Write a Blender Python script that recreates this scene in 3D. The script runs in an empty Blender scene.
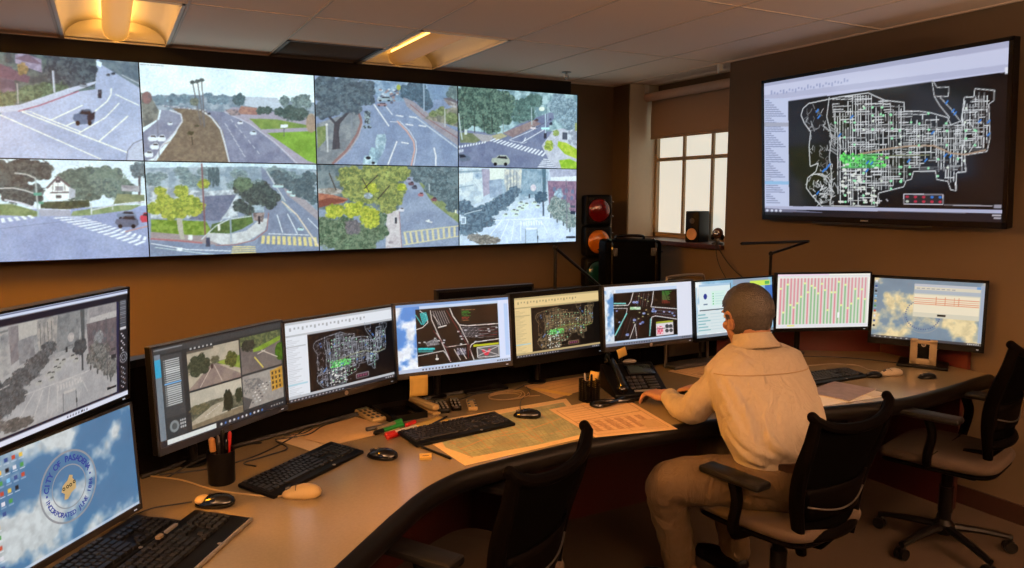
import bpy, math, random
import numpy as np
from mathutils import Vector, Matrix
from math import sin, cos, pi, radians as rad
random.seed(7)
SC = bpy.context.scene
COL = SC.collection
EYE = 1.65
DESK = 0.74

# ------------------------------------------------------------------ camera
F_PX = 745.0
yaw = rad(61.6); pitch = math.atan(90/745.0)
f0 = Vector((cos(yaw), sin(yaw), 0)); r0 = Vector((sin(yaw), -cos(yaw), 0)); u0 = Vector((0, 0, 1))
fw = f0*cos(pitch) - u0*sin(pitch); up = u0*cos(pitch) + f0*sin(pitch)
cam = bpy.data.cameras.new('camera'); cam.sensor_width = 36; cam.lens = F_PX/1024*36; cam.clip_start = 0.02
co = bpy.data.objects.new('camera', cam); COL.objects.link(co)
co.matrix_world = Matrix((( r0.x, up.x, -fw.x, 0), (r0.y, up.y, -fw.y, 0), (r0.z, up.z, -fw.z, EYE), (0, 0, 0, 1)))
SC.camera = co
SC.view_settings.view_transform = 'Standard'; SC.view_settings.look = 'None'
SC.view_settings.gamma = 1; SC.view_settings.exposure = 0.0; SC.view_settings.use_curve_mapping = False
try:
    SC.cycles.use_denoising = True
    SC.cycles.denoiser = 'OPENIMAGEDENOISE'
    SC.cycles.max_bounces = 8; SC.cycles.diffuse_bounces = 4; SC.cycles.glossy_bounces = 4
    SC.cycles.sample_clamp_indirect = 3.0
    SC.cycles.caustics_reflective = False; SC.cycles.caustics_refractive = False
except Exception:
    pass

# ------------------------------------------------------------------ materials
def s2l(c):
    return tuple((v/12.92 if v <= 0.04045 else ((v+0.055)/1.055)**2.4) for v in c)
MATS = {}
def mat(name, rgb, rough=0.5, metal=0.0, noise=0.08, nscale=40.0, bump=0.0, bscale=200.0, emis=None, estr=0.0,
        spec=0.5, alpha=1.0, trans=0.0, coat=0.0, sheen=0.0):
    if name in MATS: return MATS[name]
    m = bpy.data.materials.new(name); m.use_nodes = True
    nt = m.node_tree; N = nt.nodes; L = nt.links
    b = N['Principled BSDF']
    tc = N.new('ShaderNodeTexCoord')
    nz = N.new('ShaderNodeTexNoise'); nz.inputs['Scale'].default_value = nscale; nz.inputs['Detail'].default_value = 4
    L.new(tc.outputs['Object'], nz.inputs['Vector'])
    lin = s2l(rgb)
    cr = N.new('ShaderNodeValToRGB')
    cr.color_ramp.elements[0].position = 0.3; cr.color_ramp.elements[1].position = 0.7
    cr.color_ramp.elements[0].color = tuple(max(0, v*(1-noise)) for v in lin)+(1,)
    cr.color_ramp.elements[1].color = tuple(min(1, v*(1+noise)) for v in lin)+(1,)
    L.new(nz.outputs['Fac'], cr.inputs['Fac']); L.new(cr.outputs['Color'], b.inputs['Base Color'])
    b.inputs['Roughness'].default_value = rough; b.inputs['Metallic'].default_value = metal
    b.inputs['Specular IOR Level'].default_value = spec
    if spec < 0.15: b.inputs['IOR'].default_value = 1.12
    elif spec < 0.4: b.inputs['IOR'].default_value = 1.33
    if coat: b.inputs['Coat Weight'].default_value = coat; b.inputs['Coat Roughness'].default_value = 0.08
    if sheen: b.inputs['Sheen Weight'].default_value = sheen
    if alpha < 1: b.inputs['Alpha'].default_value = alpha
    if trans: b.inputs['Transmission Weight'].default_value = trans
    if emis:
        b.inputs['Emission Color'].default_value = s2l(emis)+(1,); b.inputs['Emission Strength'].default_value = estr
    if bump:
        n2 = N.new('ShaderNodeTexNoise'); n2.inputs['Scale'].default_value = bscale; n2.inputs['Detail'].default_value = 3
        L.new(tc.outputs['Object'], n2.inputs['Vector'])
        bp = N.new('ShaderNodeBump'); bp.inputs['Strength'].default_value = bump; bp.inputs['Distance'].default_value = 0.004
        L.new(n2.outputs['Fac'], bp.inputs['Height']); L.new(bp.outputs['Normal'], b.inputs['Normal'])
    MATS[name] = m
    return m

def picture_mat(name, strength=None, rough=0.35, spec=0.5):
    """colours come from the mesh attribute 'picture': a lit display when strength is given, else print on paper"""
    if name in MATS: return MATS[name]
    m = bpy.data.materials.new(name); m.use_nodes = True
    nt = m.node_tree; N = nt.nodes; L = nt.links; b = N['Principled BSDF']
    a = N.new('ShaderNodeAttribute'); a.attribute_name = 'picture'
    b.inputs['Roughness'].default_value = rough; b.inputs['Specular IOR Level'].default_value = spec
    if strength is None:
        L.new(a.outputs['Color'], b.inputs['Base Color'])
    else:
        b.inputs['Base Color'].default_value = (0.01, 0.01, 0.011, 1)
        L.new(a.outputs['Color'], b.inputs['Emission Color']); b.inputs['Emission Strength'].default_value = strength
    MATS[name] = m
    return m

M_WALL = mat('painted_wall', (0.375, 0.315, 0.235), 0.75, noise=0.03, nscale=3, bump=0.15, bscale=300)
M_CEIL = mat('ceiling_tile', (0.96, 0.88, 0.80), 0.9, noise=0.05, nscale=220, bump=0.3, bscale=260)
M_TBAR = mat('grid_bar_paint', (0.84, 0.77, 0.69), 0.6, noise=0.02)
M_CARPET = mat('carpet', (0.19, 0.13, 0.058), 0.95, noise=0.25, nscale=150, bump=0.6, bscale=500)
M_BASEB = mat('baseboard_rubber', (0.16, 0.08, 0.05), 0.5)
M_LAM = mat('desk_laminate', (0.56, 0.50, 0.385), 0.2, noise=0.05, nscale=120, spec=0.5)
M_EDGE = mat('desk_edge_vinyl', (0.04, 0.036, 0.032), 0.42, noise=0.05, spec=0.3)
M_MAROON = mat('maroon_panel', (0.30, 0.065, 0.035), 0.5, noise=0.06)
M_MARD = mat('dark_maroon_panel', (0.20, 0.05, 0.035), 0.5, noise=0.06)
M_BLK = mat('black_plastic', (0.034, 0.032, 0.031), 0.42, noise=0.06, spec=0.3)
M_BLKG = mat('black_gloss', (0.04, 0.04, 0.042), 0.16, noise=0.02)
M_KEY = mat('key_plastic', (0.055, 0.052, 0.05), 0.45, noise=0.08)
M_DARKG = mat('dark_grey_plastic', (0.2, 0.195, 0.19), 0.4)
M_SILV = mat('silver_plastic', (0.62, 0.6, 0.57), 0.35, metal=0.4)
M_CHROME = mat('chrome', (0.8, 0.8, 0.8), 0.15, metal=1.0, noise=0.01)
M_WHITE = mat('white_plastic', (0.85, 0.84, 0.8), 0.4, noise=0.02)
M_BEIGE = mat('beige_plastic', (0.82, 0.71, 0.48), 0.38, noise=0.03)
M_PAPER = mat('paper', (0.80, 0.76, 0.67), 0.8, noise=0.03, nscale=30)
M_YEL = mat('yellow_note', (0.90, 0.76, 0.40), 0.7, noise=0.04)
M_CBLK = mat('cable_rubber', (0.045, 0.043, 0.042), 0.5)
M_CHF = mat('chair_frame_plastic', (0.022, 0.017, 0.015), 0.5, noise=0.06, spec=0.12)
M_CHM = mat('chair_mesh_fabric', (0.015, 0.013, 0.012), 0.9, noise=0.25, nscale=600, spec=0.08)
M_CHS = mat('chair_seat_fabric', (0.21, 0.16, 0.11), 0.9, noise=0.12, nscale=300, bump=0.5, bscale=500)
M_ARM = mat('armrest_pad', (0.07, 0.066, 0.064), 0.45, noise=0.05, spec=0.35)
M_WOODD = mat('dark_wood', (0.24, 0.12, 0.075), 0.4, noise=0.2, nscale=20)
M_WFRAME = mat('window_frame_paint', (0.62, 0.54, 0.43), 0.5)
M_BLIND = mat('blind_fabric', (0.68, 0.56, 0.44), 0.85, noise=0.06, nscale=200, bump=0.3, bscale=500)
M_TUBE = mat('blind_tube', (0.80, 0.68, 0.58), 0.6, noise=0.03)
M_SCREEN = picture_mat('lit_display', 1.0, rough=0.3)
M_WALLSCR = picture_mat('video_wall_display', 1.05, rough=0.4, spec=0.3)
M_TVSCR = picture_mat('glossy_tv_display', 0.85, rough=0.09, spec=0.6)
M_PRINT = picture_mat('printed_paper', None, rough=0.75, spec=0.2)
M_SKIN = mat('skin', (0.64, 0.47, 0.37), 0.55, noise=0.08, nscale=25, bump=0.15, bscale=300)
M_HAIR = mat('greying_hair', (0.215, 0.20, 0.188), 0.5, noise=0.45, nscale=110, bump=0.9, bscale=240)
M_SHIRT = mat('tan_shirt_cloth', (0.70, 0.655, 0.585), 0.85, noise=0.03, nscale=60, bump=0.2, bscale=500)
M_PANTS = mat('khaki_trouser_cloth', (0.31, 0.245, 0.155), 0.85, noise=0.05, nscale=60, bump=0.3, bscale=500)

# ------------------------------------------------------------------ mesh builder
class MB:
    def __init__(s): s.v = []; s.f = []
    def add(s, vs, fs):
        o = len(s.v); s.v += [tuple(p) for p in vs]; s.f += [tuple(i+o for i in f) for f in fs]; return s
    def box(s, c, d, rz=0.0, bev=0.0):
        cx, cy, cz = c; hx, hy, hz = d[0]/2, d[1]/2, d[2]/2
        b = min(bev, hx*0.98, hy*0.98, hz*0.98)
        if b <= 0:
            P = [(x, y, z) for z in (-hz, hz) for x, y in ((-hx, -hy), (hx, -hy), (hx, hy), (-hx, hy))]
            F = [(3, 2, 1, 0), (4, 5, 6, 7), (0, 1, 5, 4), (1, 2, 6, 5), (2, 3, 7, 6), (3, 0, 4, 7)]
        else:
            # rounded-rectangle plan, bevelled top and bottom
            def ring(ix, z):
                R = []; r = b
                for (sx, sy, a0) in ((1, 1, 0), (-1, 1, 90), (-1, -1, 180), (1, -1, 270)):
                    for k in range(4):
                        a = rad(a0+30*k)
                        R.append((sx*(hx-r)+(r-ix)*cos(a), sy*(hy-r)+(r-ix)*sin(a), z))
                return R
            L = [ring(b*0.7, -hz), ring(b*0.2, -hz+b*0.3), ring(0, -hz+b), ring(0, hz-b), ring(b*0.2, hz-b*0.3), ring(b*0.7, hz)]
            P = [p for r_ in L for p in r_]; n = 16; F = []
            for j in range(len(L)-1):
                for i in range(n): F.append((j*n+i, j*n+(i+1) % n, (j+1)*n+(i+1) % n, (j+1)*n+i))
            F.append(tuple(range(n-1, -1, -1))); F.append(tuple(range((len(L)-1)*n, len(L)*n)))
        ca, sa = cos(rz), sin(rz)
        return s.add([(cx+x*ca-y*sa, cy+x*sa+y*ca, cz+z) for x, y, z in P], F)
    def prism(s, pts, z0, z1, close=True):
        n = len(pts); P = [(x, y, z0) for x, y in pts]+[(x, y, z1) for x, y in pts]
        F = [(i, (i+1) % n, n+(i+1) % n, n+i) for i in range(n)]
        F.append(tuple(range(n-1, -1, -1))); F.append(tuple(range(n, 2*n)))
        return s.add(P, F)
    def tube(s, path, r, n=10, caps=True, flat=1.0, closed=False):
        path = [Vector(p) for p in path]; R = r if isinstance(r, (list, tuple)) else [r]*len(path)
        P = []; F = []; prev = None; m = len(path)
        for i, p in enumerate(path):
            if closed: d = path[(i+1) % m]-path[i-1]
            else: d = path[min(i+1, m-1)]-path[max(i-1, 0)]
            if d.length < 1e-9: d = Vector((0, 0, 1))
            d.normalize()
            if prev is None:
                a = Vector((0, 0, 1)) if abs(d.z) < 0.9 else Vector((1, 0, 0))
            else: a = prev
            x = d.cross(a)
            if x.length < 1e-6: x = d.cross(Vector((1, 0, 0)))
            x.normalize(); y = x.cross(d).normalized(); prev = y
            for k in range(n):
                t = 2*pi*k/n; P.append(p+x*cos(t)*R[i]+y*sin(t)*R[i]*flat)
        for i in range(m if closed else m-1):
            for k in range(n):
                j = (i+1) % m; F.append((i*n+k, i*n+(k+1) % n, j*n+(k+1) % n, j*n+k))
        if caps and not closed: F.append(tuple(range(n-1, -1, -1))); F.append(tuple(range((m-1)*n, m*n)))
        return s.add(P, F)
    def sphere(s, c, r, nu=14, nv=9, M=None):
        rx, ry, rz = r if isinstance(r, (list, tuple)) else (r, r, r); P = []; F = []; c = Vector(c)
        for j in range(nv+1):
            ph = pi*j/nv
            for i in range(nu):
                t = 2*pi*i/nu; q = Vector((rx*sin(ph)*cos(t), ry*sin(ph)*sin(t), rz*cos(ph)))
                if M is not None: q = M @ q
                P.append(c+q)
        for j in range(nv):
            for i in range(nu):
                F.append((j*nu+i, (j+1)*nu+i, (j+1)*nu+(i+1) % nu, j*nu+(i+1) % nu))
        return s.add(P, F)
    def chain(s, pts, rs, n=12):
        """limb: tapered tube with ball joints, made continuous later by a remesh"""
        s.tube(pts, list(rs), n)
        for p, r in zip(pts, rs): s.sphere(p, r, 12, 8)
        return s
    def lathe(s, prof, c=(0, 0, 0), n=24, M=None):
        P = []; F = []; c = Vector(c)
        for (r, z) in prof:
            for i in range(n):
                q = Vector((r*cos(2*pi*i/n), r*sin(2*pi*i/n), z))
                if M is not None: q = M @ q
                P.append(c+q)
        for j in range(len(prof)-1):
            for i in range(n): F.append((j*n+i, j*n+(i+1) % n, (j+1)*n+(i+1) % n, (j+1)*n+i))
        F.append(tuple(range(n-1, -1, -1))); F.append(tuple(range((len(prof)-1)*n, len(prof)*n)))
        return s.add(P, F)
    def loft(s, rings):
        n = len(rings[0]); P = [p for r in rings for p in r]; F = []
        for j in range(len(rings)-1):
            for i in range(n): F.append((j*n+i, j*n+(i+1) % n, (j+1)*n+(i+1) % n, (j+1)*n+i))
        F.append(tuple(range(n-1, -1, -1))); F.append(tuple(range((len(rings)-1)*n, len(rings)*n)))
        return s.add(P, F)
    def grid(s, fn, nu, nv):
        P = [fn(i/nu, j/nv) for j in range(nv+1) for i in range(nu+1)]
        F = [(j*(nu+1)+i, j*(nu+1)+i+1, (j+1)*(nu+1)+i+1, (j+1)*(nu+1)+i) for j in range(nv) for i in range(nu)]
        return s.add(P, F)
    def xf(s, M):
        s.v = [tuple(M @ Vector(p)) for p in s.v]; return s
    def build(s, name, m, parent=None, smooth=True, bevel=0.0, solid=0.0, remesh=0.0, sm_it=0, angle=35):
        me = bpy.data.meshes.new(name); me.from_pydata(s.v, [], s.f); me.update()
        me.materials.append(m)
        o = bpy.data.objects.new(name, me); COL.objects.link(o)
        if parent is not None: o.parent = parent
        if smooth:
            me.polygons.foreach_set('use_smooth', [True]*len(me.polygons))
            if not remesh:
                try: me.set_sharp_from_angle(angle=rad(angle))
                except Exception: pass
        if solid:
            md = o.modifiers.new('solid', 'SOLIDIFY'); md.thickness = solid; md.offset = 0
        if bevel:
            md = o.modifiers.new('bevel', 'BEVEL'); md.width = bevel; md.segments = 2; md.limit_method = 'ANGLE'
        if remesh:
            md = o.modifiers.new('remesh', 'REMESH'); md.mode = 'VOXEL'; md.voxel_size = remesh; md.use_smooth_shade = True
            if sm_it:
                md = o.modifiers.new('smooth', 'SMOOTH'); md.iterations = sm_it; md.factor = 0.5
        return o

def tag(o, label=None, cat=None, group=None, kind=None):
    if label: o['label'] = label
    if cat: o['category'] = cat
    if group: o['group'] = group
    if kind: o['kind'] = kind
    return o
def thing(name, label, cat, loc=(0, 0, 0), rz=0.0, group=None):
    o = bpy.data.objects.new(name, None); COL.objects.link(o); o.empty_display_size = 0.05
    o.location = loc; o.rotation_euler = (0, 0, rz)
    return tag(o, label, cat, group)
def structure(name, mb, m, label=None, parent=None, **k):
    o = mb.build(name, m, parent, **k)
    if parent is None: o['kind'] = 'structure'
    if label: o['label'] = label
    return o
def copy_thing(o, loc=None, rz=None, label=None, parent=None):
    c = o.copy(); COL.objects.link(c); c.parent = parent
    if loc is not None: c.location = loc
    if rz is not None: c.rotation_euler = (0, 0, rz)
    if label: c['label'] = label
    for ch in list(o.children): copy_thing(ch, parent=c)
    return c
def bez(pts, n=8):
    """smooth curve through points (Catmull-Rom)"""
    P = [Vector(p) for p in pts]; Q = [P[0]*2-P[1]]+P+[P[-1]*2-P[-2]]; out = []
    for i in range(1, len(Q)-2):
        for k in range(n):
            t = k/n; a, b, c, d = Q[i-1], Q[i], Q[i+1], Q[i+2]
            out.append(0.5*((2*b)+(c-a)*t+(2*a-5*b+4*c-d)*t*t+(3*b-a-3*c+d)*t**3))
    out.append(P[-1]); return out

# ------------------------------------------------------------------ picture rasteriser (screens and prints)
class Cv:
    def __init__(s, w, h, col=(0, 0, 0), quad=None, seed=1):
        s.w, s.h = w, h; s.a = np.empty((h, w, 3)); s.a[:] = col; s.rng = np.random.RandomState(seed); s.H = np.eye(3)
        s.setquad(quad)
    def setquad(s, quad, to=(0, 0, 1, 1)):
        """drawing coordinates: quad corners TL TR BR BL map to the rectangle 'to' (fractions) of the picture"""
        if quad is None: quad = [(0, 0), (1, 0), (1, 1), (0, 1)]
        x0, y0, x1, y1 = to; d = [(x0*s.w, y0*s.h), (x1*s.w, y0*s.h), (x1*s.w, y1*s.h), (x0*s.w, y1*s.h)]
        A = []; B = []
        for (x, y), (u, v) in zip(quad, d):
            A.append([x, y, 1, 0, 0, 0, -u*x, -u*y]); B.append(u)
            A.append([0, 0, 0, x, y, 1, -v*x, -v*y]); B.append(v)
        hh = np.linalg.solve(np.array(A, float), np.array(B, float)); s.H = np.append(hh, 1).reshape(3, 3)
    def T(s, p):
        q = s.H @ np.array([p[0], p[1], 1.0]); return q[0]/q[2], q[1]/q[2]
    def nz(s, sc, oct=3, shape=None):
        h, w = shape or (s.h, s.w); out = np.zeros((h, w)); amp = 1; tot = 0
        for _ in range(oct):
            gw, gh = max(2, int(w/sc)+2), max(2, int(h/sc)+2); g = s.rng.rand(gh, gw)
            x = np.linspace(0, gw-1.001, w); y = np.linspace(0, gh-1.001, h)
            xi = x.astype(int); yi = y.astype(int); fx = (x-xi)[None, :]; fy = (y-yi)[:, None]
            fx = fx*fx*(3-2*fx); fy = fy*fy*(3-2*fy)
            v = (g[yi][:, xi]*(1-fx)+g[yi][:, xi+1]*fx)*(1-fy)+(g[yi+1][:, xi]*(1-fx)+g[yi+1][:, xi+1]*fx)*fy
            out += v*amp; tot += amp; amp *= 0.55; sc = max(1.2, sc/2)
        return out/tot
    def _mask(s, Q):
        Q = np.array(Q); x0 = max(0, int(Q[:, 0].min())-1); x1 = min(s.w, int(Q[:, 0].max())+2)
        y0 = max(0, int(Q[:, 1].min())-1); y1 = min(s.h, int(Q[:, 1].max())+2)
        if x1 <= x0 or y1 <= y0: return None
        acc = np.zeros((y1-y0, x1-x0))
        for ox, oy in ((.25, .25), (.75, .25), (.25, .75), (.75, .75)):
            X, Y = np.meshgrid(np.arange(x0, x1)+ox, np.arange(y0, y1)+oy); ins = np.zeros(X.shape, bool)
            n = len(Q)
            for i in range(n):
                xa, ya = Q[i]; xb, yb = Q[(i+1) % n]
                if ya == yb: continue
                ins ^= ((ya > Y) != (yb > Y)) & (X < (xb-xa)*(Y-ya)/(yb-ya)+xa)
            acc += ins*0.25
        return x0, y0, x1, y1, acc
    def poly(s, pts, col, col2=None, sc=6, soft=0.0, a=1.0, rag=0.0, raw=False):
        Q = pts if raw else [s.T(p) for p in pts]; r = s._mask(Q)
        if r is None: return s
        x0, y0, x1, y1, m = r; m = m*a
        if rag:
            m = m*np.clip((s.nz(sc, 3, m.shape)-rag)*8, 0, 1)
        c = np.empty(m.shape+(3,)); c[:] = col
        if col2 is not None:
            t = np.clip((s.nz(sc, 3, m.shape)-0.5)*3.2+0.5+(s.rng.rand(*m.shape)-.5)*.35, 0, 1)[..., None]; c = c*(1-t)+np.array(col2)*t
        s.a[y0:y1, x0:x1] = s.a[y0:y1, x0:x1]*(1-m[..., None])+c*m[..., None]
        return s
    def line(s, p, q, w, col, a=1.0):
        (ax, ay), (bx, by) = s.T(p), s.T(q)
        k = s.scale(p); hw = max(w*k/2, 0.42); fade = min(1, w*k/0.84) if w*k < 0.84 else 1
        dx, dy = bx-ax, by-ay; L = math.hypot(dx, dy) or 1e-6; nx, ny = -dy/L*hw, dx/L*hw
        return s.poly([(ax+nx, ay+ny), (bx+nx, by+ny), (bx-nx, by-ny), (ax-nx, ay-ny)], col, a=a*max(fade, 0.35), raw=True)
    def scale(s, p):
        a = s.T(p); b = s.T((p[0]+1e-3, p[1])); c = s.T((p[0], p[1]+1e-3))
        return 0.5*(math.hypot(b[0]-a[0], b[1]-a[1])+math.hypot(c[0]-a[0], c[1]-a[1]))/1e-3
    def pl(s, pts, w, col, a=1.0, close=False):
        pts = list(pts)+([pts[0]] if close else [])
        for p, q in zip(pts[:-1], pts[1:]): s.line(p, q, w, col, a)
        return s
    def el(s, c, rx, ry, col, col2=None, sc=5, a=1.0, rag=0.0, n=22):
        return s.poly([(c[0]+rx*cos(2*pi*i/n), c[1]+ry*sin(2*pi*i/n)) for i in range(n)], col, col2, sc, a=a, rag=rag)
    def rect(s, x0, y0, x1, y1, col, col2=None, sc=5, a=1.0):
        return s.poly([(x0, y0), (x1, y0), (x1, y1), (x0, y1)], col, col2, sc, a=a)
    def tree(s, c, rx, ry, col, col2, sc=7, n=9):
        s.el(c, rx*0.86, ry*0.86, col, col2, sc)
        for i in range(n):
            t = 2*pi*i/n+s.rng.rand()*0.6; k = 0.68+0.2*s.rng.rand(); r = 0.25+0.18*s.rng.rand()
            s.el((c[0]+rx*k*cos(t), c[1]+ry*k*sin(t)), rx*r, ry*r, col, col2, sc)
        for i in range(3*n):
            t = 6.28*s.rng.rand(); k = s.rng.rand()**.6*1.08; r = .16+.16*s.rng.rand(); q = .62+.9*s.rng.rand(); cc = tuple(min(1, (u+v)/2*q) for u, v in zip(col, col2))
            s.el((c[0]+rx*k*cos(t), c[1]+ry*k*sin(t)), rx*r, ry*r, cc, col2 if q > 1 else col, 3, a=.75, rag=.47)
        return s
    def car(s, x, y, w, h, col, roof=None):
        dk = (0.12, 0.13, 0.16); roof = roof or tuple(v*0.8 for v in col)
        s.poly([(x-w*.5, y+h*.1), (x-w*.45, y-h*.2), (x-w*.25, y-h*.25), (x-w*.1, y-h*.5), (x+w*.3, y-h*.5), (x+w*.47, y-h*.15), (x+w*.5, y+h*.2), (x+w*.4, y+h*.4), (x-w*.3, y+h*.45)], col)
        s.poly([(x-w*.2, y-h*.22), (x-w*.08, y-h*.44), (x+w*.27, y-h*.44), (x+w*.38, y-h*.14)], dk)
        s.poly([(x-w*.05, y-h*.5), (x+w*.28, y-h*.5), (x+w*.24, y-h*.38), (x-w*.03, y-h*.38)], roof)
        for k in (-.28, .27) if w*s.scale((x, y)) > 15 else (): s.el((x+w*k, y+h*.36), w*.09, h*.16, (0.06, 0.06, 0.07))
        return s
    def zebra(s, a, b, c, d, n, col, duty=0.55):
        """stripes between edge a-b and edge d-c"""
        for i in range(n):
            t0, t1 = i/n, (i+duty)/n; L = lambda p, q, t: (p[0]+(q[0]-p[0])*t, p[1]+(q[1]-p[1])*t)
            s.poly([L(a, b, t0), L(a, b, t1), L(d, c, t1), L(d, c, t0)], col)
        return s
    def grain(s, k=0.03, sc=2.0):
        s.a = np.clip(s.a+(s.nz(sc, 2)-0.5)[..., None]*k*2, 0, 1); return s
    def haze(s, col, k):
        s.a = s.a*(1-k)+np.array(col)*k; return s
    def gray(s, k):
        g = s.a.mean(2, keepdims=True); s.a = s.a*(1-k)+g*k; return s

def soften(c, haze=0.05, col=(0.66, 0.78, 0.96), k=0.45):
    a = c.a; p = np.pad(a, ((1, 1), (1, 1), (0, 0)), 'edge')
    b = (p[:-2, 1:-1]+p[2:, 1:-1]+p[1:-1, :-2]+p[1:-1, 2:])/4
    c.a = a*(1-k)+b*k; g = c.a.mean(2, keepdims=True); c.a = c.a*0.90+g*0.10; c.a = ((c.a-.5)*1.10+.53)*np.array([.965, 1.0, .985])
    c.a = c.a*(1-haze)+np.array(col)*haze; c.a = np.clip(c.a*(1+(c.nz(2.2, 2)[..., None]-.5)*.12), 0, 1); return c

def paint(o_mb_fn, cv, name, m, parent, fn, smooth=False):
    """grid mesh of the canvas' resolution, fn(u, v) -> arrays of x, y, z (v down), colours in the attribute 'picture'"""
    w, h = cv.w, cv.h
    U, V = np.meshgrid(np.linspace(0, 1, w), np.linspace(0, 1, h)); X, Y, Z = fn(U, V)
    co_ = np.stack([X, Y, Z], -1).reshape(-1, 3).astype(np.float32)
    idx = np.arange(w*h).reshape(h, w)
    F = np.stack([idx[1:, :-1], idx[1:, 1:], idx[:-1, 1:], idx[:-1, :-1]], -1).reshape(-1, 4).astype(np.int32)
    me = bpy.data.meshes.new(name)
    me.vertices.add(len(co_)); me.vertices.foreach_set('co', co_.ravel())
    me.loops.add(F.size); me.loops.foreach_set('vertex_index', F.ravel())
    me.polygons.add(len(F)); me.polygons.foreach_set('loop_start', np.arange(0, F.size, 4, dtype=np.int32))
    me.update(calc_edges=True)
    c = np.clip(cv.a, 0, 1); c = np.where(c <= 0.04045, c/12.92, ((c+0.055)/1.055)**2.4)
    rgba = np.concatenate([c.reshape(-1, 3), np.ones((w*h, 1))], 1).astype(np.float32)
    at = me.color_attributes.new('picture', 'FLOAT_COLOR', 'POINT'); at.data.foreach_set('color', rgba.ravel())
    me.materials.append(m)
    o = bpy.data.objects.new(name, me); COL.objects.link(o)
    if parent is not None: o.parent = parent
    return o
def flat_screen(cv, name, m, parent, W, H, y=0.0, z0=0.0, M=None):
    def fn(U, V):
        X = (U-0.5)*W; Z = z0+(0.5-V)*H; Y = np.full_like(X, y)
        if M is not None:
            R = np.array(M.to_3x3()); t = np.array(M.translation); P = np.stack([X, Y, Z], -1) @ R.T + t
            return P[..., 0], P[..., 1], P[..., 2]
        return X, Y, Z
    return paint(None, cv, name, m, parent, fn)

TEXT_CACHE = {}
def text_mesh(body, size, M, name, m, parent, extrude=0.0):
    cu = bpy.data.curves.new('lettering', 'FONT'); cu.body = body; cu.size = size; cu.extrude = extrude
    cu.align_x = 'CENTER'; cu.align_y = 'CENTER'; cu.resolution_u = 3; cu.offset = size*.028
    t = bpy.data.objects.new('lettering', cu); COL.objects.link(t)
    dg = bpy.context.evaluated_depsgraph_get(); me = bpy.data.meshes.new_from_object(t.evaluated_get(dg))
    vs = [tuple(M @ v.co) for v in me.vertices]; fs = [tuple(p.vertices) for p in me.polygons]
    bpy.data.objects.remove(t); bpy.data.curves.remove(cu); bpy.data.meshes.remove(me)
    if name is None: return vs, fs
    return MB().add(vs, fs).build(name, m, parent, smooth=False)


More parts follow.
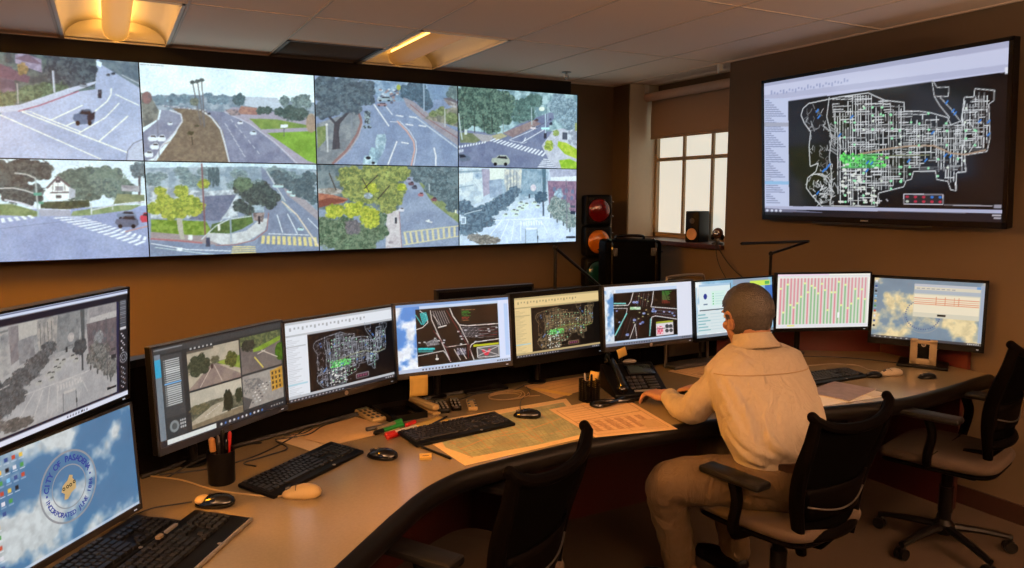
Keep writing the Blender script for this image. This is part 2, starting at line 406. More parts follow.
# ------------------------------------------------------------------ what the displays show
def pic_curve_road():        # wide bend, one dark suv, houses top left
    c = Cv(250, 141, (0.60, 0.66, 0.80), [(-399, -23), (683, 59), (712, 540), (-350, 520)], 11)
    c.poly([(-400, -30), (720, 60), (720, 560), (-400, 560)], (0.60, 0.66, 0.80), (0.68, 0.73, 0.86), 40)
    c.poly([(-400, -30), (480, 30), (470, 190), (330, 210), (100, 290), (-400, 330)], (0.20, 0.28, 0.33), (0.33, 0.43, 0.44), 9)
    c.poly([(490, 45), (690, 60), (700, 190), (600, 130), (500, 70)], (0.32, 0.40, 0.47), (0.42, 0.5, 0.55), 9)
    c.poly([(-400, 60), (60, 80), (80, 200), (-400, 260)], (0.30, 0.30, 0.40), (0.42, 0.42, 0.52), 12)
    c.poly([(75, 20), (120, 15), (205, 45), (210, 110), (150, 90), (75, 62)], (0.62, 0.60, 0.72), (0.5, 0.48, 0.6), 8)
    c.poly([(70, 40), (140, 18), (210, 70), (150, 62)], (0.42, 0.36, 0.45)); c.poly([(0, 65), (150, 130), (140, 160), (-100, 110)], (0.36, 0.30, 0.40))
    c.tree((110, 90), 25, 30, (0.45, 0.42, 0.3), (0.6, 0.5, 0.35), 5)
    for x, y, r in ((130, 215, 50), (215, 205, 55), (40, 240, 50), (280, 180, 50), (-60, 250, 80), (-200, 250, 100)): c.tree((x, y), r, r*.75, (0.22, 0.33, 0.28), (0.38, 0.50, 0.40), 7)
    for x, y, r in ((300, 90, 80), (400, 110, 75), (430, 140, 45), (350, 60, 60)): c.tree((x, y), r, r*.85, (0.17, 0.23, 0.29), (0.30, 0.38, 0.42), 8)
    c.poly([(-400, 315), (100, 265), (340, 185), (480, 150), (470, 165), (330, 215), (110, 295), (-400, 345)], (0.72, 0.76, 0.86))
    c.pl([(90, 298), (200, 268), (300, 232), (390, 200)], 6, (0.62, 0.36, 0.45))
    c.line((262, 100), (272, 225), 9, (0.72, 0.76, 0.84)); c.line((85, 160), (90, 260), 6, (0.6, 0.66, 0.7))
    w = (0.92, 0.93, 0.90)
    c.line((0, 315), (500, 532), 6, w); c.line((110, 300), (630, 500), 7, w); c.line((160, 305), (400, 398), 6, w); c.line((100, 296), (160, 300), 4, w)
    c.line((255, 340), (410, 268), 6, w); c.line((320, 372), (440, 320), 6, w); c.line((390, 405), (520, 330), 6, w); c.pl([(520, 330), (560, 290), (590, 258)], 5, w)
    c.pl([(470, 298), (530, 250), (550, 215), (550, 185)], 6, w); c.line((490, 445), (635, 320), 6, w); c.line((570, 215), (688, 270), 5, w)
    c.pl([(625, 540), (632, 490), (660, 455), (705, 435)], 4, (0.42, 0.44, 0.52)); c.poly([(632, 540), (640, 490), (665, 462), (712, 440), (712, 540)], (0.70, 0.74, 0.84))
    c.poly([(475, 50), (505, 60), (500, 85), (480, 75)], (0.85, 0.93, 0.98)); c.line((600, 120), (690, 165), 4, (0.75, 0.78, 0.85))
    c.car(415, 328, 108, 78, (0.32, 0.42, 0.56)); c.poly([(430, 320), (470, 300), (468, 335), (435, 350)], (0.10, 0.13, 0.20))
    c.rect(485, 193, 503, 234, (0.12, 0.16, 0.22)); c.el((493, 205), 5, 6, (0.35, 0.35, 0.4)); c.car(535, 121, 20, 13, (0.25, 0.3, 0.36)); c.car(560, 115, 22, 13, (0.2, 0.24, 0.3)); c.car(413, 172, 40, 20, (0.5, 0.55, 0.62))
    return c.grain(0.035)
def pic_divided_road():      # grass median with three palms, lawns right
    c = Cv(250, 141, (0.86, 0.92, 0.97), [(22, 33), (880, 95), (895, 532), (45, 512)], 12)
    c.poly([(0, 30), (900, 90), (900, 260), (0, 260)], (0.84, 0.91, 0.95), (0.90, 0.95, 0.97), 30)
    c.poly([(30, 200), (200, 190), (430, 195), (900, 230), (900, 340), (400, 280), (30, 260)], (0.44, 0.52, 0.60), (0.62, 0.68, 0.74), 9)
    c.poly([(540, 200), (700, 205), (740, 270), (540, 245)], (0.72, 0.77, 0.84))
    for x, y, r in ((190, 215, 32), (120, 215, 28), (245, 210, 25), (290, 220, 24), (430, 215, 30), (380, 215, 26), (350, 192, 12), (370, 190, 11)): c.tree((x, y), r, r*.8, (0.36, 0.46, 0.54), (0.46, 0.56, 0.62), 5)
    c.tree((512, 212), 28, 28, (0.25, 0.34, 0.38), (0.34, 0.43, 0.46), 5)
    c.poly([(30, 180), (75, 190), (120, 270), (110, 310), (40, 350)], (0.35, 0.38, 0.38), (0.5, 0.52, 0.5), 7); c.el((60, 205), 25, 30, (0.42, 0.36, 0.38), (0.55, 0.42, 0.42), 5)
    c.poly([(480, 250), (900, 300), (900, 540), (760, 540), (400, 290)], (0.62, 0.60, 0.68))
    c.poly([(130, 262), (230, 275), (235, 320), (90, 500), (40, 515), (38, 375), (120, 310)], (0.46, 0.49, 0.60), (0.53, 0.56, 0.66), 14)
    c.poly([(180, 255), (330, 262), (420, 320), (465, 524), (100, 516), (200, 380), (232, 310), (225, 285)], (0.43, 0.38, 0.33), (0.50, 0.45, 0.38), 5)
    c.pl([(170, 265), (225, 285), (232, 320), (190, 380), (130, 440), (92, 515)], 7, (0.78, 0.80, 0.85)); c.pl([(330, 270), (375, 300), (420, 360), (440, 430), (462, 520)], 8, (0.80, 0.82, 0.86))
    c.poly([(345, 268), (440, 275), (560, 330), (700, 440), (790, 530), (466, 524), (430, 370), (400, 320)], (0.43, 0.46, 0.58), (0.50, 0.53, 0.64), 14)
    c.pl([(440, 275), (560, 330), (690, 425), (800, 530)], 6, (0.72, 0.73, 0.80))
    for t in range(7):
        f = t/7; c.line((440+f*100, 330+f*170), (452+f*100+4, 350+f*170), 3, (0.8, 0.82, 0.86)); c.line((470+f*150, 310+f*180), (482+f*150, 326+f*180), 3, (0.8, 0.82, 0.86))
    c.poly([(560, 306), (700, 312), (850, 340), (850, 352), (620, 360)], (0.42, 0.54, 0.26), (0.50, 0.60, 0.30), 10)
    c.poly([(650, 378), (890, 368), (895, 531), (850, 515)], (0.43, 0.60, 0.20), (0.50, 0.68, 0.24), 12)
    c.poly([(520, 245), (600, 255), (600, 290), (500, 285)], (0.58, 0.42, 0.40), (0.68, 0.52, 0.46), 5); c.poly([(440, 262), (500, 262), (520, 290), (470, 292)], (0.66, 0.58, 0.58), (0.42, 0.40, 0.44), 4)
    for x, y, r in ((620, 268, 22), (650, 266, 22), (712, 275, 26), (770, 280, 42), (810, 285, 40)): c.tree((x, y), r, r*.8, (0.22, 0.30, 0.30), (0.32, 0.40, 0.38), 5)
    for x, y, r in ((735, 220, 24), (800, 225, 30), (832, 215, 32), (850, 240, 20)): c.tree((x, y), r, r*.9, (0.32, 0.40, 0.42), (0.50, 0.58, 0.58), 5)
    for i in range(26): c.el((140+i*8.5, 243+i*.9+3*(i % 2)), 5, 3, ((0.75, 0.78, 0.82), (0.5, 0.5, 0.56), (0.62, 0.6, 0.66))[i % 3])
    for (x0, y0, x1, y1) in ((283, 130, 325, 340), (307, 125, 340, 348), (328, 120, 342, 345)):
        c.line((x0, y0), (x1, y1), 5, (0.40, 0.40, 0.42)); c.tree((x0, y0), 13, 9, (0.26, 0.30, 0.30), (0.36, 0.4, 0.4), 3, 6)
    c.tree((292, 225), 20, 18, (0.36, 0.40, 0.36), (0.46, 0.5, 0.46), 4)
    c.line((278, 395), (282, 436), 5, (0.25, 0.22, 0.18)); c.tree((272, 378), 16, 9, (0.22, 0.22, 0.16), (0.3, 0.3, 0.2), 4, 6); c.el((303, 342), 12, 6, (0.3, 0.29, 0.22))
    c.rect(715, 336, 752, 352, (0.88, 0.92, 0.97)); c.line((733, 352), (733, 395), 4, (0.35, 0.35, 0.4)); c.line((110, 310), (118, 500), 4, (0.38, 0.4, 0.46)); c.line((420, 290), (422, 345), 3, (0.45, 0.47, 0.55)); c.line((403, 280), (404, 320), 3, (0.45, 0.47, 0.55))
    for x, y in ((85, 402), (128, 403), (95, 442), (66, 480)): c.car(x, y, 46, 34, (0.86, 0.90, 0.95))
    c.car(172, 330, 26, 18, (0.8, 0.85, 0.9)); c.car(516, 327, 28, 17, (0.85, 0.87, 0.92)); c.car(580, 377, 34, 24, (0.8, 0.86, 0.92)); c.car(363, 283, 18, 12, (0.25, 0.25, 0.3))
    c.poly([(150, 432), (180, 418), (172, 414), (140, 430)], (0.7, 0.68, 0.66)); c.el((868, 330), 26, 48, (0.58, 0.50, 0.42), (0.66, 0.56, 0.46), 6, a=.85); c.poly([(890, 95), (900, 95), (900, 300), (885, 300)], (0.7, 0.7, 0.7))
    for i in range(14): c.line((30+i*8+(i > 3)*4, 44+i*.5), (35+i*8+(i > 3)*4, 44.4+i*.5), 6, (0.62, 0.66, 0.7))
    return c.grain(0.03)
def pic_tree_bend():         # big shade tree left, road with trailer
    c = Cv(250, 141, (0.5, 0.57, 0.70), [(22, 30), (832, 85), (835, 545), (35, 525)], 13)
    c.poly([(20, 20), (840, 80), (840, 550), (20, 530)], (0.47, 0.54, 0.68), (0.53, 0.60, 0.73), 22)
    c.poly([(330, 40), (680, 70), (700, 170), (560, 170), (380, 180)], (0.42, 0.53, 0.66), (0.58, 0.68, 0.78), 9)
    c.poly([(35, 300), (240, 230), (290, 260), (240, 420), (110, 530), (35, 525)], (0.44, 0.48, 0.52), (0.54, 0.57, 0.60), 9)
    c.poly([(35, 320), (85, 310), (85, 390), (40, 440)], (0.42, 0.50, 0.30), (0.5, 0.56, 0.36), 6)
    c.pl([(120, 525), (200, 450), (260, 360), (285, 290), (270, 240)], 14, (0.55, 0.42, 0.42)); c.pl([(140, 520), (215, 450), (268, 370), (290, 300)], 5, (0.68, 0.64, 0.66))
    c.poly([(120, 445), (132, 300), (90, 255), (105, 250), (140, 290), (150, 280), (215, 220), (225, 228), (165, 300), (158, 350), (165, 440)], (0.25, 0.26, 0.30))
    for x, y, r in ((90, 110, 85), (190, 100, 90), (270, 130, 80), (120, 190, 80), (60, 230, 50), (220, 190, 70), (310, 90, 45), (320, 170, 35)): c.tree((x, y), r, r*.78, (0.25, 0.31, 0.37), (0.38, 0.45, 0.49), 6)
    for x, y, r in ((560, 120, 55), (630, 150, 50), (600, 100, 45), (650, 190, 35)): c.tree((x, y), r, r*.85, (0.25, 0.34, 0.42), (0.34, 0.43, 0.50), 6)
    c.poly([(655, 75), (790, 85), (800, 160), (680, 165)], (0.48, 0.58, 0.70), (0.44, 0.54, 0.68), 10); c.tree((810, 120), 36, 45, (0.33, 0.40, 0.42), (0.42, 0.5, 0.5), 6)
    c.poly([(520, 150), (580, 175), (700, 270), (840, 350), (840, 430), (700, 330), (600, 250), (540, 200)], (0.60, 0.58, 0.62), (0.56, 0.54, 0.6), 10); c.pl([(560, 190), (650, 265), (760, 335), (840, 385)], 5, (0.56, 0.40, 0.40))
    c.poly([(640, 270), (700, 230), (835, 200), (835, 320), (760, 300)], (0.42, 0.43, 0.40), (0.60, 0.58, 0.52), 6)
    for x, y, r in ((800, 270, 40), (740, 230, 30), (690, 245, 22)): c.tree((x, y), r, r*.8, (0.35, 0.42, 0.28), (0.5, 0.54, 0.38), 5)
    c.poly([(750, 160), (830, 170), (830, 215), (780, 195)], (0.68, 0.68, 0.70), (0.5, 0.46, 0.46), 5); c.poly([(745, 155), (790, 150), (832, 172), (832, 185)], (0.40, 0.38, 0.42))
    w = (0.84, 0.85, 0.88); y_ = (0.80, 0.62, 0.58)
    c.line((355, 190), (440, 315), 8, w); c.line((425, 205), (460, 250), 5, w); c.pl([(485, 285), (540, 340), (580, 400), (585, 450), (565, 538)], 9, y_); c.pl([(500, 285), (555, 340), (592, 400), (596, 450), (578, 538)], 4, w)
    c.line((485, 398), (432, 532), 8, w); c.pl([(695, 435), (706, 480), (706, 540)], 9, w); c.line((590, 262), (832, 440), 7, (0.72, 0.76, 0.82)); c.line((445, 288), (490, 290), 4, w)
    for x, y in ((500, 255), (555, 305), (575, 262), (630, 312), (530, 408)): c.line((x-22, y-3), (x+22, y+4), 7, w)
    c.line((638, 70), (640, 230), 7, (0.58, 0.66, 0.75)); c.line((90, 305), (96, 460), 9, (0.74, 0.76, 0.78)); c.el((90, 305), 8, 7, (0.85, 0.85, 0.85)); c.line((228, 250), (232, 370), 5, (0.5, 0.54, 0.6)); c.line((758, 212), (760, 320), 6, (0.75, 0.76, 0.76)); c.line((493, 70), (496, 140), 4, (0.5, 0.5, 0.5))
    for i in range(34):
        x = 375+c.rng.rand()*115; y = 100+c.rng.rand()*95
        c.el((x, y), 8, 5, ((0.75, 0.80, 0.86), (0.35, 0.36, 0.44), (0.6, 0.5, 0.5))[i % 3])
    c.el((495, 95), 12, 16, (0.62, 0.66, 0.3)); c.car(400, 192, 60, 20, (0.6, 0.5, 0.54)); c.car(415, 160, 90, 26, (0.6, 0.68, 0.74))
    for (x, y, a, b) in ((318, 240, 20, 14), (318, 262, 18, 16), (318, 288, 17, 14), (305, 318, 12, 9), (330, 318, 12, 9)): c.el((x, y), a, b, ((0.7, 0.85, 0.78), (0.2, 0.24, 0.28))[int(y) % 2 == 0], (0.6, 0.68, 0.72), 3)
    c.poly([(372, 360), (418, 358), (425, 392), (415, 440), (398, 478), (365, 465), (362, 400)], (0.66, 0.76, 0.82), (0.50, 0.62, 0.70), 5); c.poly([(340, 430), (372, 440), (398, 475), (375, 510), (335, 500), (325, 465)], (0.60, 0.74, 0.80), (0.44, 0.56, 0.66), 4)
    c.poly([(300, 480), (340, 480), (345, 505), (375, 510), (370, 532), (290, 530), (295, 500)], (0.55, 0.68, 0.76), (0.75, 0.85, 0.9), 4); c.el((322, 492), 14, 9, (0.10, 0.12, 0.16)); c.el((350, 520), 10, 8, (0.12, 0.14, 0.18))
    return c.grain(0.035)
def pic_crosswalk_trees():   # crossing, grey saloon, green verge right
    c = Cv(250, 141, (0.44, 0.48, 0.62), [(30, 30), (764, 82), (764, 543), (35, 537)], 14)
    c.poly([(30, 20), (770, 80), (770, 300), (30, 340)], (0.42, 0.55, 0.60), (0.66, 0.78, 0.82), 12)
    c.poly([(30, 300), (300, 330), (420, 260), (600, 190), (640, 200), (560, 330), (620, 545), (30, 545)], (0.40, 0.44, 0.58), (0.46, 0.50, 0.63), 16)
    c.poly([(310, 320), (500, 240), (545, 262), (370, 350)], (0.52, 0.44, 0.46), (0.60, 0.52, 0.52), 6)
    for x, y, r in ((90, 90, 75), (200, 90, 85), (300, 120, 75), (90, 190, 75), (190, 210, 90), (300, 220, 65), (370, 160, 50), (60, 260, 50), (240, 280, 55)): c.tree((x, y), r, r*.85, (0.20, 0.29, 0.27), (0.42, 0.53, 0.47), 5)
    for x, y, r in ((440, 150, 60), (460, 200, 50), (500, 120, 50), (420, 210, 50)): c.tree((x, y), r, r*.85, (0.26, 0.37, 0.36), (0.38, 0.50, 0.48), 6)
    for x, y, r in ((700, 150, 60), (690, 220, 60), (740, 200, 40), (720, 270, 40), (650, 110, 40), (620, 150, 36)): c.tree((x, y), r, r*.9, (0.38, 0.48, 0.56), (0.58, 0.68, 0.74), 5)
    for x in (60, 130, 190, 240): c.line((x, 220), (x+5, 320), 5, (0.16, 0.20, 0.20))
    c.poly([(40, 320), (120, 325), (190, 360), (140, 385), (45, 385)], (0.40, 0.45, 0.32), (0.5, 0.53, 0.40), 6); c.poly([(120, 325), (260, 340), (230, 372), (190, 385), (150, 350)], (0.64, 0.63, 0.66)); c.poly([(240, 340), (300, 322), (340, 340), (270, 370)], (0.66, 0.64, 0.5))
    w = (0.86, 0.88, 0.93)
    c.zebra((225, 372), (565, 470), (590, 440), (260, 355), 16, w); c.zebra((36, 420), (210, 385), (215, 372), (36, 405), 10, w); c.zebra((36, 450), (70, 440), (70, 425), (36, 430), 3, w)
    c.zebra((560, 480), (520, 540), (650, 542), (600, 485), 5, w)
    c.line((350, 365), (520, 290), 4, w); c.line((420, 385), (560, 300), 5, w); c.pl([(350, 368), (440, 385), (460, 375)], 3, w); c.line((450, 350), (440, 372), 7, w); c.line((500, 300), (590, 240), 3, (0.3, 0.32, 0.4))
    c.poly([(548, 400), (620, 300), (680, 290), (764, 330), (764, 543), (650, 543), (600, 500)], (0.70, 0.72, 0.80), (0.76, 0.78, 0.85), 9)
    c.poly([(650, 370), (700, 380), (764, 420), (764, 480), (690, 450), (645, 400)], (0.60, 0.74, 0.16), (0.72, 0.80, 0.26), 7); c.poly([(655, 490), (720, 480), (764, 500), (764, 543), (670, 540)], (0.52, 0.72, 0.14), (0.66, 0.80, 0.24), 7); c.tree((593, 400), 28, 30, (0.5, 0.62, 0.22), (0.72, 0.76, 0.34), 5); c.tree((635, 320), 18, 18, (0.5, 0.58, 0.3), (0.6, 0.68, 0.4), 5)
    c.poly([(680, 310), (764, 290), (764, 400), (700, 380)], (0.76, 0.80, 0.86), (0.55, 0.58, 0.66), 6); c.rect(675, 315, 705, 360, (0.3, 0.33, 0.4)); c.rect(750, 255, 764, 305, (0.6, 0.63, 0.4))
    c.pl([(35, 200), (45, 290), (58, 368)], 8, (0.72, 0.78, 0.80)); c.rect(72, 300, 88, 335, (0.8, 0.85, 0.85)); c.line((485, 160), (487, 270), 5, (0.7, 0.78, 0.82)); c.line((584, 150), (584, 250), 4, (0.7, 0.8, 0.85)); c.line((570, 200), (572, 330), 6, (0.74, 0.84, 0.9)); c.line((310, 220), (312, 330), 4, (0.5, 0.55, 0.55))
    c.rect(545, 285, 595, 298, (0.72, 0.95, 0.98)); c.rect(562, 320, 578, 355, (0.2, 0.2, 0.26)); c.el((548, 170), 18, 14, (0.85, 0.9, 0.86))
    c.car(296, 494, 116, 66, (0.66, 0.70, 0.66), (0.72, 0.76, 0.74)); c.poly([(36, 455), (70, 455), (110, 478), (108, 497), (60, 505), (40, 495)], (0.36, 0.42, 0.52)); c.poly([(40, 460), (68, 460), (85, 475), (45, 480)], (0.12, 0.14, 0.2))
    c.car(495, 288, 34, 22, (0.84, 0.80, 0.84)); c.car(604, 262, 20, 20, (0.2, 0.22, 0.3)); c.car(515, 240, 26, 14, (0.35, 0.25, 0.25)); c.car(600, 235, 16, 14, (0.3, 0.33, 0.45)); c.car(430, 250, 36, 16, (0.45, 0.55, 0.55))
    return c.grain(0.035)
def pic_house_corner():      # gabled white house, crossing, three parked cars
    c = Cv(250, 141, (0.55, 0.62, 0.80), [(-350, 26), (712, 46), (740, 527), (-300, 565)], 15)
    c.poly([(-360, 20), (730, 40), (730, 270), (-360, 300)], (0.80, 0.88, 0.93), (0.86, 0.93, 0.96), 20)
    c.poly([(-360, 280), (180, 300), (330, 300), (740, 300), (745, 580), (-360, 580)], (0.52, 0.58, 0.75), (0.57, 0.63, 0.79), 30)
    for x, y, r in ((30, 110, 75), (120, 100, 70), (200, 90, 55), (60, 190, 75), (150, 210, 60), (-80, 120, 100), (-220, 140, 120)): c.tree((x, y), r, r*.85, (0.16, 0.22, 0.25), (0.29, 0.37, 0.38), 6)
    for x, y, r in ((400, 140, 75), (330, 130, 45), (440, 190, 60), (600, 180, 60), (380, 200, 50)): c.tree((x, y), r, r*.85, (0.25, 0.34, 0.33), (0.38, 0.47, 0.44), 6)
    c.tree((530, 150), 80, 75, (0.28, 0.37, 0.38), (0.44, 0.54, 0.50), 4); 
    for i in range(22):
        a = pi*(1.0+i/21*1.0); c.pl([(520, 130), (520+60*cos(a), 130+55*sin(a)), (520+92*cos(a), 130+60*sin(a)+34)], 3, (0.40, 0.50, 0.46))
    c.tree((690, 90), 42, 40, (0.30, 0.38, 0.42), (0.42, 0.5, 0.54), 4); c.line((690, 120), (690, 260), 11, (0.32, 0.33, 0.36))
    c.poly([(235, 175), (285, 122), (345, 170), (350, 236), (300, 240), (235, 240), (215, 205)], (0.90, 0.93, 0.94)); c.poly([(340, 175), (372, 190), (372, 228), (342, 235)], (0.66, 0.70, 0.76))
    c.poly([(225, 180), (285, 118), (350, 170), (342, 178), (285, 132), (235, 184)], (0.36, 0.33, 0.36)); c.line((248, 205), (340, 202), 7, (0.34, 0.33, 0.35)); c.rect(275, 138, 298, 154, (0.3, 0.3, 0.34)); c.rect(272, 172, 312, 196, (0.55, 0.56, 0.6)); c.rect(276, 217, 302, 232, (0.28, 0.28, 0.3))
    for x in (260, 285, 320): c.line((x, 160), (x, 200), 3, (0.4, 0.38, 0.38))
    c.poly([(200, 252), (440, 240), (445, 275), (330, 288), (200, 282)], (0.18, 0.25, 0.20), (0.27, 0.34, 0.26), 5); c.poly([(600, 165), (690, 170), (690, 200), (600, 195)], (0.66, 0.68, 0.72), (0.5, 0.5, 0.55), 6)
    c.poly([(580, 210), (715, 215), (715, 245), (560, 262)], (0.42, 0.48, 0.36), (0.52, 0.56, 0.42), 6); c.poly([(360, 298), (560, 268), (700, 265), (650, 290), (440, 318), (350, 320)], (0.44, 0.54, 0.36), (0.54, 0.62, 0.44), 7); c.pl([(450, 292), (560, 268), (715, 252)], 7, (0.75, 0.78, 0.84))
    c.poly([(-360, 265), (60, 262), (190, 300), (180, 325), (-360, 300)], (0.40, 0.50, 0.32), (0.50, 0.58, 0.40), 7); c.pl([(20, 240), (100, 255), (200, 290), (350, 292)], 9, (0.80, 0.82, 0.88)); c.poly([(190, 290), (345, 292), (350, 322), (200, 322)], (0.62, 0.64, 0.72))
    w = (0.88, 0.91, 0.95)
    c.zebra((260, 330), (690, 475), (738, 455), (330, 325), 14, w, .5); c.zebra((330, 325), (735, 450), (738, 430), (400, 325), 14, w, .5); c.zebra((-100, 370), (190, 330), (165, 315), (-100, 345), 8, w, .55)
    c.line((0, 385), (300, 350), 3, (0.46, 0.50, 0.64)); c.line((620, 400), (740, 370), 6, (0.75, 0.55, 0.52))
    c.pl([(-50, 185), (60, 180), (120, 192), (180, 212)], 6, (0.78, 0.84, 0.86)); c.pl([(70, 105), (130, 112), (175, 132), (188, 325)], 8, (0.66, 0.74, 0.76)); c.rect(165, 205, 205, 218, (0.30, 0.62, 0.55)); c.rect(190, 250, 215, 260, (0.3, 0.6, 0.5)); c.line((452, 255), (452, 315), 7, (0.78, 0.82, 0.82)); c.line((557, 262), (557, 290), 5, (0.75, 0.78, 0.8))
    c.car(625, 318, 100, 42, (0.42, 0.50, 0.62)); c.car(628, 350, 118, 64, (0.34, 0.38, 0.48)); c.car(718, 330, 52, 52, (0.78, 0.22, 0.30))
    return c.grain(0.03)
def pic_hedge_corner():      # yellow-green tree, hedge, long avenue and yellow crossing
    c = Cv(250, 141, (0.5, 0.57, 0.68), [(28, 35), (935, 48), (950, 500), (55, 530)], 16)
    c.poly([(20, 30), (940, 40), (940, 300), (20, 300)], (0.48, 0.57, 0.65), (0.62, 0.70, 0.76), 9); c.poly([(25, 30), (940, 45), (940, 75), (600, 60), (25, 70)], (0.80, 0.90, 0.95), (0.72, 0.82, 0.88), 9)
    for i in range(26):
        x = 60+c.rng.rand()*850; y = 75+c.rng.rand()*85; c.tree((x, y), 38, 22, (0.36, 0.46, 0.50), (0.50, 0.59, 0.60), 5, 6)
    c.poly([(50, 160), (330, 190), (520, 180), (520, 330), (60, 330)], (0.52, 0.58, 0.64), (0.78, 0.82, 0.86), 7); c.poly([(345, 215), (510, 205), (470, 280), (420, 345), (260, 335), (330, 250)], (0.36, 0.41, 0.52), (0.42, 0.46, 0.57), 8)
    for x in (370, 390, 410): c.tree((x, 115), 11, 45, (0.22, 0.32, 0.36), (0.3, 0.4, 0.44), 4)
    c.poly([(640, 60), (675, 90), (760, 260), (950, 480), (955, 520), (600, 520), (660, 330)], (0.43, 0.49, 0.60), (0.48, 0.54, 0.65), 14); c.poly([(690, 110), (800, 190), (950, 330), (950, 480), (800, 280), (720, 180)], (0.46, 0.52, 0.63))
    c.poly([(760, 170), (860, 220), (950, 300), (950, 345), (860, 270), (780, 210)], (0.60, 0.58, 0.62))
    for x, y, r in ((760, 130, 45), (830, 160, 50), (880, 190, 50), (900, 120, 45), (720, 100, 30), (920, 230, 30)): c.tree((x, y), r, r*.8, (0.24, 0.33, 0.38), (0.34, 0.43, 0.46), 6)
    c.poly([(55, 435), (950, 480), (955, 540), (55, 540)], (0.43, 0.50, 0.62), (0.48, 0.55, 0.67), 16)
    c.poly([(60, 335), (350, 345), (390, 415), (210, 420), (62, 400)], (0.36, 0.50, 0.14), (0.50, 0.62, 0.24), 5); c.poly([(380, 360), (590, 310), (600, 350), (540, 385), (470, 410), (370, 405)], (0.24, 0.36, 0.18), (0.34, 0.46, 0.24), 5)
    c.poly([(60, 400), (360, 425), (480, 440), (400, 468), (58, 430)], (0.58, 0.54, 0.56)); c.pl([(58, 436), (200, 446), (330, 458)], 9, (0.66, 0.40, 0.42)); c.poly([(360, 405), (480, 410), (560, 395), (640, 330), (680, 330), (660, 395), (560, 455), (440, 470), (350, 440)], (0.78, 0.80, 0.82), (0.70, 0.72, 0.74), 8); c.pl([(680, 300), (672, 390), (600, 445), (500, 468), (400, 470)], 5, (0.6, 0.42, 0.42))
    c.poly([(600, 300), (660, 300), (650, 350), (600, 340)], (0.62, 0.56, 0.56), (0.4, 0.36, 0.36), 5)
    for x, y, r in ((600, 205, 60), (680, 225, 55), (540, 170, 45), (640, 180, 50), (530, 265, 38), (570, 285, 32)): c.tree((x, y), r, r*.85, (0.16, 0.23, 0.25), (0.28, 0.36, 0.35), 6)
    for x, y, r in ((545, 150, 45),): c.tree((x, y), r, r*.8, (0.26, 0.36, 0.30), (0.38, 0.48, 0.38), 6)
    c.poly([(195, 330), (225, 330), (228, 380), (238, 438), (215, 438), (200, 380)], (0.66, 0.66, 0.62))
    for x, y, r in ((130, 240, 45), (210, 280, 60), (290, 270, 55), (160, 300, 45), (110, 190, 30), (260, 240, 45), (340, 150, 30), (80, 280, 40), (220, 190, 40)): c.tree((x, y), r, r*.75, (0.44, 0.53, 0.20), (0.68, 0.70, 0.28), 5)
    c.line((328, 45), (345, 420), 7, (0.48, 0.30, 0.32)); c.pl([(325, 440), (400, 370), (470, 335), (590, 318)], 6, (0.74, 0.78, 0.82)); c.line((478, 330), (482, 455), 8, (0.55, 0.62, 0.7)); c.pl([(470, 290), (425, 350)], 5, (0.7, 0.75, 0.8)); c.rect(412, 360, 424, 395, (0.85, 0.85, 0.85)); c.rect(625, 318, 636, 360, (0.15, 0.15, 0.2)); c.rect(255, 415, 278, 442, (0.86, 0.88, 0.9)); c.poly([(350, 430), (370, 430), (372, 478), (348, 478)], (0.2, 0.25, 0.35))
    y_ = (0.84, 0.78, 0.52)
    c.zebra((645, 420), (945, 430), (955, 478), (640, 462), 11, y_, .6); c.zebra((490, 475), (480, 520), (615, 515), (610, 475), 4, y_, .55)
    w = (0.86, 0.89, 0.92)
    c.line((725, 310), (755, 405), 5, w); c.line((780, 305), (835, 412), 5, w); c.pl([(750, 240), (830, 310), (900, 410), (950, 478)], 7, (0.84, 0.78, 0.70)); c.line((680, 410), (895, 417), 4, w); c.line((670, 85), (770, 240), 6, (0.72, 0.76, 0.78)); c.line((890, 330), (945, 385), 4, w); c.pl([(60, 460), (250, 492), (480, 500)], 5, w); c.pl([(80, 480), (300, 508), (400, 520)], 4, (0.75, 0.85, 0.85)); c.rect(195, 482, 225, 500, w)
    for x, y in ((715, 160), (730, 160), (745, 160), (808, 208), (790, 190), (850, 385)): c.car(x, y, 30 if y < 300 else 36, 20, (0.70, 0.82, 0.84))
    return c.grain(0.035)
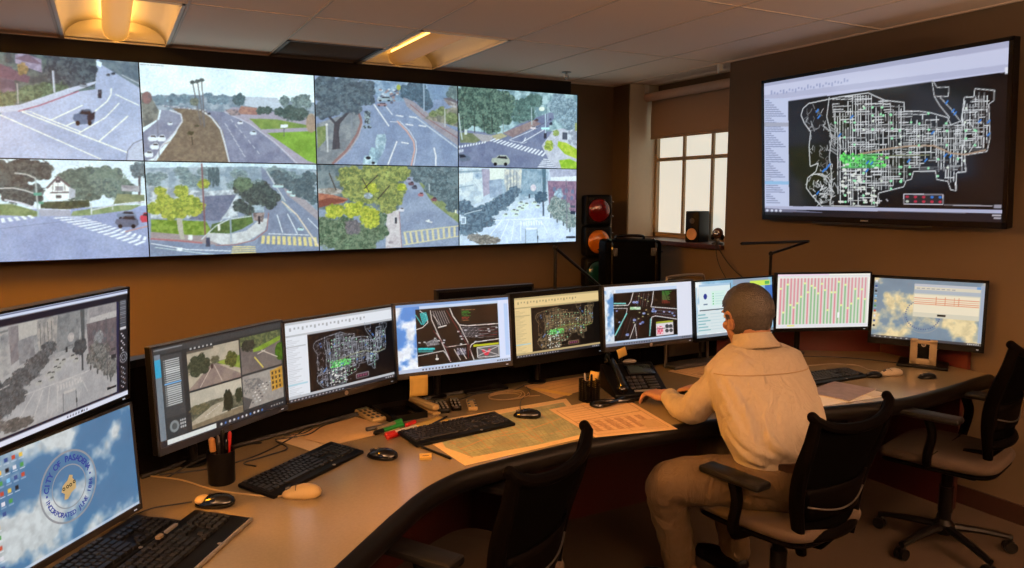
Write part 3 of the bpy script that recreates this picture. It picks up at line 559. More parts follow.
def pic_canopy_road():       # yellow-green canopy left, road with crossing right
    c = Cv(250, 141, (0.5, 0.57, 0.68), [(30, 42), (855, 50), (858, 512), (45, 536)], 17)
    c.poly([(30, 40), (860, 45), (860, 300), (30, 300)], (0.32, 0.40, 0.44), (0.46, 0.53, 0.56), 8)
    c.poly([(535, 110), (600, 110), (700, 220), (858, 370), (858, 520), (515, 525), (500, 300), (530, 200)], (0.49, 0.55, 0.67), (0.55, 0.61, 0.72), 18)
    c.poly([(600, 110), (700, 200), (858, 330), (858, 380), (700, 260)], (0.45, 0.52, 0.34), (0.56, 0.60, 0.42), 7)
    for x, y, r in ((640, 100, 55), (720, 120, 70), (800, 130, 70), (760, 190, 60), (830, 220, 50), (700, 180, 40), (820, 280, 40)): c.tree((x, y), r, r*.85, (0.26, 0.34, 0.38), (0.42, 0.50, 0.53), 6)
    c.poly([(430, 320), (505, 300), (518, 520), (425, 525)], (0.72, 0.69, 0.72), (0.78, 0.76, 0.78), 8); c.pl([(505, 300), (512, 420), (520, 522)], 5, (0.6, 0.48, 0.5))
    for x, y, r in ((100, 450, 80), (200, 480, 80), (300, 500, 70), (80, 390, 60), (180, 400, 70), (370, 420, 70), (260, 420, 50), (380, 350, 50)): c.tree((x, y), r, r*.85, (0.22, 0.33, 0.25), (0.44, 0.52, 0.42), 5)
    c.tree((235, 400), 45, 45, (0.34, 0.34, 0.38), (0.45, 0.44, 0.46), 4)
    c.poly([(38, 205), (120, 215), (210, 240), (180, 262), (40, 285)], (0.60, 0.36, 0.30), (0.70, 0.44, 0.34), 7); c.poly([(40, 250), (100, 232), (210, 245), (120, 270), (40, 290)], (0.48, 0.26, 0.22)); c.poly([(38, 180), (140, 175), (200, 200), (120, 215), (38, 205)], (0.70, 0.70, 0.70), (0.5, 0.48, 0.45), 5)
    for x, y, r in ((220, 110, 75), (330, 110, 80), (430, 100, 80), (300, 200, 80), (420, 200, 90), (240, 200, 60), (520, 90, 50), (480, 240, 45), (440, 280, 50), (500, 190, 45)): c.tree((x, y), r, r*.8, (0.36, 0.44, 0.26), (0.62, 0.64, 0.34), 4)
    for x, y, r in ((330, 330, 55), (340, 180, 38), (240, 300, 55), (130, 310, 50), (340, 370, 45), (520, 170, 25)): c.tree((x, y), r, r*.8, (0.50, 0.58, 0.18), (0.76, 0.76, 0.26), 5)
    c.el((325, 220), 26, 18, (0.66, 0.75, 0.8), (0.5, 0.55, 0.6), 4)
    for p, q in (((290, 120), (330, 200)), ((380, 100), (300, 180)), ((450, 160), (380, 240)), ((100, 90), (140, 190))): c.line(p, q, 6, (0.22, 0.20, 0.18))
    w = (0.84, 0.86, 0.88); y_ = (0.80, 0.77, 0.62)
    c.pl([(530, 432), (858, 395)], 6, y_); c.pl([(530, 505), (858, 455)], 6, y_); c.zebra((530, 435), (858, 398), (858, 455), (545, 505), 10, y_, .42)
    c.line((660, 365), (700, 375), 8, w); c.el((678, 362), 8, 5, w); c.line((560, 240), (585, 330), 3, (0.6, 0.66, 0.76))
    for x, y, col in ((595, 170, (0.3, 0.32, 0.4)), (632, 212, (0.66, 0.42, 0.46)), (518, 300, (0.8, 0.8, 0.85)), (710, 240, (0.5, 0.3, 0.34)), (575, 148, (0.4, 0.3, 0.35)), (560, 130, (0.6, 0.6, 0.7))): c.car(x, y, 34, 26, col)
    c.rect(480, 345, 492, 380, (0.12, 0.16, 0.22)); c.line((682, 150), (684, 200), 6, (0.7, 0.76, 0.8)); c.rect(835, 300, 845, 320, (0.9, 0.9, 0.8)); c.el((455, 490), 14, 8, (0.6, 0.56, 0.6))
    return c.grain(0.04)
def street_scene(c, gray=False):   # downtown street seen from above; quad already set to (38,50)(775,58)(768,512)(40,532)
    c.poly([(30, 40), (780, 50), (780, 540), (30, 540)], (0.72, 0.79, 0.88), (0.78, 0.85, 0.92), 20)
    c.poly([(230, 50), (600, 55), (580, 220), (400, 260), (250, 240)], (0.56, 0.66, 0.76), (0.72, 0.80, 0.87), 12)
    c.poly([(430, 55), (560, 58), (540, 230), (420, 230), (410, 150)], (0.46, 0.58, 0.68), (0.60, 0.70, 0.78), 9)
    c.poly([(38, 60), (180, 60), (190, 260), (45, 300)], (0.66, 0.74, 0.82), (0.80, 0.86, 0.90), 10); c.poly([(38, 90), (125, 85), (125, 130), (38, 160)], (0.84, 0.88, 0.90)); c.line((38, 80), (180, 72), 9, (0.5, 0.6, 0.68)); c.line((40, 175), (130, 160), 8, (0.56, 0.66, 0.74))
    c.poly([(180, 60), (228, 60), (232, 210), (190, 230)], (0.58, 0.56, 0.68), (0.66, 0.64, 0.74), 8); c.rect(145, 95, 160, 110, (0.4, 0.5, 0.62)); c.el((160, 105), 22, 20, (0.55, 0.66, 0.78), a=.6)
    c.poly([(228, 55), (330, 55), (330, 120), (230, 130)], (0.86, 0.90, 0.88)); c.poly([(225, 130), (300, 120), (310, 220), (230, 240)], (0.52, 0.60, 0.72), (0.62, 0.70, 0.8), 7)
    c.poly([(320, 60), (430, 60), (420, 200), (340, 240), (320, 150)], (0.66, 0.70, 0.74), (0.84, 0.84, 0.80), 5)
    for x in (336, 356, 376, 396): c.line((x, 75), (x+2, 200), 4, (0.44, 0.50, 0.56))
    c.poly([(600, 60), (775, 60), (775, 130), (610, 120)], (0.62, 0.64, 0.76), (0.70, 0.72, 0.82), 9); c.poly([(610, 108), (775, 100), (775, 132), (610, 130)], (0.86, 0.90, 0.94))
    c.poly([(590, 132), (775, 132), (772, 330), (600, 290)], (0.48, 0.38, 0.50), (0.60, 0.48, 0.58), 6)
    for x, y in ((625, 170), (660, 175), (700, 180), (740, 185), (640, 215), (690, 220), (735, 225)): c.rect(x, y, x+17, y+26, (0.40, 0.46, 0.60))
    c.tree((660, 215), 26, 30, (0.5, 0.6, 0.7), (0.6, 0.7, 0.8), 5)
    c.poly([(250, 380), (430, 270), (560, 270), (620, 370), (770, 470), (770, 520), (40, 530), (110, 470)], (0.70, 0.78, 0.90), (0.80, 0.87, 0.96), 22)
    for x, y, r in ((80, 300, 50), (130, 340, 60), (190, 330, 50), (240, 300, 50), (300, 270, 50), (340, 240, 40), (380, 200, 36), (220, 380, 40), (90, 420, 55), (150, 400, 55)): c.tree((x, y), r, r*.85, (0.27, 0.36, 0.45), (0.42, 0.52, 0.60), 5)
    for x, y, r in ((620, 300, 30), (655, 330, 36), (700, 350, 40), (740, 380, 40), (640, 270, 34), (690, 290, 36)): c.tree((x, y), r, r*1.1, (0.34, 0.44, 0.45), (0.62, 0.66, 0.66), 4)
    c.poly([(555, 58), (580, 58), (578, 210), (560, 210)], (0.32, 0.44, 0.52)); c.tree((550, 235), 38, 36, (0.22, 0.32, 0.42), (0.32, 0.42, 0.5), 5); c.line((562, 260), (563, 350), 11, (0.27, 0.34, 0.44))
    for x, y in ((410, 300), (395, 322), (390, 345), (428, 308), (440, 290), (455, 278), (375, 318), (420, 270), (325, 345), (505, 270), (525, 292)): c.car(x, y, 36, 22, (0.80, 0.88, 0.86))
    c.rect(470, 215, 480, 240, (0.18, 0.24, 0.32)); c.line((475, 215), (510, 213), 3, (0.4, 0.46, 0.54)); c.el((500, 175), 18, 22, (0.80, 0.76, 0.84), (0.9, 0.9, 0.9), 4); c.line((708, 125), (712, 440), 5, (0.42, 0.42, 0.5)); c.line((170, 300), (175, 430), 4, (0.35, 0.42, 0.5)); c.pl([(70, 340), (130, 322), (180, 312)], 4, (0.82, 0.88, 0.94))
    for x, y in ((650, 380), (690, 400), (730, 440), (240, 378), (210, 400), (610, 350)): c.el((x, y), 5, 14, (0.36, 0.40, 0.46))
    w = (0.90, 0.94, 0.98)
    for x0, x1 in ((300, 200), (345, 290), (380, 360), (420, 420)): c.line((x0, 380), (x1, 505), 6, w, .8)
    c.pl([(430, 375), (500, 370), (560, 400), (590, 460)], 6, w, .8); c.zebra((420, 385), (560, 380), (565, 405), (420, 412), 9, w, .5); c.line((250, 378), (600, 362), 4, w)
    c.poly([(450, 432), (522, 430), (524, 520), (450, 522)], (0.72, 0.81, 0.92)); c.pl([(450, 520), (450, 434), (522, 430), (526, 520)], 4, (0.36, 0.44, 0.52)); c.poly([(455, 424), (522, 422), (522, 434), (452, 436)], (0.9, 0.93, 0.95)); c.rect(522, 475, 530, 495, (0.25, 0.3, 0.36))
    c.tree((190, 495), 60, 28, (0.38, 0.38, 0.38), (0.54, 0.52, 0.48), 4); c.tree((130, 480), 35, 22, (0.46, 0.46, 0.46), (0.6, 0.58, 0.56), 4); c.tree((250, 500), 40, 20, (0.42, 0.4, 0.4), (0.56, 0.54, 0.5), 4)
    c.rect(52, 355, 82, 400, (0.84, 0.9, 0.96)); c.rect(57, 362, 77, 395, (0.55, 0.64, 0.74)); c.rect(706, 478, 765, 490, (0.10, 0.13, 0.18)); c.rect(735, 320, 765, 340, (0.16, 0.2, 0.28)); c.rect(735, 285, 765, 300, (0.3, 0.34, 0.42))
    return c
def pic_downtown():
    c = Cv(250, 141, (0.7, 0.8, 0.9), [(38, 50), (775, 58), (768, 512), (40, 532)], 18)
    return street_scene(c).grain(0.035)

# city road map: coordinates as (761 x 568) with the map frame at (85,190)-(725,515)
def road_map(c, tone=(0.80, 0.82, 0.84), dots=True, dense=1.0, west=True, bg=(0.05, 0.05, 0.055)):
    R = c.rng
    out = [(128, 215), (145, 200), (200, 188), (240, 180), (320, 168), (368, 190), (425, 196), (425, 222), (468, 222), (500, 226), (550, 240), (560, 262), (590, 250), (598, 180), (625, 180), (628, 155), (684, 160), (682, 190), (668, 200), (672, 300), (664, 340), (600, 352), (603, 400), (576, 405), (576, 458), (560, 455), (552, 430), (520, 425), (516, 400), (452, 402), (446, 425), (430, 430), (424, 448), (350, 468), (346, 508), (180, 510), (150, 475), (136, 455), (140, 425), (165, 405), (172, 380), (148, 390), (145, 330), (150, 285), (132, 260), (122, 235)]
    P = np.array(out)
    def inside(x, y):
        r = False; n = len(P)
        for i in range(n):
            xa, ya = P[i]; xb, yb = P[(i+1) % n]
            if (ya > y) != (yb > y) and x < (xb-xa)*(y-ya)/(yb-ya)+xa: r = not r
        return r
    core = lambda x, y: inside(x, y) and x > 212+0.06*(y-190)
    k = lambda s: tuple(v*s for v in tone)
    x = 222.0
    while x < 670:
        y = 175.0; sh = 0.45+0.5*R.rand()
        while y < 512:
            L = 12+R.rand()*46
            if x > 590: L *= 0.6
            if core(x, y) and core(x+0.015*L, y+L) and R.rand() < 0.84: c.line((x, y), (x+0.015*L, y+L), 2.0+R.rand()*1.4, k(min(1, sh+0.12+0.25*R.rand())))
            y += L+1
        x += (6.4+R.rand()*5)/dense
    y = 180.0
    while y < 508:
        x = 215.0; sh = 0.42+0.5*R.rand()
        while x < 672:
            L = 12+R.rand()*44
            if core(x, y) and core(x+L, y) and R.rand() < 0.60: c.line((x, y), (x+L, y-0.04*L), 2.0+R.rand()*1.4, k(min(1, sh+0.1+0.3*R.rand())))
            x += L+1
        y += (6.5+R.rand()*5)/dense
    if west:
        for i in range(46):
            x = 135+R.rand()*78; y = 200+R.rand()*180
            if inside(x, y): c.pl([(x, y), (x+R.randn()*7, y+6+R.rand()*5), (x+R.randn()*9, y+14+R.rand()*6)], 2.2, k(0.45+0.4*R.rand()))
        for i in range(60):
            x = 145+R.rand()*70; y = 395+R.rand()*105
            if inside(x, y): c.pl([(x, y), (x+R.randn()*9, y+R.randn()*9), (x+R.randn()*10, y+R.randn()*10)], 2.6, k(0.6+0.4*R.rand()))
        for i in range(20):
            x = 205+R.rand()*14; y = 260+R.rand()*80; c.line((x, y), (x+10+R.rand()*14, y+20*R.rand()), 2.4, k(0.7))
    c.pl(out, 2.8, k(0.95), close=True)
    c.pl([(206, 180), (198, 240), (212, 300), (205, 360), (212, 420), (208, 505)], 3.2, k(0.85)); c.pl([(215, 200), (222, 260), (240, 330), (232, 380)], 2.6, k(0.8))
    c.pl([(505, 130), (512, 178), (552, 178), (554, 150), (520, 152), (508, 132)], 2.6, k(0.9), close=False); c.pl([(512, 178), (528, 205), (556, 240), (548, 255)], 2.8, k(0.9)); c.pl([(528, 180), (560, 215), (590, 255)], 2.8, k(0.85))
    c.pl([(600, 190), (592, 235), (603, 290), (590, 350)], 3.4, k(0.95)); c.pl([(612, 250), (640, 300), (612, 345)], 3, k(0.9)); c.pl([(640, 165), (636, 320)], 2, k(0.7)); c.pl([(655, 165), (652, 330)], 2, k(0.7)); c.pl([(600, 392), (604, 388), (604, 402), (580, 402)], 2.5, k(0.9))
    c.pl([(290, 352), (380, 334), (440, 326), (510, 324), (560, 346), (600, 350), (660, 336)], 4.5, (0.62*tone[0]/.8, 0.60, 0.46*tone[2]/.84)); c.pl([(300, 365), (400, 355), (500, 352)], 3, (0.5, 0.52, 0.4))
    if dots:
        g = (0.36, 0.85, 0.45)
        for i in range(9):
            y = 356+i*4.6; x = 232+R.rand()*20
            c.line((x, y), (x+90+R.rand()*60, y-4), 3.2, (0.30, 0.78, 0.36), .85)
        for i in range(44):
            x = 232+R.rand()*150; y = 350+R.rand()*42; c.el((x, y), 4, 3.4, (0.45, 0.95, 0.45))
        for i in range(120):
            x = 225+round(R.rand()*16)*27+R.randn()*2; y = 190+round(R.rand()*14)*22+R.randn()*2
            if core(x, y): c.el((x, y), 3.6, 3.6, (0.62, 0.95, 0.74) if R.rand() < .7 else (0.9, 0.95, 0.9))
        for i in range(40):
            x = 225+R.rand()*120; y = 380+R.rand()*125
            if inside(x, y): c.el((x, y), 6, 3.4, (0.9, 0.92, 0.9))
        for x, y in ((175, 240), (170, 222), (196, 396), (204, 386), (236, 295), (272, 240), (318, 376), (330, 378), (316, 400), (508, 285), (548, 195), (566, 220), (572, 228), (643, 250), (668, 252), (668, 290), (545, 352), (560, 355), (438, 370), (170, 470), (188, 402), (488, 368)):
            c.line((x-4, y+5), (x+4, y-5), 5, (0.22, 0.52, 0.88))
    return c
def map_window(c, x0=85, bg=(0.055, 0.055, 0.06), pane=(0.80, 0.82, 0.93), side=(0.76, 0.80, 0.93), txt=(0.52, 0.55, 0.68), dots=True, tone=(0.80, 0.82, 0.84), bar=True, dense=1.0):
    """desktop window: ribbon, list column and map; drawing frame (12,138)(726,14)(712,545)(14,545) as the picture's corners"""
    return c
def pic_tv():
    c = Cv(360, 206, (0.80, 0.82, 0.94), [(12, 140), (727, 14), (710, 552), (10, 540)], 21)
    c.poly([(10, 138), (730, 12), (730, 45), (10, 158)], (0.70, 0.72, 0.84)); c.poly([(10, 150), (730, 34), (730, 90), (10, 182)], (0.82, 0.84, 0.95)); c.poly([(10, 176), (730, 82), (730, 100), (10, 192)], (0.74, 0.76, 0.88))
    for i in range(26):
        x = 32+i*9; y = 168-i*1.55+(i % 3)*3
        c.line((x, y), (x+5, y-.8), 6 if i % 4 else 11, (0.62, 0.66, 0.82), .8)
    c.poly([(10, 186), (88, 184), (88, 512), (10, 512)], (0.80, 0.84, 0.96)); c.poly([(84, 193), (725, 105), (712, 515), (84, 512)], (0.06, 0.06, 0.07), (0.085, 0.085, 0.095), 40)
    for i in range(48):
        y = 192+i*6.6; c.line((15, y), (28+(i*7 % 50), y), 2.6, (0.56, 0.60, 0.74))
    c.rect(12, 258, 84, 270, (0.68, 0.70, 0.78)); c.rect(12, 436, 84, 446, (0.60, 0.78, 0.94))
    road_map(c, tone=(0.90, 0.92, 0.94), dense=1.22)
    c.poly([(12, 512), (712, 513), (712, 524), (12, 522)], (0.72, 0.74, 0.86)); c.poly([(10, 522), (712, 524), (712, 556), (10, 545)], (0.12, 0.12, 0.15)); c.poly([(10, 518), (200, 530), (10, 530)], (0.45, 0.46, 0.56))
    for x in (18, 32, 45, 58): c.el((x, 526), 4, 4, (0.85, 0.87, 0.95))
    c.rect(680, 527, 705, 533, (0.8, 0.8, 0.85)); c.rect(685, 536, 705, 540, (0.8, 0.8, 0.85)); c.rect(684, 498, 706, 508, (0.6, 0.6, 0.66)); c.rect(713, 92, 725, 112, (0.92, 0.93, 0.98))
    c.line((540, 501), (680, 502), 3, (0.7, 0.7, 0.75)); c.rect(424, 470, 538, 500, (0.18, 0.18, 0.2)); c.pl([(424, 470), (538, 470), (538, 500), (424, 500)], 2.6, (0.82, 0.83, 0.88), close=True)
    for i in range(5):
        for j in range(2): c.el((434+i*24, 478+j*14), 5, 4, ((0.75, 0.2, 0.3), (0.2, 0.5, 0.9))[(i > 2 and j == 0)] if not (i == 0 and j) else (0.8, 0.85, 0.8))
    c.line((352, 484), (352, 500), 3, (0.85, 0.85, 0.88)); c.line((345, 492), (360, 492), 3, (0.85, 0.85, 0.88)); c.line((372, 486), (378, 493), 3, (0.8, 0.8, 0.85)); c.line((332, 490), (340, 492), 3, (0.8, 0.8, 0.85))
    return c
def pic_map_monitor(seed, pane, blk, tone, dots=True, full=False, W=210, H=130):
    """same map program on a desk monitor (frame 0..1)"""
    c = Cv(W, H, pane, None, seed)
    dk = tuple(v*0.82 for v in pane); dd = tuple(v*0.62 for v in pane)
    c.rect(0, 0, 1, 0.035, dk); c.rect(0, 0.16, 1, 0.185, dk)
    for i in range(20): c.rect(0.04+i*0.035, 0.075, 0.055+i*0.035, 0.095+0.02*(i % 3 == 0), dd, a=.7)
    for i in range(34): c.rect(0.015, 0.22+i*0.021, 0.06+0.012*(i*5 % 7), 0.229+i*0.021, tuple(v*0.78 for v in pane), a=.55)
    c.rect(0.0, 0.30, 0.17, 0.315, dk); c.rect(0.0, 0.775, 0.17, 0.79, (0.62, 0.80, 0.86))
    x0 = 0.185
    c.rect(x0, 0.19, 1.0 if not full else 0.985, 0.925, blk)
    c.setquad([(84, 150), (725, 150), (725, 515), (84, 515)], (x0, 0.19, 0.985, 0.92))
    road_map(c, tone=tone, dots=dots, dense=1.15)
    c.rect(424, 470, 520, 498, (0.25, 0.12, 0.14)); c.pl([(424, 470), (520, 470), (520, 498), (424, 498)], 3, tuple(min(1, v*1.1) for v in tone), close=True)
    for i in range(4): c.el((440+i*20, 484), 7, 7, (0.5, 0.25, 0.4))
    c.line((350, 484), (350, 500), 3, tone); c.line((342, 492), (360, 492), 3, tone); c.line((376, 490), (384, 494), 3, tone)
    c.setquad(None)
    c.rect(0, 0.925, 1, 0.955, dk); c.rect(0, 0.955, 1, 1, (0.16, 0.17, 0.2))
    for i in range(16): c.rect(0.02+i*0.03, 0.965, 0.033+i*0.03, 0.985, (0.75, 0.75, 0.78), a=.8)
    for i in range(4): c.rect(0.90+i*0.022, 0.967, 0.912+i*0.022, 0.983, (0.7, 0.7, 0.72))
    return c
def pic_sky(c, x0=0, y0=0, x1=1, y1=1, seed=3, blue=(0.36, 0.56, 0.78), cloud=(0.88, 0.91, 0.94), thr=0.52, sc=3.2):
    ys, ye, xs, xe = int(y0*c.h), int(y1*c.h), int(x0*c.w), int(x1*c.w); hh, ww = ye-ys, xe-xs
    n = c.nz(max(ww, hh)/sc, 5, (hh, ww)); n = n+0.10*np.linspace(-0.6, 0.6, hh)[:, None]
    t = np.clip((n-thr)*7+0.5, 0, 1)[..., None]; sh = (0.86+0.28*c.nz(9, 3, (hh, ww)))[..., None]
    c.a[ys:ye, xs:xe] = np.array(blue)*(1-t)*(0.9+0.2*n[..., None])+np.array(cloud)*t*np.clip(sh, 0, 1.05); return c
def pic_downtown_grey():     # camera program with the grey street
    c = Cv(250, 145, (0.06, 0.07, 0.15), None, 31)
    q = [(38, 50), (775, 58), (768, 512), (40, 532)]
    c.setquad(q, (0.0, 0.10, 0.905, 0.925)); street_scene(c); c.gray(0.72); c.a *= np.array([0.78, 0.76, 0.74]); c.grain(0.04); c.setquad(None)
    c.rect(0, 0, 1, 0.045, (0.80, 0.84, 0.92)); c.rect(0, 0.012, 1, 0.022, (0.25, 0.28, 0.42)); c.rect(0, 0.048, 1, 0.10, (0.05, 0.06, 0.13)); c.rect(0, 0.93, 1, 0.955, (0.05, 0.06, 0.16))
    c.rect(0.905, 0.045, 1, 0.955, (0.07, 0.08, 0.11)); c.rect(0.905, 0.1, 0.925, 0.95, (0.10, 0.12, 0.26))
    for i in range(20): c.rect(0.935, 0.10+i*0.012, 0.985, 0.106+i*0.012, (0.66, 0.68, 0.72), a=.8)
    c.rect(0.935, 0.345, 0.985, 0.37, (0.8, 0.8, 0.82))
    for i in range(8): c.rect(0.94+0.012*(i % 3), 0.40+i*0.022, 0.952+0.012*(i % 3), 0.412+i*0.022, (0.8, 0.8, 0.84))
    for r in (0.030, 0.016): c.pl([(0.962+r*cos(i*pi/8), 0.63+r*1.6*sin(i*pi/8)) for i in range(17)], 0.004, (0.8, 0.82, 0.86))
    for i in range(14): c.rect(0.94+0.014*(i % 3), 0.71+i*0.015, 0.95+0.014*(i % 3), 0.718+i*0.015, (0.75, 0.77, 0.82))
    c.rect(0, 0.955, 1, 1, (0.84, 0.86, 0.92))
    for i in range(8): c.rect(0.52+i*0.02, 0.97, 0.53+i*0.02, 0.985, (0.4, 0.42, 0.5))
    c.el((0.63, 0.975), .006, .01, (0.05, 0.05, 0.06))
    return c
def pic_seal_desktop():      # sky wallpaper with icons and the blank ring of the seal
    c = Cv(250, 150, (0.4, 0.6, 0.8), None, 36)
    pic_sky(c, blue=(0.30, 0.48, 0.64), cloud=(0.76, 0.79, 0.80), thr=0.50, sc=3.6)
    icons(c, 6); c.rect(0, 0.975, 1, 1, (0.8, 0.84, 0.9), a=.7); return c
def icons(c, ncol, rows=11, x0=0.012):
    for i in range(ncol):
        for j in range(rows if i < 2 else 6-(i-2)):
            cc = ((0.85, 0.85, 0.88), (0.9, 0.75, 0.3), (0.2, 0.3, 0.55), (0.3, 0.6, 0.3), (0.1, 0.1, 0.12), (0.75, 0.3, 0.2), (0.5, 0.75, 0.9))[(i*3+j*2) % 7]
            c.rect(x0+i*0.042, 0.04+j*0.083, x0+0.020+i*0.042, 0.073+j*0.083, cc); c.rect(x0-0.004+i*0.042, 0.083+j*0.083, x0+0.026+i*0.042, 0.090+j*0.083, (0.9, 0.92, 0.95), a=.7)
def pic_four_feeds():        # camera program with four pictures
    c = Cv(240, 142, (0.16, 0.18, 0.19), None, 35)
    c.rect(0, 0, 1, 0.07, (0.22, 0.24, 0.25)); c.rect(0, 0.02, 0.2, 0.03, (0.55, 0.56, 0.58)); c.rect(0.0, 0.07, 0.045, 0.93, (0.45, 0.50, 0.54)); c.rect(0.0, 0.12, 0.045, 0.30, (0.20, 0.62, 0.78)); c.rect(0.05, 0.09, 0.19, 0.72, (0.24, 0.26, 0.27)); c.rect(0.05, 0.72, 0.19, 0.93, (0.2, 0.22, 0.23))
    for i in range(22): c.rect(0.065, 0.14+i*0.0215, 0.17, 0.152+i*0.0215, (0.78, 0.80, 0.80)); c.rect(0.068, 0.14+i*0.0215, 0.075, 0.152+i*0.0215, (0.3, 0.32, 0.33))
    c.rect(0.06, 0.372, 0.175, 0.386, (0.45, 0.68, 0.88))
    for i in range(6): c.rect(0.25+i*0.03, 0.075, 0.262+i*0.03, 0.09, (0.75, 0.77, 0.78))
    c.el((0.105, 0.82), 0.032, 0.06, (0.5, 0.54, 0.55)); c.el((0.105, 0.82), 0.018, 0.034, (0.3, 0.33, 0.34))
    for i in range(9): c.rect(0.145+0.014*(i % 3), 0.77+0.034*(i//3), 0.155+0.014*(i % 3), 0.79+0.034*(i//3), (0.7, 0.72, 0.73))
    c.rect(0.0, 0.93, 1, 1, (0.14, 0.15, 0.17)); c.rect(0.05, 0.935, 0.40, 0.985, (0.84, 0.86, 0.85))
    for i in range(11): c.el((0.44+i*0.034, 0.965), 0.008, 0.013, ((0.85, 0.86, 0.86), (0.3, 0.5, 0.8), (0.8, 0.8, 0.82))[i % 3])
    for i in range(5): c.rect(0.86+i*0.025, 0.955, 0.872+i*0.025, 0.97, (0.7, 0.72, 0.72))
    g = (0.36, 0.37, 0.36)
    def feed(x0, y0, x1, y1, k):
        c.setquad([(0, 0), (10, 0), (10, 10), (0, 10)], (x0, y0, x1, y1))
        if k == 0:
            c.rect(0, 0, 10, 10, (0.64, 0.61, 0.54), (0.70, 0.66, 0.58), 12); c.rect(0, 4.2, 10, 5.4, (0.36, 0.36, 0.30), (0.5, 0.48, 0.4), 4); c.poly([(4.4, 4.6), (5.2, 4.6), (10, 9), (10, 10), (0, 10), (0, 9.6)], (0.50, 0.44, 0.42), (0.56, 0.50, 0.46), 10); c.poly([(5.4, 4.4), (10, 4), (10, 7.6), (6, 5)], (0.42, 0.50, 0.22), (0.56, 0.62, 0.26), 6); c.poly([(5.2, 4.8), (10, 7.6), (10, 8.2)], (0.66, 0.60, 0.55))
            c.tree((2.1, 4.2), 1.9, 2.6, (0.16, 0.2, 0.15), (0.27, 0.3, 0.23), 4); c.tree((8.3, 4.6), 1.2, 1.9, (0.22, 0.26, 0.12), (0.38, 0.38, 0.2), 4); c.tree((5.2, 3.6), .8, .9, (0.3, 0.3, 0.24), (0.4, 0.4, 0.3), 3); c.line((4.5, 5), (2, 9.8), .15, (0.75, 0.7, 0.65)); c.line((4.9, 5), (6.2, 9.6), .15, (0.75, 0.7, 0.65)); c.rect(4.2, 4.6, 4.7, 5.8, (0.3, 0.22, 0.2))
        elif k == 1:
            c.rect(0, 0, 10, 10, (0.40, 0.37, 0.36), (0.45, 0.42, 0.4), 10); c.poly([(0, 0), (10, 0), (10, 2.6), (3, 3.8), (0, 2.4)], (0.28, 0.32, 0.22), (0.42, 0.46, 0.3), 4); c.poly([(3, 3.8), (10, 1.8), (10, 3), (5, 4.6), (3, 4.6)], (0.45, 0.56, 0.18), (0.52, 0.62, 0.24), 5); c.tree((2, 2.4), 1.6, 1.5, (0.13, 0.15, 0.14), (0.22, 0.24, 0.2), 4); c.el((9.8, 6.2), 1.4, 2.6, (0.2, 0.33, 0.08), (0.3, 0.45, 0.12), 3)
            c.line((3.2, 6), (5.2, 9.5), .3, (0.85, 0.78, 0.35)); c.line((5, 4.6), (9, 7.6), .2, (0.8, 0.76, 0.7)); c.line((4, 5.4), (6, 4.8), .2, (0.8, 0.76, 0.7))
        elif k == 2:
            c.rect(0, 0, 10, 10, (0.68, 0.66, 0.60), (0.74, 0.71, 0.64), 14); c.poly([(0, 4), (4, 3.6), (10, 4.4), (10, 8), (0, 8)], (0.28, 0.29, 0.24), (0.42, 0.42, 0.35), 4); c.poly([(0, 8), (4, 5.2), (6.5, 4.8), (5.6, 8.5), (2, 10), (0, 10)], (0.64, 0.60, 0.52), (0.7, 0.66, 0.58), 7); c.tree((7.1, 5.2), .9, 3, (0.1, 0.13, 0.1), (0.18, 0.2, 0.15), 3); c.poly([(0, 9), (10, 8), (10, 10), (0, 10)], (0.46, 0.42, 0.34), (0.52, 0.47, 0.38), 5)
            for i in range(9): c.el((2.6+i*.35, 7.6-i*.25), .12, .1, (0.85, 0.83, 0.8))
            c.tree((1.6, 5), 1.8, 1.2, (0.3, 0.3, 0.22), (0.42, 0.4, 0.3), 4); c.tree((9.3, 4.6), .7, 2, (0.14, 0.17, 0.12), (0.2, 0.24, 0.18), 3)
        else:
            c.rect(0, 0, 10, 10, (0.56, 0.54, 0.52), (0.62, 0.60, 0.57), 9); c.poly([(0, 1), (4, 1.6), (5.5, 4), (0, 6)], (0.42, 0.42, 0.42), (0.6, 0.58, 0.55), 3); c.poly([(6.8, 0.6), (10, 0), (10, 6.8), (7, 7)], (0.70, 0.52, 0.20), (0.78, 0.6, 0.26), 4)
            for i in range(4):
                for j in range(3): c.rect(7.2+j*.9, 1+i*1.5, 7.6+j*.9, 2+i*1.5, (0.25, 0.2, 0.15))
            for i in range(24): c.el((1.2+(i % 4)*.9+(i//4)*.55, 8.6-(i//4)*.95), .26, .2, ((0.85, 0.84, 0.82), (0.3, 0.28, 0.3), (0.7, 0.7, 0.7))[i % 3])
            c.poly([(0, 6), (2, 7.6), (1, 10), (0, 10)], (0.3, 0.3, 0.3))
        c.setquad(None)
    feed(0.225, 0.105, 0.62, 0.515, 0); feed(0.632, 0.09, 0.985, 0.505, 1); feed(0.225, 0.535, 0.62, 0.915, 2); feed(0.632, 0.525, 0.985, 0.90, 3)
    c.rect(0.225, 0.105, 0.42, 0.13, (0.1, 0.1, 0.1), a=.6)
    return c.grain(0.03)
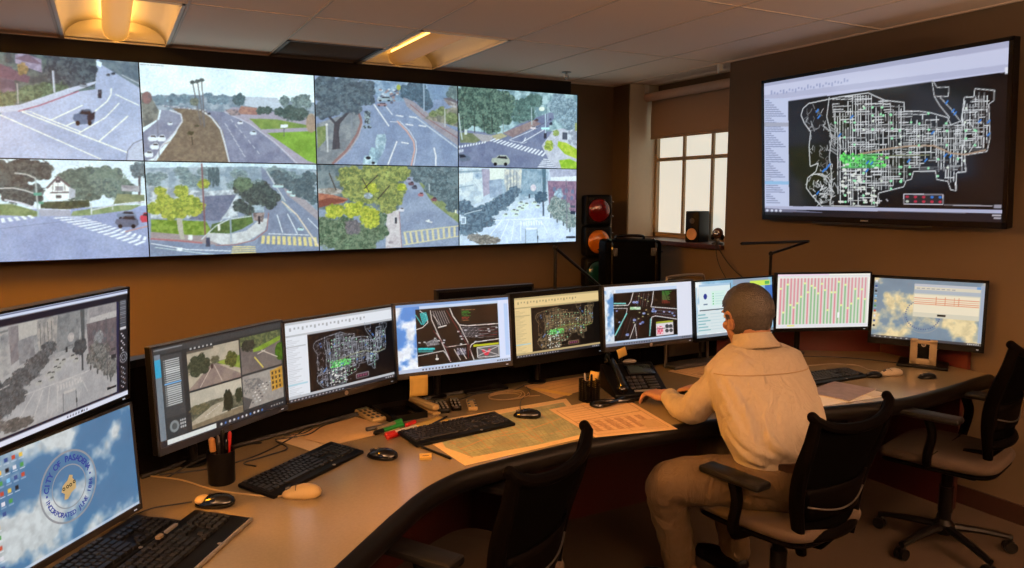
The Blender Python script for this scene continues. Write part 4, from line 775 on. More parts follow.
def pic_plan(kind, seed):    # intersection drawing on black
    c = Cv(230, 146, (0.75, 0.83, 0.93), None, seed)
    if kind == 0:
        pic_sky(c, 0, 0, 0.2, 1, blue=(0.34, 0.56, 0.85), cloud=(0.90, 0.93, 0.97), thr=0.55); c.rect(0, 0, 1, 0.04, (0.50, 0.64, 0.84)); c.rect(0.90, 0.04, 1, 1, (0.84, 0.88, 0.98)); c.rect(0.955, 0.1, 0.99, 0.9, (0.62, 0.76, 0.94), a=.6)
        c.rect(0.165, 0.085, 0.895, 0.925, (0.012, 0.012, 0.014)); c.setquad([(150, 155), (520, 130), (520, 400), (155, 440)], (0.165, 0.085, 0.895, 0.925))
        w = (0.86, 0.86, 0.86); mr = (0.42, 0.12, 0.16); cy = (0.20, 0.78, 0.80)
        c.pl([(170, 160), (200, 185), (205, 220), (180, 245), (150, 255)], 3.6, w); c.pl([(218, 160), (222, 205), (300, 418)], 3.4, w); c.pl([(305, 150), (318, 190), (345, 235), (380, 240), (520, 232)], 4.2, w); c.pl([(345, 235), (382, 325)], 3.4, w); c.pl([(155, 385), (270, 362), (280, 375), (302, 418)], 3.6, w); c.pl([(405, 410), (388, 355), (395, 335), (415, 322), (520, 308)], 4, w); c.pl([(240, 270), (280, 345), (385, 330)], 2.6, w); c.pl([(385, 330), (395, 390)], 2.4, mr)
        c.pl([(228, 260), (285, 350), (300, 415)], 3, mr); c.pl([(290, 160), (340, 260), (380, 340), (380, 400)], 3, mr)
        for i in range(6): c.line((228+i*10, 162), (252+i*10, 236-i*2), 2.4, (0.66, 0.66, 0.68))
        c.line((228, 180), (262, 238), 2.4, w); c.line((250, 246), (288, 236), 6, w)
        for i in range(5): c.line((172+i*6, 172-i), (185+i*5, 232-i*6), 4.4, cy)
        c.pl([(150, 180), (178, 230)], 4, cy); c.rect(158, 346, 232, 356, cy); c.rect(158, 358, 225, 368, (0.14, 0.5, 0.5))
        for i in range(7): c.line((355, 250+i*7), (430+12*(i % 3), 250+i*8), 2, (0.60, 0.60, 0.64)); c.line((430, 252+i*8), (515, 246+i*8), 1.8, (0.48, 0.20, 0.24) if i % 2 else (0.55, 0.55, 0.58))
        for x, y in ((372, 262), (474, 258), (478, 270), (512, 252), (415, 320), (250, 312), (235, 300), (165, 320), (188, 318), (420, 292), (340, 268), (350, 292), (355, 305), (275, 310), (272, 322), (350, 330)): c.rect(x-5, y-3, x+5, y+3, (0.72, 0.76, 0.8))
        c.poly([(190, 320), (240, 300), (255, 330), (200, 340)], (0.35, 0.36, 0.38), (0.6, 0.6, 0.62), 3); c.rect(330, 350, 372, 385, (0.2, 0.2, 0.25), (0.6, 0.6, 0.66), 3); c.line((318, 355), (345, 410), 3, w); c.line((345, 352), (372, 405), 3, w)
        for i in range(8): c.rect(357, 158+i*7.6, 357+(62, 34, 40, 26, 40, 34, 30, 34)[i], 161+i*7.6, ((0.55, 0.42, 0.3), (0.2, 0.6, 0.2), (0.2, 0.5, 0.2), (0.6, 0.2, 0.2))[(i+1)//2 % 4])
        c.poly([(405, 335), (518, 326), (518, 336), (405, 346)], (0.72, 0.74, 0.15)); c.poly([(420, 350), (518, 340), (518, 390), (422, 396)], (0.35, 0.35, 0.36)); c.pl([(420, 350), (518, 340), (518, 392), (422, 398)], 3.4, w, close=True); c.poly([(440, 362), (452, 358), (462, 378), (472, 356), (484, 360), (468, 388), (455, 390)], (0.85, 0.2, 0.28)); c.line((425, 352), (515, 388), 2.5, w); c.line((425, 390), (515, 345), 2.5, w)
        c.pl([(240, 380), (240, 408)], 3.5, w); c.rect(234, 398, 248, 406, w); c.pl([(400, 410), (520, 392)], 4, w, a=.6)
    else:
        pic_sky(c, 0, 0, 0.13, 1, blue=(0.34, 0.56, 0.78), cloud=(0.86, 0.90, 0.94), thr=0.5); c.rect(0.0, 0, 1, 0.06, (0.86, 0.89, 0.93)); c.rect(0.82, 0, 1, 0.95, (0.86, 0.88, 0.94)); c.rect(0, 0.9, 0.12, 0.95, (0.8, 0.84, 0.88))
        c.rect(0.10, 0.12, 0.82, 0.915, (0.012, 0.012, 0.014)); c.setquad([(105, 155), (443, 128), (450, 395), (115, 430)], (0.10, 0.12, 0.82, 0.915))
        w = (0.84, 0.84, 0.84); cy = (0.45, 0.78, 0.76); mr = (0.35, 0.12, 0.18)
        c.pl([(210, 148), (198, 200), (185, 222), (107, 224)], 4, w); c.pl([(318, 140), (312, 200), (305, 232), (445, 245)], 4, w); c.pl([(445, 305), (330, 285), (310, 292), (300, 402)], 4, w); c.pl([(107, 240), (180, 240), (175, 270), (115, 400)], 3, w); c.pl([(232, 415), (222, 330), (195, 415)], 3.4, w); c.rect(108, 208, 172, 216, cy); c.pl([(178, 268), (118, 396)], 7, cy); c.pl([(304, 300), (300, 400)], 6, (0.35, 0.66, 0.66)); c.rect(195, 232, 250, 248, (0.5, 0.75, 0.5), (0.85, 0.9, 0.85), 3)
        for i in range(6): c.line((232+i*12, 150), (222+i*12, 230), 2, (0.5, 0.5, 0.52) if i % 2 else mr); c.line((165+i*18, 290), (130+i*20, 410), 2, mr if i % 2 else (0.36, 0.34, 0.38))
        for i in range(5): c.line((318, 242+i*9), (440, 256+i*9), 2, (0.5, 0.5, 0.55) if i % 2 else mr)
        for x, y, q in ((215, 205, 9), (230, 205, 9), (315, 258, 8), (328, 258, 8), (318, 245, 7), (218, 308, 9), (262, 322, 8), (182, 392, 9), (268, 270, 8), (250, 330, 7), (375, 262, 6), (405, 262, 6), (420, 270, 6), (430, 285, 6), (125, 255, 6), (140, 320, 6)): c.el((x, y), q, q*.8, (0.30, 0.42, 0.72), (0.7, 0.74, 0.85), 3)
        for x, y in ((240, 170), (255, 180), (275, 190), (290, 200), (245, 265), (262, 288), (290, 275), (215, 322), (240, 300), (280, 250)): c.rect(x-4, y-3, x+4, y+3, (0.66, 0.68, 0.5))
        for i in range(11): c.rect(364, 140+i*6.8, 364+(50, 40, 44, 36, 30, 42, 36, 44, 30, 40, 42)[i], 143+i*6.8, ((0.3, 0.6, 0.25), (0.4, 0.55, 0.3), (0.6, 0.25, 0.2))[i//4])
        c.poly([(333, 320), (424, 312), (424, 322), (333, 332)], (0.62, 0.66, 0.2)); c.poly([(333, 332), (424, 322), (428, 392), (336, 402)], (0.86, 0.84, 0.86)); c.rect(340, 345, 372, 392, (0.85, 0.3, 0.4), (0.95, 0.85, 0.88), 3)
        for x, y in ((392, 345), (412, 345), (392, 372), (414, 370)): c.el((x, y), 10, 11, (0.2, 0.22, 0.24)); 
        c.line((332, 362), (425, 352), 3, (0.2, 0.2, 0.2))
    c.setquad(None)
    c.rect(0, 0.945, 1, 1, (0.45, 0.48, 0.54) if kind else (0.72, 0.77, 0.86))
    for i in range(12): c.rect(0.20+i*0.028, 0.96, 0.212+i*0.028, 0.982, (0.25, 0.28, 0.34))
    for i in range(5): c.rect(0.87+i*0.022, 0.962, 0.882+i*0.022, 0.98, (0.2, 0.22, 0.28))
    return c
def pic_windows():           # desktop with one dialog and a coloured banner
    c = Cv(200, 128, (0.85, 0.9, 0.93), None, 45)
    pic_sky(c, blue=(0.55, 0.74, 0.86), cloud=(0.90, 0.93, 0.94), thr=0.5); c.rect(0.48, 0.0, 0.95, 0.10, (0.55, 0.62, 0.70)); c.rect(0.70, 0.05, 0.97, 0.15, (0.80, 0.90, 0.35)); c.rect(0.9, 0.07, 0.96, 0.13, (0.35, 0.7, 0.35)); c.rect(0.90, 0.15, 1, 0.6, (0.25, 0.45, 0.75))
    c.rect(0.02, 0.53, 0.9, 0.93, (0.84, 0.89, 0.90)); c.rect(0.05, 0.06, 0.44, 0.52, (0.86, 0.92, 0.93)); c.rect(0.05, 0.06, 0.44, 0.09, (0.65, 0.78, 0.88)); c.rect(0.05, 0.505, 0.44, 0.525, (0.25, 0.3, 0.34)); c.rect(0.44, 0.06, 0.45, 0.52, (0.3, 0.4, 0.45))
    c.el((0.125, 0.27), 0.022, 0.05, (0.10, 0.2, 0.55)); c.rect(0.10, 0.40, 0.15, 0.42, (0.4, 0.5, 0.6)); c.rect(0.20, 0.18, 0.38, 0.44, (0.82, 0.93, 0.90))
    for i in range(5): c.rect(0.215, 0.22+i*0.045, 0.23, 0.24+i*0.045, (0.35, 0.75, 0.45)); c.rect(0.25, 0.225+i*0.045, 0.36, 0.235+i*0.045, (0.7, 0.85, 0.85))
    for i in range(6): c.rect(0.03, 0.58+i*0.055, 0.12+0.03*(i % 3), 0.60+i*0.055, (0.5, 0.72, 0.75)); c.rect(0.18, 0.58+i*0.055, 0.85, 0.59+i*0.055, (0.72, 0.82, 0.85))
    c.rect(0, 0.945, 1, 1, (0.5, 0.55, 0.6)); c.rect(0.0, 0.1, 0.025, 0.9, (0.6, 0.75, 0.85), a=.6); return c
def pic_bars():              # pink and green bar chart
    c = Cv(220, 134, (0.93, 0.93, 0.90), None, 47); n = 26
    c.rect(0, 0, 0.55, 0.03, (0.92, 0.82, 0.90)); c.rect(0, 0.03, 1, 0.07, (0.88, 0.88, 0.88))
    for i in range(n):
        x = 0.03+i*0.0365; s = 0.15+0.6*c.rng.rand(); pk = (0.84, 0.58, 0.62); gn = (0.56, 0.74, 0.55)
        if i % 5 == 2: s = 0.06+0.2*c.rng.rand()
        c.rect(x, 0.08, x+0.019, 0.08+s*0.85, pk); c.rect(x, 0.08+s*0.85, x+0.019, 0.93, gn if i % 4 else (0.86, 0.56, 0.6)); c.rect(x+0.019, 0.08, x+0.0365, 0.93, (0.86, 0.85, 0.82))
        c.el((x+0.01, 0.08+s*0.85), 0.013, 0.02, (0.88, 0.92, 0.6))
    c.rect(0.0, 0.93, 1, 0.99, (0.88, 0.88, 0.90)); c.rect(0.66, 0.72, 0.68, 0.82, (0.96, 0.96, 0.96)); c.rect(0.12, 0.94, 0.2, 0.965, (0.9, 0.9, 0.5)); return c
def pic_sky_form():          # cloud wallpaper, cream form window
    c = Cv(220, 138, (0.6, 0.7, 0.8), None, 52)
    pic_sky(c, blue=(0.46, 0.55, 0.62), cloud=(0.87, 0.80, 0.62), thr=0.57, sc=4); icons(c, 1, 10)
    R = 0.155; cx, cy = 0.47, 0.57
    for a in range(12, 172, 8):
        a_ = rad(a); c.el((cx+R*cos(a_), cy+R*1.52*sin(a_)), 0.006, 0.011, (0.30, 0.34, 0.52))
    for a in range(180, 240, 9):
        a_ = rad(a); c.el((cx+R*cos(a_), cy+R*1.52*sin(a_)), 0.006, 0.011, (0.30, 0.34, 0.52))
    c.pl([(cx+R*1.18*cos(rad(a)), cy+R*1.9*sin(rad(a))) for a in range(0, 181, 12)], 0.006, (0.62, 0.62, 0.60))
    c.rect(0.38, 0.07, 0.965, 0.60, (0.82, 0.80, 0.72)); c.rect(0.38, 0.07, 0.965, 0.11, (0.72, 0.74, 0.78)); c.rect(0.38, 0.16, 0.965, 0.22, (0.66, 0.70, 0.74)); c.rect(0.385, 0.24, 0.96, 0.53, (0.90, 0.86, 0.76)); c.rect(0.93, 0.07, 0.965, 0.11, (0.4, 0.6, 0.8))
    for y in (0.29, 0.325, 0.355, 0.385): c.rect(0.385, y, 0.96, y+0.010, (0.84, 0.50, 0.36))
    for x in (0.58, 0.66, 0.74, 0.78): c.rect(x, 0.26, x+0.006, 0.4, (0.84, 0.55, 0.4))
    for i in range(8): c.rect(0.40+i*0.045, 0.13, 0.43+i*0.045, 0.145, (0.6, 0.6, 0.62))
    c.rect(0.60, 0.545, 0.675, 0.575, (0.05, 0.05, 0.05)); c.rect(0.965, 0.04, 1, 0.95, (0.60, 0.66, 0.74)); c.rect(0, 0.955, 1, 1, (0.20, 0.20, 0.22), a=.85)
    for i in range(7): c.rect(0.03+i*0.05, 0.97, 0.045+i*0.05, 0.985, (0.75, 0.75, 0.75))
    for i in range(6): c.rect(0.88+i*0.018, 0.968, 0.89+i*0.018, 0.985, (0.85, 0.85, 0.85))
    return c

# ------------------------------------------------------------------ the room
CZ = 2.58; WX = 3.95; WY = 5.44
X0, Y0 = -3.23, -3.365
gx = [X0-0.0]+[-0.195+0.606*k for k in range(-5, 7)]+[WX]
gy = [Y0]+[5.35-1.245*k for k in range(6, -1, -1)]+[WY]
gx = sorted(set(round(v, 3) for v in gx)); gy = sorted(set(round(v, 3) for v in gy))
FIX = [(0.108, 4.7275, 'a'), (1.926, 4.7275, 'b'), (-1.104, 0.9925, 'c'), (0.108, -1.4975, 'c'), (-2.316, -1.4975, 'c'), (-1.104, 3.4825, 'd')]
def fix_cell(x0, x1, y0, y1):
    for fx, fy, k in FIX:
        if x0 < fx < x1 and y0 < fy < y1: return True
    return False
cm = MB(); tb = MB()
for i in range(len(gx)-1):
    for j in range(len(gy)-1):
        a, b, c, d = gx[i], gx[i+1], gy[j], gy[j+1]
        if fix_cell(a, b, c, d): continue
        if abs(a-1.017) < 0.02 and abs(c-4.105) < 0.02: cm.box(((a+b)/2, (c+4.735)/2, CZ+0.012), (b-a-0.004, 4.735-c, 0.02)); continue
        cm.box(((a+b)/2, (c+d)/2, CZ+0.012), (b-a-0.004, d-c-0.004, 0.02))
cm.box((4.12, 4.63, CZ+0.012), (0.36, 1.18, 0.02))
for x in gx[1:-1]: tb.box((x, (Y0+WY)/2, CZ+0.004), (0.014, WY-Y0, 0.012))
for y in gy[1:-1]: tb.box(((X0+WX)/2, y, CZ+0.0045), (WX-X0, 0.014, 0.012))
tb.box((1.32, 4.735, CZ+0.004), (0.606, 0.014, 0.012))
for y in (Y0+.01, WY-.01): tb.box(((X0+WX)/2, y, CZ+0.002), (WX-X0, 0.02, 0.012))
for x in (X0+.01, WX-.01): tb.box((x, (Y0+WY)/2, CZ+0.002), (0.02, WY-Y0, 0.012))
structure('ceiling', cm, M_CEIL, 'suspended ceiling of smooth off-white rectangular tiles', smooth=False)
structure('trim_1', tb, M_TBAR, 'pale metal grid bars between the ceiling tiles', smooth=False)
structure('floor', MB().box(((X0+4.35)/2, (Y0+WY)/2, -0.05), (4.35-X0, WY-Y0, 0.1)), M_CARPET, 'brown carpeted floor', smooth=False)
structure('wall_back', MB().box(((X0+4.35)/2, WY+0.06, CZ/2), (4.35-X0+0.2, 0.12, CZ+0.1)), M_WALL, 'beige wall behind the video wall', smooth=False)
structure('wall_left', MB().box((X0-0.06, (Y0+WY)/2, CZ/2), (0.12, WY-Y0, CZ+0.1)), M_WALL, smooth=False)
structure('wall_front', MB().box(((X0+4.35)/2, Y0-0.06, CZ/2), (4.35-X0+0.2, 0.12, CZ+0.1)), M_WALL, smooth=False)
RY0, RY1, SZ, GX = 4.045, 5.22, 1.28, 4.26
WTOP = 2.40
wr = MB()
wr.box(((WX+4.36)/2, (Y0+RY0)/2, CZ/2), (4.36-WX, RY0-Y0, CZ+0.1))
wr.box(((WX+4.36)/2, (RY1+WY)/2, CZ/2), (4.36-WX, WY-RY1, CZ+0.1))
wr.box(((WX+4.36)/2, (RY0+RY1)/2, (SZ-0.03)/2), (4.36-WX, RY1-RY0, SZ-0.03))
wr.box((4.31, (RY0+RY1)/2, (WTOP+CZ)/2), (0.10, RY1-RY0, CZ-WTOP))
structure('wall_right', wr, M_WALL, 'beige right wall with a deep window recess', smooth=False)
structure('baseboard_right', MB().box((WX-0.006, (Y0+WY)/2, 0.05), (0.012, WY-Y0, 0.10)), M_BASEB, 'dark rubber baseboard along the right wall', smooth=False)
structure('baseboard_back', MB().box(((X0+WX)/2, WY-0.006, 0.05), (WX-X0-0.02, 0.012, 0.10)), M_BASEB, smooth=False)
structure('trim_2', MB().box((1.225, WY-0.045, 2.512), (4.45, 0.09, 0.13)), mat('shade_strip_black', (0.06, 0.045, 0.035), 0.8), 'black strip put in for the shade between the video wall and the ceiling', smooth=False)  # black colour stands for the shade above the displays

structure('trim_5', MB().box(((WX+GX)/2+.004, RY1-.006, (SZ+CZ)/2), (GX-WX-.01, .012, CZ-SZ-.004)), mat('window_lit_reveal', (.74, .71, .64), .7, noise=.02), 'side of the window recess, coloured pale for the window light on it', smooth=False)  # paler than the wall: window light is put into the colour
# window
wn = thing('window_1', 'window with frosted cream panes in the right wall recess', 'window', (GX, (RY0+RY1)/2, SZ)); del wn['category']; wn['kind'] = 'structure'
fr = MB(); WL = RY1-RY0; WH = WTOP-SZ
fr.box((0, -WL/2+0.02, WH/2), (0.05, 0.04, WH)); fr.box((0, WL/2-0.02, WH/2), (0.05, 0.04, WH)); fr.box((0, 0, 0.02), (0.05, WL, 0.04)); fr.box((0, 0, WH-0.02), (0.05, WL, 0.04))
ys = [WL/2-0.04-0.335*k for k in range(1, 4)]
for y in ys: fr.box((0, y, WH/2), (0.035, 0.026, WH))
fr.box((0, 0, 0.665), (0.036, WL, 0.030))
fr.build('window_frame', M_WFRAME, wn, smooth=False)
gm = bpy.data.materials.new('frosted_pane'); gm.use_nodes = True
nt = gm.node_tree; b = nt.nodes['Principled BSDF']; tcn = nt.nodes.new('ShaderNodeTexCoord'); nzn = nt.nodes.new('ShaderNodeTexNoise'); mpn = nt.nodes.new('ShaderNodeMapping')
mpn.inputs['Scale'].default_value = (1, 90, 14); nzn.inputs['Scale'].default_value = 3; rmp = nt.nodes.new('ShaderNodeValToRGB')
nt.links.new(tcn.outputs['Object'], mpn.inputs['Vector']); nt.links.new(mpn.outputs['Vector'], nzn.inputs['Vector']); nt.links.new(nzn.outputs['Fac'], rmp.inputs['Fac'])
rmp.color_ramp.elements[0].position = .3; rmp.color_ramp.elements[1].position = .7
rmp.color_ramp.elements[0].color = s2l((0.82, 0.81, 0.75))+(1,); rmp.color_ramp.elements[1].color = s2l((0.90, 0.895, 0.84))+(1,)
nt.links.new(rmp.outputs['Color'], b.inputs['Emission Color']); b.inputs['Emission Strength'].default_value = 0.95
b.inputs['Base Color'].default_value = (.5, .5, .47, 1); b.inputs['Roughness'].default_value = .5
edges = [WL/2-0.04]+ys+[-WL/2+0.04]
for k in range(4):
    for z0, z1 in ((0.04, 0.651), (0.679, WH-0.04)):
        p = MB().box((0.004, (edges[k]+edges[k+1])/2, (z0+z1)/2), (0.006, abs(edges[k]-edges[k+1])-0.02, z1-z0+0.004)); p.build('pane', gm, wn, smooth=False)
structure('trim_3', MB().box(((WX-0.045+GX)/2, (RY0+RY1)/2, SZ-0.018), (GX-WX+0.045, WL-0.004, 0.034)), M_WOODD, 'dark wooden window sill', bevel=0.004)
structure('trim_4', MB().box((4.33, (RY0+RY1)/2, 1.9), (0.02, 1.3, 1.5)), mat('outer_screen', (0.8, 0.8, 0.75), .9), smooth=False)

# roller blind
rb = thing('roller_blind', 'tan fabric roller blind drawn halfway down over the window', 'blind', (4.13, 4.63, 2.125))
MB().tube([(0, -0.57, 0.345), (0, 0.57, 0.345)], 0.036, 20).build('roller_tube', M_TUBE, rb)
MB().grid(lambda u, v: (0.034+0.004*sin(v*5+u*3), -0.55+1.10*u, 0.34*v), 20, 10).build('blind_fabric', M_BLIND, rb, solid=0.0015)
MB().box((0.034, 0, 0.0), (0.012, 1.10, 0.018), bev=0.004).build('bottom_bar', M_BLIND, rb)
for y in (-0.578, 0.578): MB().box((0, y, 0.39), (0.05, 0.012, 0.13), bev=0.004).build('bracket', M_WHITE, rb)
wb = thing('curtain_bracket', 'small white bracket where the ceiling meets the pillar beside the window', 'bracket', (3.925, 4.12, 2.535))
MB().box((0, 0, 0.015), (0.035, 0.025, 0.05), bev=0.004).build('plate', M_WHITE, wb); MB().tube([(0, 0, -0.008), (-0.02, 0, -0.02)], 0.006, 8).build('hook', M_WHITE, wb)

# ceiling lights
M_REFL = mat('fixture_white', (0.90, 0.88, 0.82), 0.6, noise=0.01)
AMB = (1.0, 0.72, 0.36)
def emis(name, col, st):
    m = mat(name, (0.7, 0.65, 0.55), 0.5, noise=0.02, emis=col, estr=st); return m
M_LAMP_A = emis('lamp_basket_bright', (1.0, 0.68, 0.28), 0.62)
M_TUBE_A = emis('fluorescent_tube_bright', (1.0, 0.72, 0.34), 14.0)
M_LAMP_C = emis('lamp_basket_room', (1.0, 0.73, 0.38), 7.0)
M_LAMP_D = emis('lamp_basket_left', (1.0, 0.64, 0.12), 290.0)
M_LAMP_B = emis('lamp_basket_dim', (1.0, 0.64, 0.28), 0.22)
M_TUBE_B = emis('fluorescent_tube_dim', (1.0, 0.72, 0.35), 5.0)
M_TUBE_C = emis('fluorescent_tube_room', (1.0, 0.70, 0.34), 20.0)
M_TUBE_D = emis('fluorescent_tube_left', (1.0, 0.66, 0.25), 20.0)
def light_fixture(x, y, k, label, group=None):
    t = thing('ceiling_light', label, 'ceiling light', (x, y, CZ), group=group)
    w, l = 0.58, 1.22
    MB().box((-w/2+0.008, 0, 0.002), (0.016, l, 0.016)).box((w/2-0.008, 0, 0.002), (0.016, l, 0.016)).box((0, -l/2+0.008, 0.002), (w, 0.016, 0.016)).box((0, l/2-0.008, 0.002), (w, 0.016, 0.016)).build('frame', M_REFL, t, smooth=False)
    for s in (-1, 1):
        MB().grid(lambda u, v: (s*(0.07+0.205*cos(u*pi/2)), -0.595+1.19*v, 0.004+0.122*sin(u*pi/2)), 14, 4).build('reflector', M_REFL, t, solid=0.002)
        MB().prism([(-0.285, 0), (0.285, 0)]+[(0.285*cos(a), 0.135*sin(a)) for a in [pi*k_/14 for k_ in range(1, 14)]], -0.003, 0.003).xf(Matrix.Translation((0, s*0.597, 0.003)) @ Matrix.Rotation(pi/2, 4, 'X')).build('end_plate', M_REFL, t, smooth=False)
    MB().box((0, 0, 0.15), (0.59, 1.23, 0.01)).box((-0.292, 0, 0.075), (0.006, 1.23, 0.15)).box((0.292, 0, 0.075), (0.006, 1.23, 0.15)).box((0, 0.612, 0.075), (0.59, 0.006, 0.15)).box((0, -0.612, 0.075), (0.59, 0.006, 0.15)).build('housing', M_REFL, t, smooth=False)
    mb_ = {'a': M_LAMP_A, 'b': M_LAMP_B, 'c': M_LAMP_C, 'd': M_LAMP_D}[k]; mt_ = {'a': M_TUBE_A, 'b': M_TUBE_B, 'c': M_TUBE_C, 'd': M_TUBE_D}[k]
    pr = [(-0.075, 0.075), (-0.062, 0.03), (-0.035, 0.008), (0, 0.0), (0.035, 0.008), (0.062, 0.03), (0.075, 0.075)]
    MB().loft([[(a, yy, b_) for a, b_ in pr]+[(a*0.94, yy, b_+0.003) for a, b_ in pr[::-1]] for yy in (-0.585, 0.585)]).build('lamp_basket', mb_, t, angle=50)
    for s in (-1, 1):
        MB().tube([(s*0.050, -0.56, 0.092), (s*0.050, 0.56, 0.092)], 0.012, 10).build('lamp_tube', mt_, t)
    return t
light_fixture(*FIX[0], 'recessed amber-lit ceiling light glowing at the top left with a bright basket')
light_fixture(*FIX[1], 'recessed ceiling light with dimmer tan glow, above the middle of the video wall')
gl = 'ceiling light in the room behind the camera'
for f in FIX[2:]: light_fixture(f[0], f[1], f[2], gl, 'ceiling lights out of view')

# vent
vt = thing('ceiling_vent', 'dark grey square ceiling vent between the two ceiling lights', 'vent', (1.32, 5.042, CZ))
M_VENT = mat('vent_metal', (0.34, 0.31, 0.28), 0.6)
MB().box((-.29, 0, .0), (.02, .6, .012)).box((.29, 0, 0), (.02, .6, .012)).box((0, -.29, 0), (.6, .02, .012)).box((0, .29, 0), (.6, .02, .012)).build('frame', M_VENT, vt, smooth=False)
sl = MB()
for i in range(22): sl.add([(-.28, -.275+i*.025, .012), (.28, -.275+i*.025, .012), (.28, -.26+i*.025, .0), (-.28, -.26+i*.025, .0)], [(0, 1, 2, 3)])
sl.build('grille', M_VENT, vt, smooth=False, solid=0.0015); MB().box((0, 0, .03), (.59, .59, .01)).build('back_box', mat('vent_dark', (.12, .11, .1), .8), vt, smooth=False)
sp = thing('fire_sprinkler', 'small fire sprinkler head hanging from the ceiling near the video wall corner', 'sprinkler', (3.17, 4.98, CZ+0.002))
MB().lathe([(0.001, 0.0), (0.038, 0.0), (0.036, -0.005), (0.012, -0.008), (0.012, -0.012)]).build('escutcheon', M_SILV, sp)
MB().tube([(0, 0, -0.008), (0, 0, -0.045)], 0.008, 10).tube([(-.014, 0, -0.018), (-.016, 0, -.035), (0, 0, -.052)], .003, 6).tube([(.014, 0, -0.018), (.016, 0, -.035), (0, 0, -.052)], .003, 6).build('sprinkler_body', M_CHROME, sp)
MB().lathe([(0.001, -0.052), (0.017, -0.052), (0.017, -0.055), (0.001, -0.055)]).build('deflector', M_CHROME, sp)

# ------------------------------------------------------------------ the video wall
PW, PH = 1.0765, 0.6035; PX = [-0.856+0.5*PW+PW*k for k in range(4)]; PZ = [2.4585-PH/2, 2.4585-1.5*PH]
vids = [[(pic_curve_road, 'video wall display, upper leftmost, showing a curving road with one dark vehicle'),
         (pic_divided_road, 'upper video wall display showing a road beside a grassy median with tall palms'),
         (pic_tree_bend, 'upper video wall display showing a big shade tree and a blue-grey road bend'),
         (pic_crosswalk_trees, 'upper right video wall display showing a zebra crossing and a silver car under trees')],
        [(pic_house_corner, 'lower leftmost video wall display showing a gabled white house and parked cars'),
         (pic_hedge_corner, 'lower video wall display showing a clipped hedge corner and a long avenue'),
         (pic_canopy_road, 'lower video wall display filled by a yellow-green tree beside an empty road'),
         (pic_downtown, 'lower right video wall display showing a hazy downtown street')]]
for r in range(2):
    for k in range(4):
        fn, lab = vids[r][k]
        t = thing('video_wall_display', lab, 'display', (PX[k], 5.25, PZ[r]-PH/2), group='eight displays of the video wall')
        MB().box((0, 0.045, PH/2), (PW-0.002, 0.08, PH-0.002)).build('housing', M_BLK, t, smooth=False)
        e = 0.0035
        MB().box((0, 0.001, e/2), (PW-.001, .008, e)).box((0, 0.001, PH-e/2), (PW-.001, .008, e)).box((-PW/2+e/2, .001, PH/2), (e, .008, PH)).box((PW/2-e/2, .001, PH/2), (e, .008, PH)).build('bezel', M_BLK, t, smooth=False)
        flat_screen(soften(fn()), 'screen', M_WALLSCR, t, PW-2*e, PH-2*e, 0.0, PH/2)
        MB().box((-.25, .137, PH/2), (.04, .105, .4)).box((.25, .137, PH/2), (.04, .105, .4)).build('wall_mount', M_DARKG, t, smooth=False)

# wall television
TVW, TVH = 1.573, 0.905
tv = thing('wall_television', 'large black wall-mounted television showing a city road map on the right wall', 'television', (3.822, 2.83, 1.48), rad(-91.5))
TM = Matrix.Translation((0, 0, TVH/2)) @ Matrix.Rotation(rad(3.6), 4, 'X')
MB().box((0, 0.028, 0), (TVW, 0.05, TVH)).box((0, .06, -.05), (TVW*.7, .03, TVH*.6)).xf(TM).build('housing', M_BLK, tv, bevel=.004)
bw = 0.02
MB().box((0, 0, TVH/2-bw/2), (TVW, .012, bw)).box((0, 0, -TVH/2+bw*.8), (TVW, .012, bw*1.6)).box((-TVW/2+bw/2, 0, 0), (bw, .012, TVH)).box((TVW/2-bw/2, 0, 0), (bw, .012, TVH)).xf(TM).build('bezel', M_BLKG, tv, smooth=False)
flat_screen(pic_tv(), 'screen', M_TVSCR, tv, TVW-2*bw, TVH-2.6*bw, 0, 0, M=TM @ Matrix.Translation((0, -0.0015, 0.3*bw)))
MB().box((0, .02, -TVH/2-.008), (.78, .02, .012), bev=.004).xf(TM).build('sensor_bar', M_DARKG, tv)
MB().box((0, -.0075, -TVH/2+.016), (.05, .002, .008)).xf(TM).build('logo_plate', M_SILV, tv, smooth=False)
MB().box((0, .07, TVH/2), (.5, .03, .4)).box((-.15, .1, TVH/2-.1), (.04, .06, .5)).box((.15, .1, TVH/2-.1), (.04, .06, .5)).build('wall_mount', M_DARKG, tv, smooth=False)

# ------------------------------------------------------------------ things in the far corner
cb = thing('storage_cabinet', 'low dark cabinet in the far corner carrying the traffic signal and black case', 'cabinet', (3.5, 4.88, 0))
M_CAB = mat('cabinet_dark_laminate', (0.16, 0.13, 0.11), 0.5)
MB().box((0, 0, .435), (.80, .92, .80)).box((0, 0, .02), (.74, .86, .04)).build('body', M_CAB, cb, smooth=False); MB().box((0, 0, .85), (.84, .96, .03)).build('top', M_CAB, cb, bevel=.003)
for s in (-1, 1):
    d = MB().box((s*.198, -.469, .40), (.385, .018, .70)).build('door', M_CAB, cb, bevel=.002); MB().tube([(s*.03, -.49, .42), (s*.03, -.49, .54)], .006, 8).build('handle', M_SILV, d)
sg = thing('traffic_signal', 'old three-light traffic signal with red and amber lenses in the corner', 'traffic light', (3.595, 5.13, 0.865), rad(-14))
M_SIG = mat('signal_housing_black', (0.035, 0.032, 0.03), 0.5, spec=.2)
M_RED = mat('red_lens', (0.40, 0.02, 0.015), 0.18, noise=.1, nscale=60, coat=.6); M_AMBL = mat('amber_lens', (0.74, 0.42, 0.04), 0.18, noise=.1, nscale=60, coat=.6); M_GRN = mat('green_lens', (0.06, 0.24, 0.24), 0.18, noise=.1, nscale=60, coat=.6)
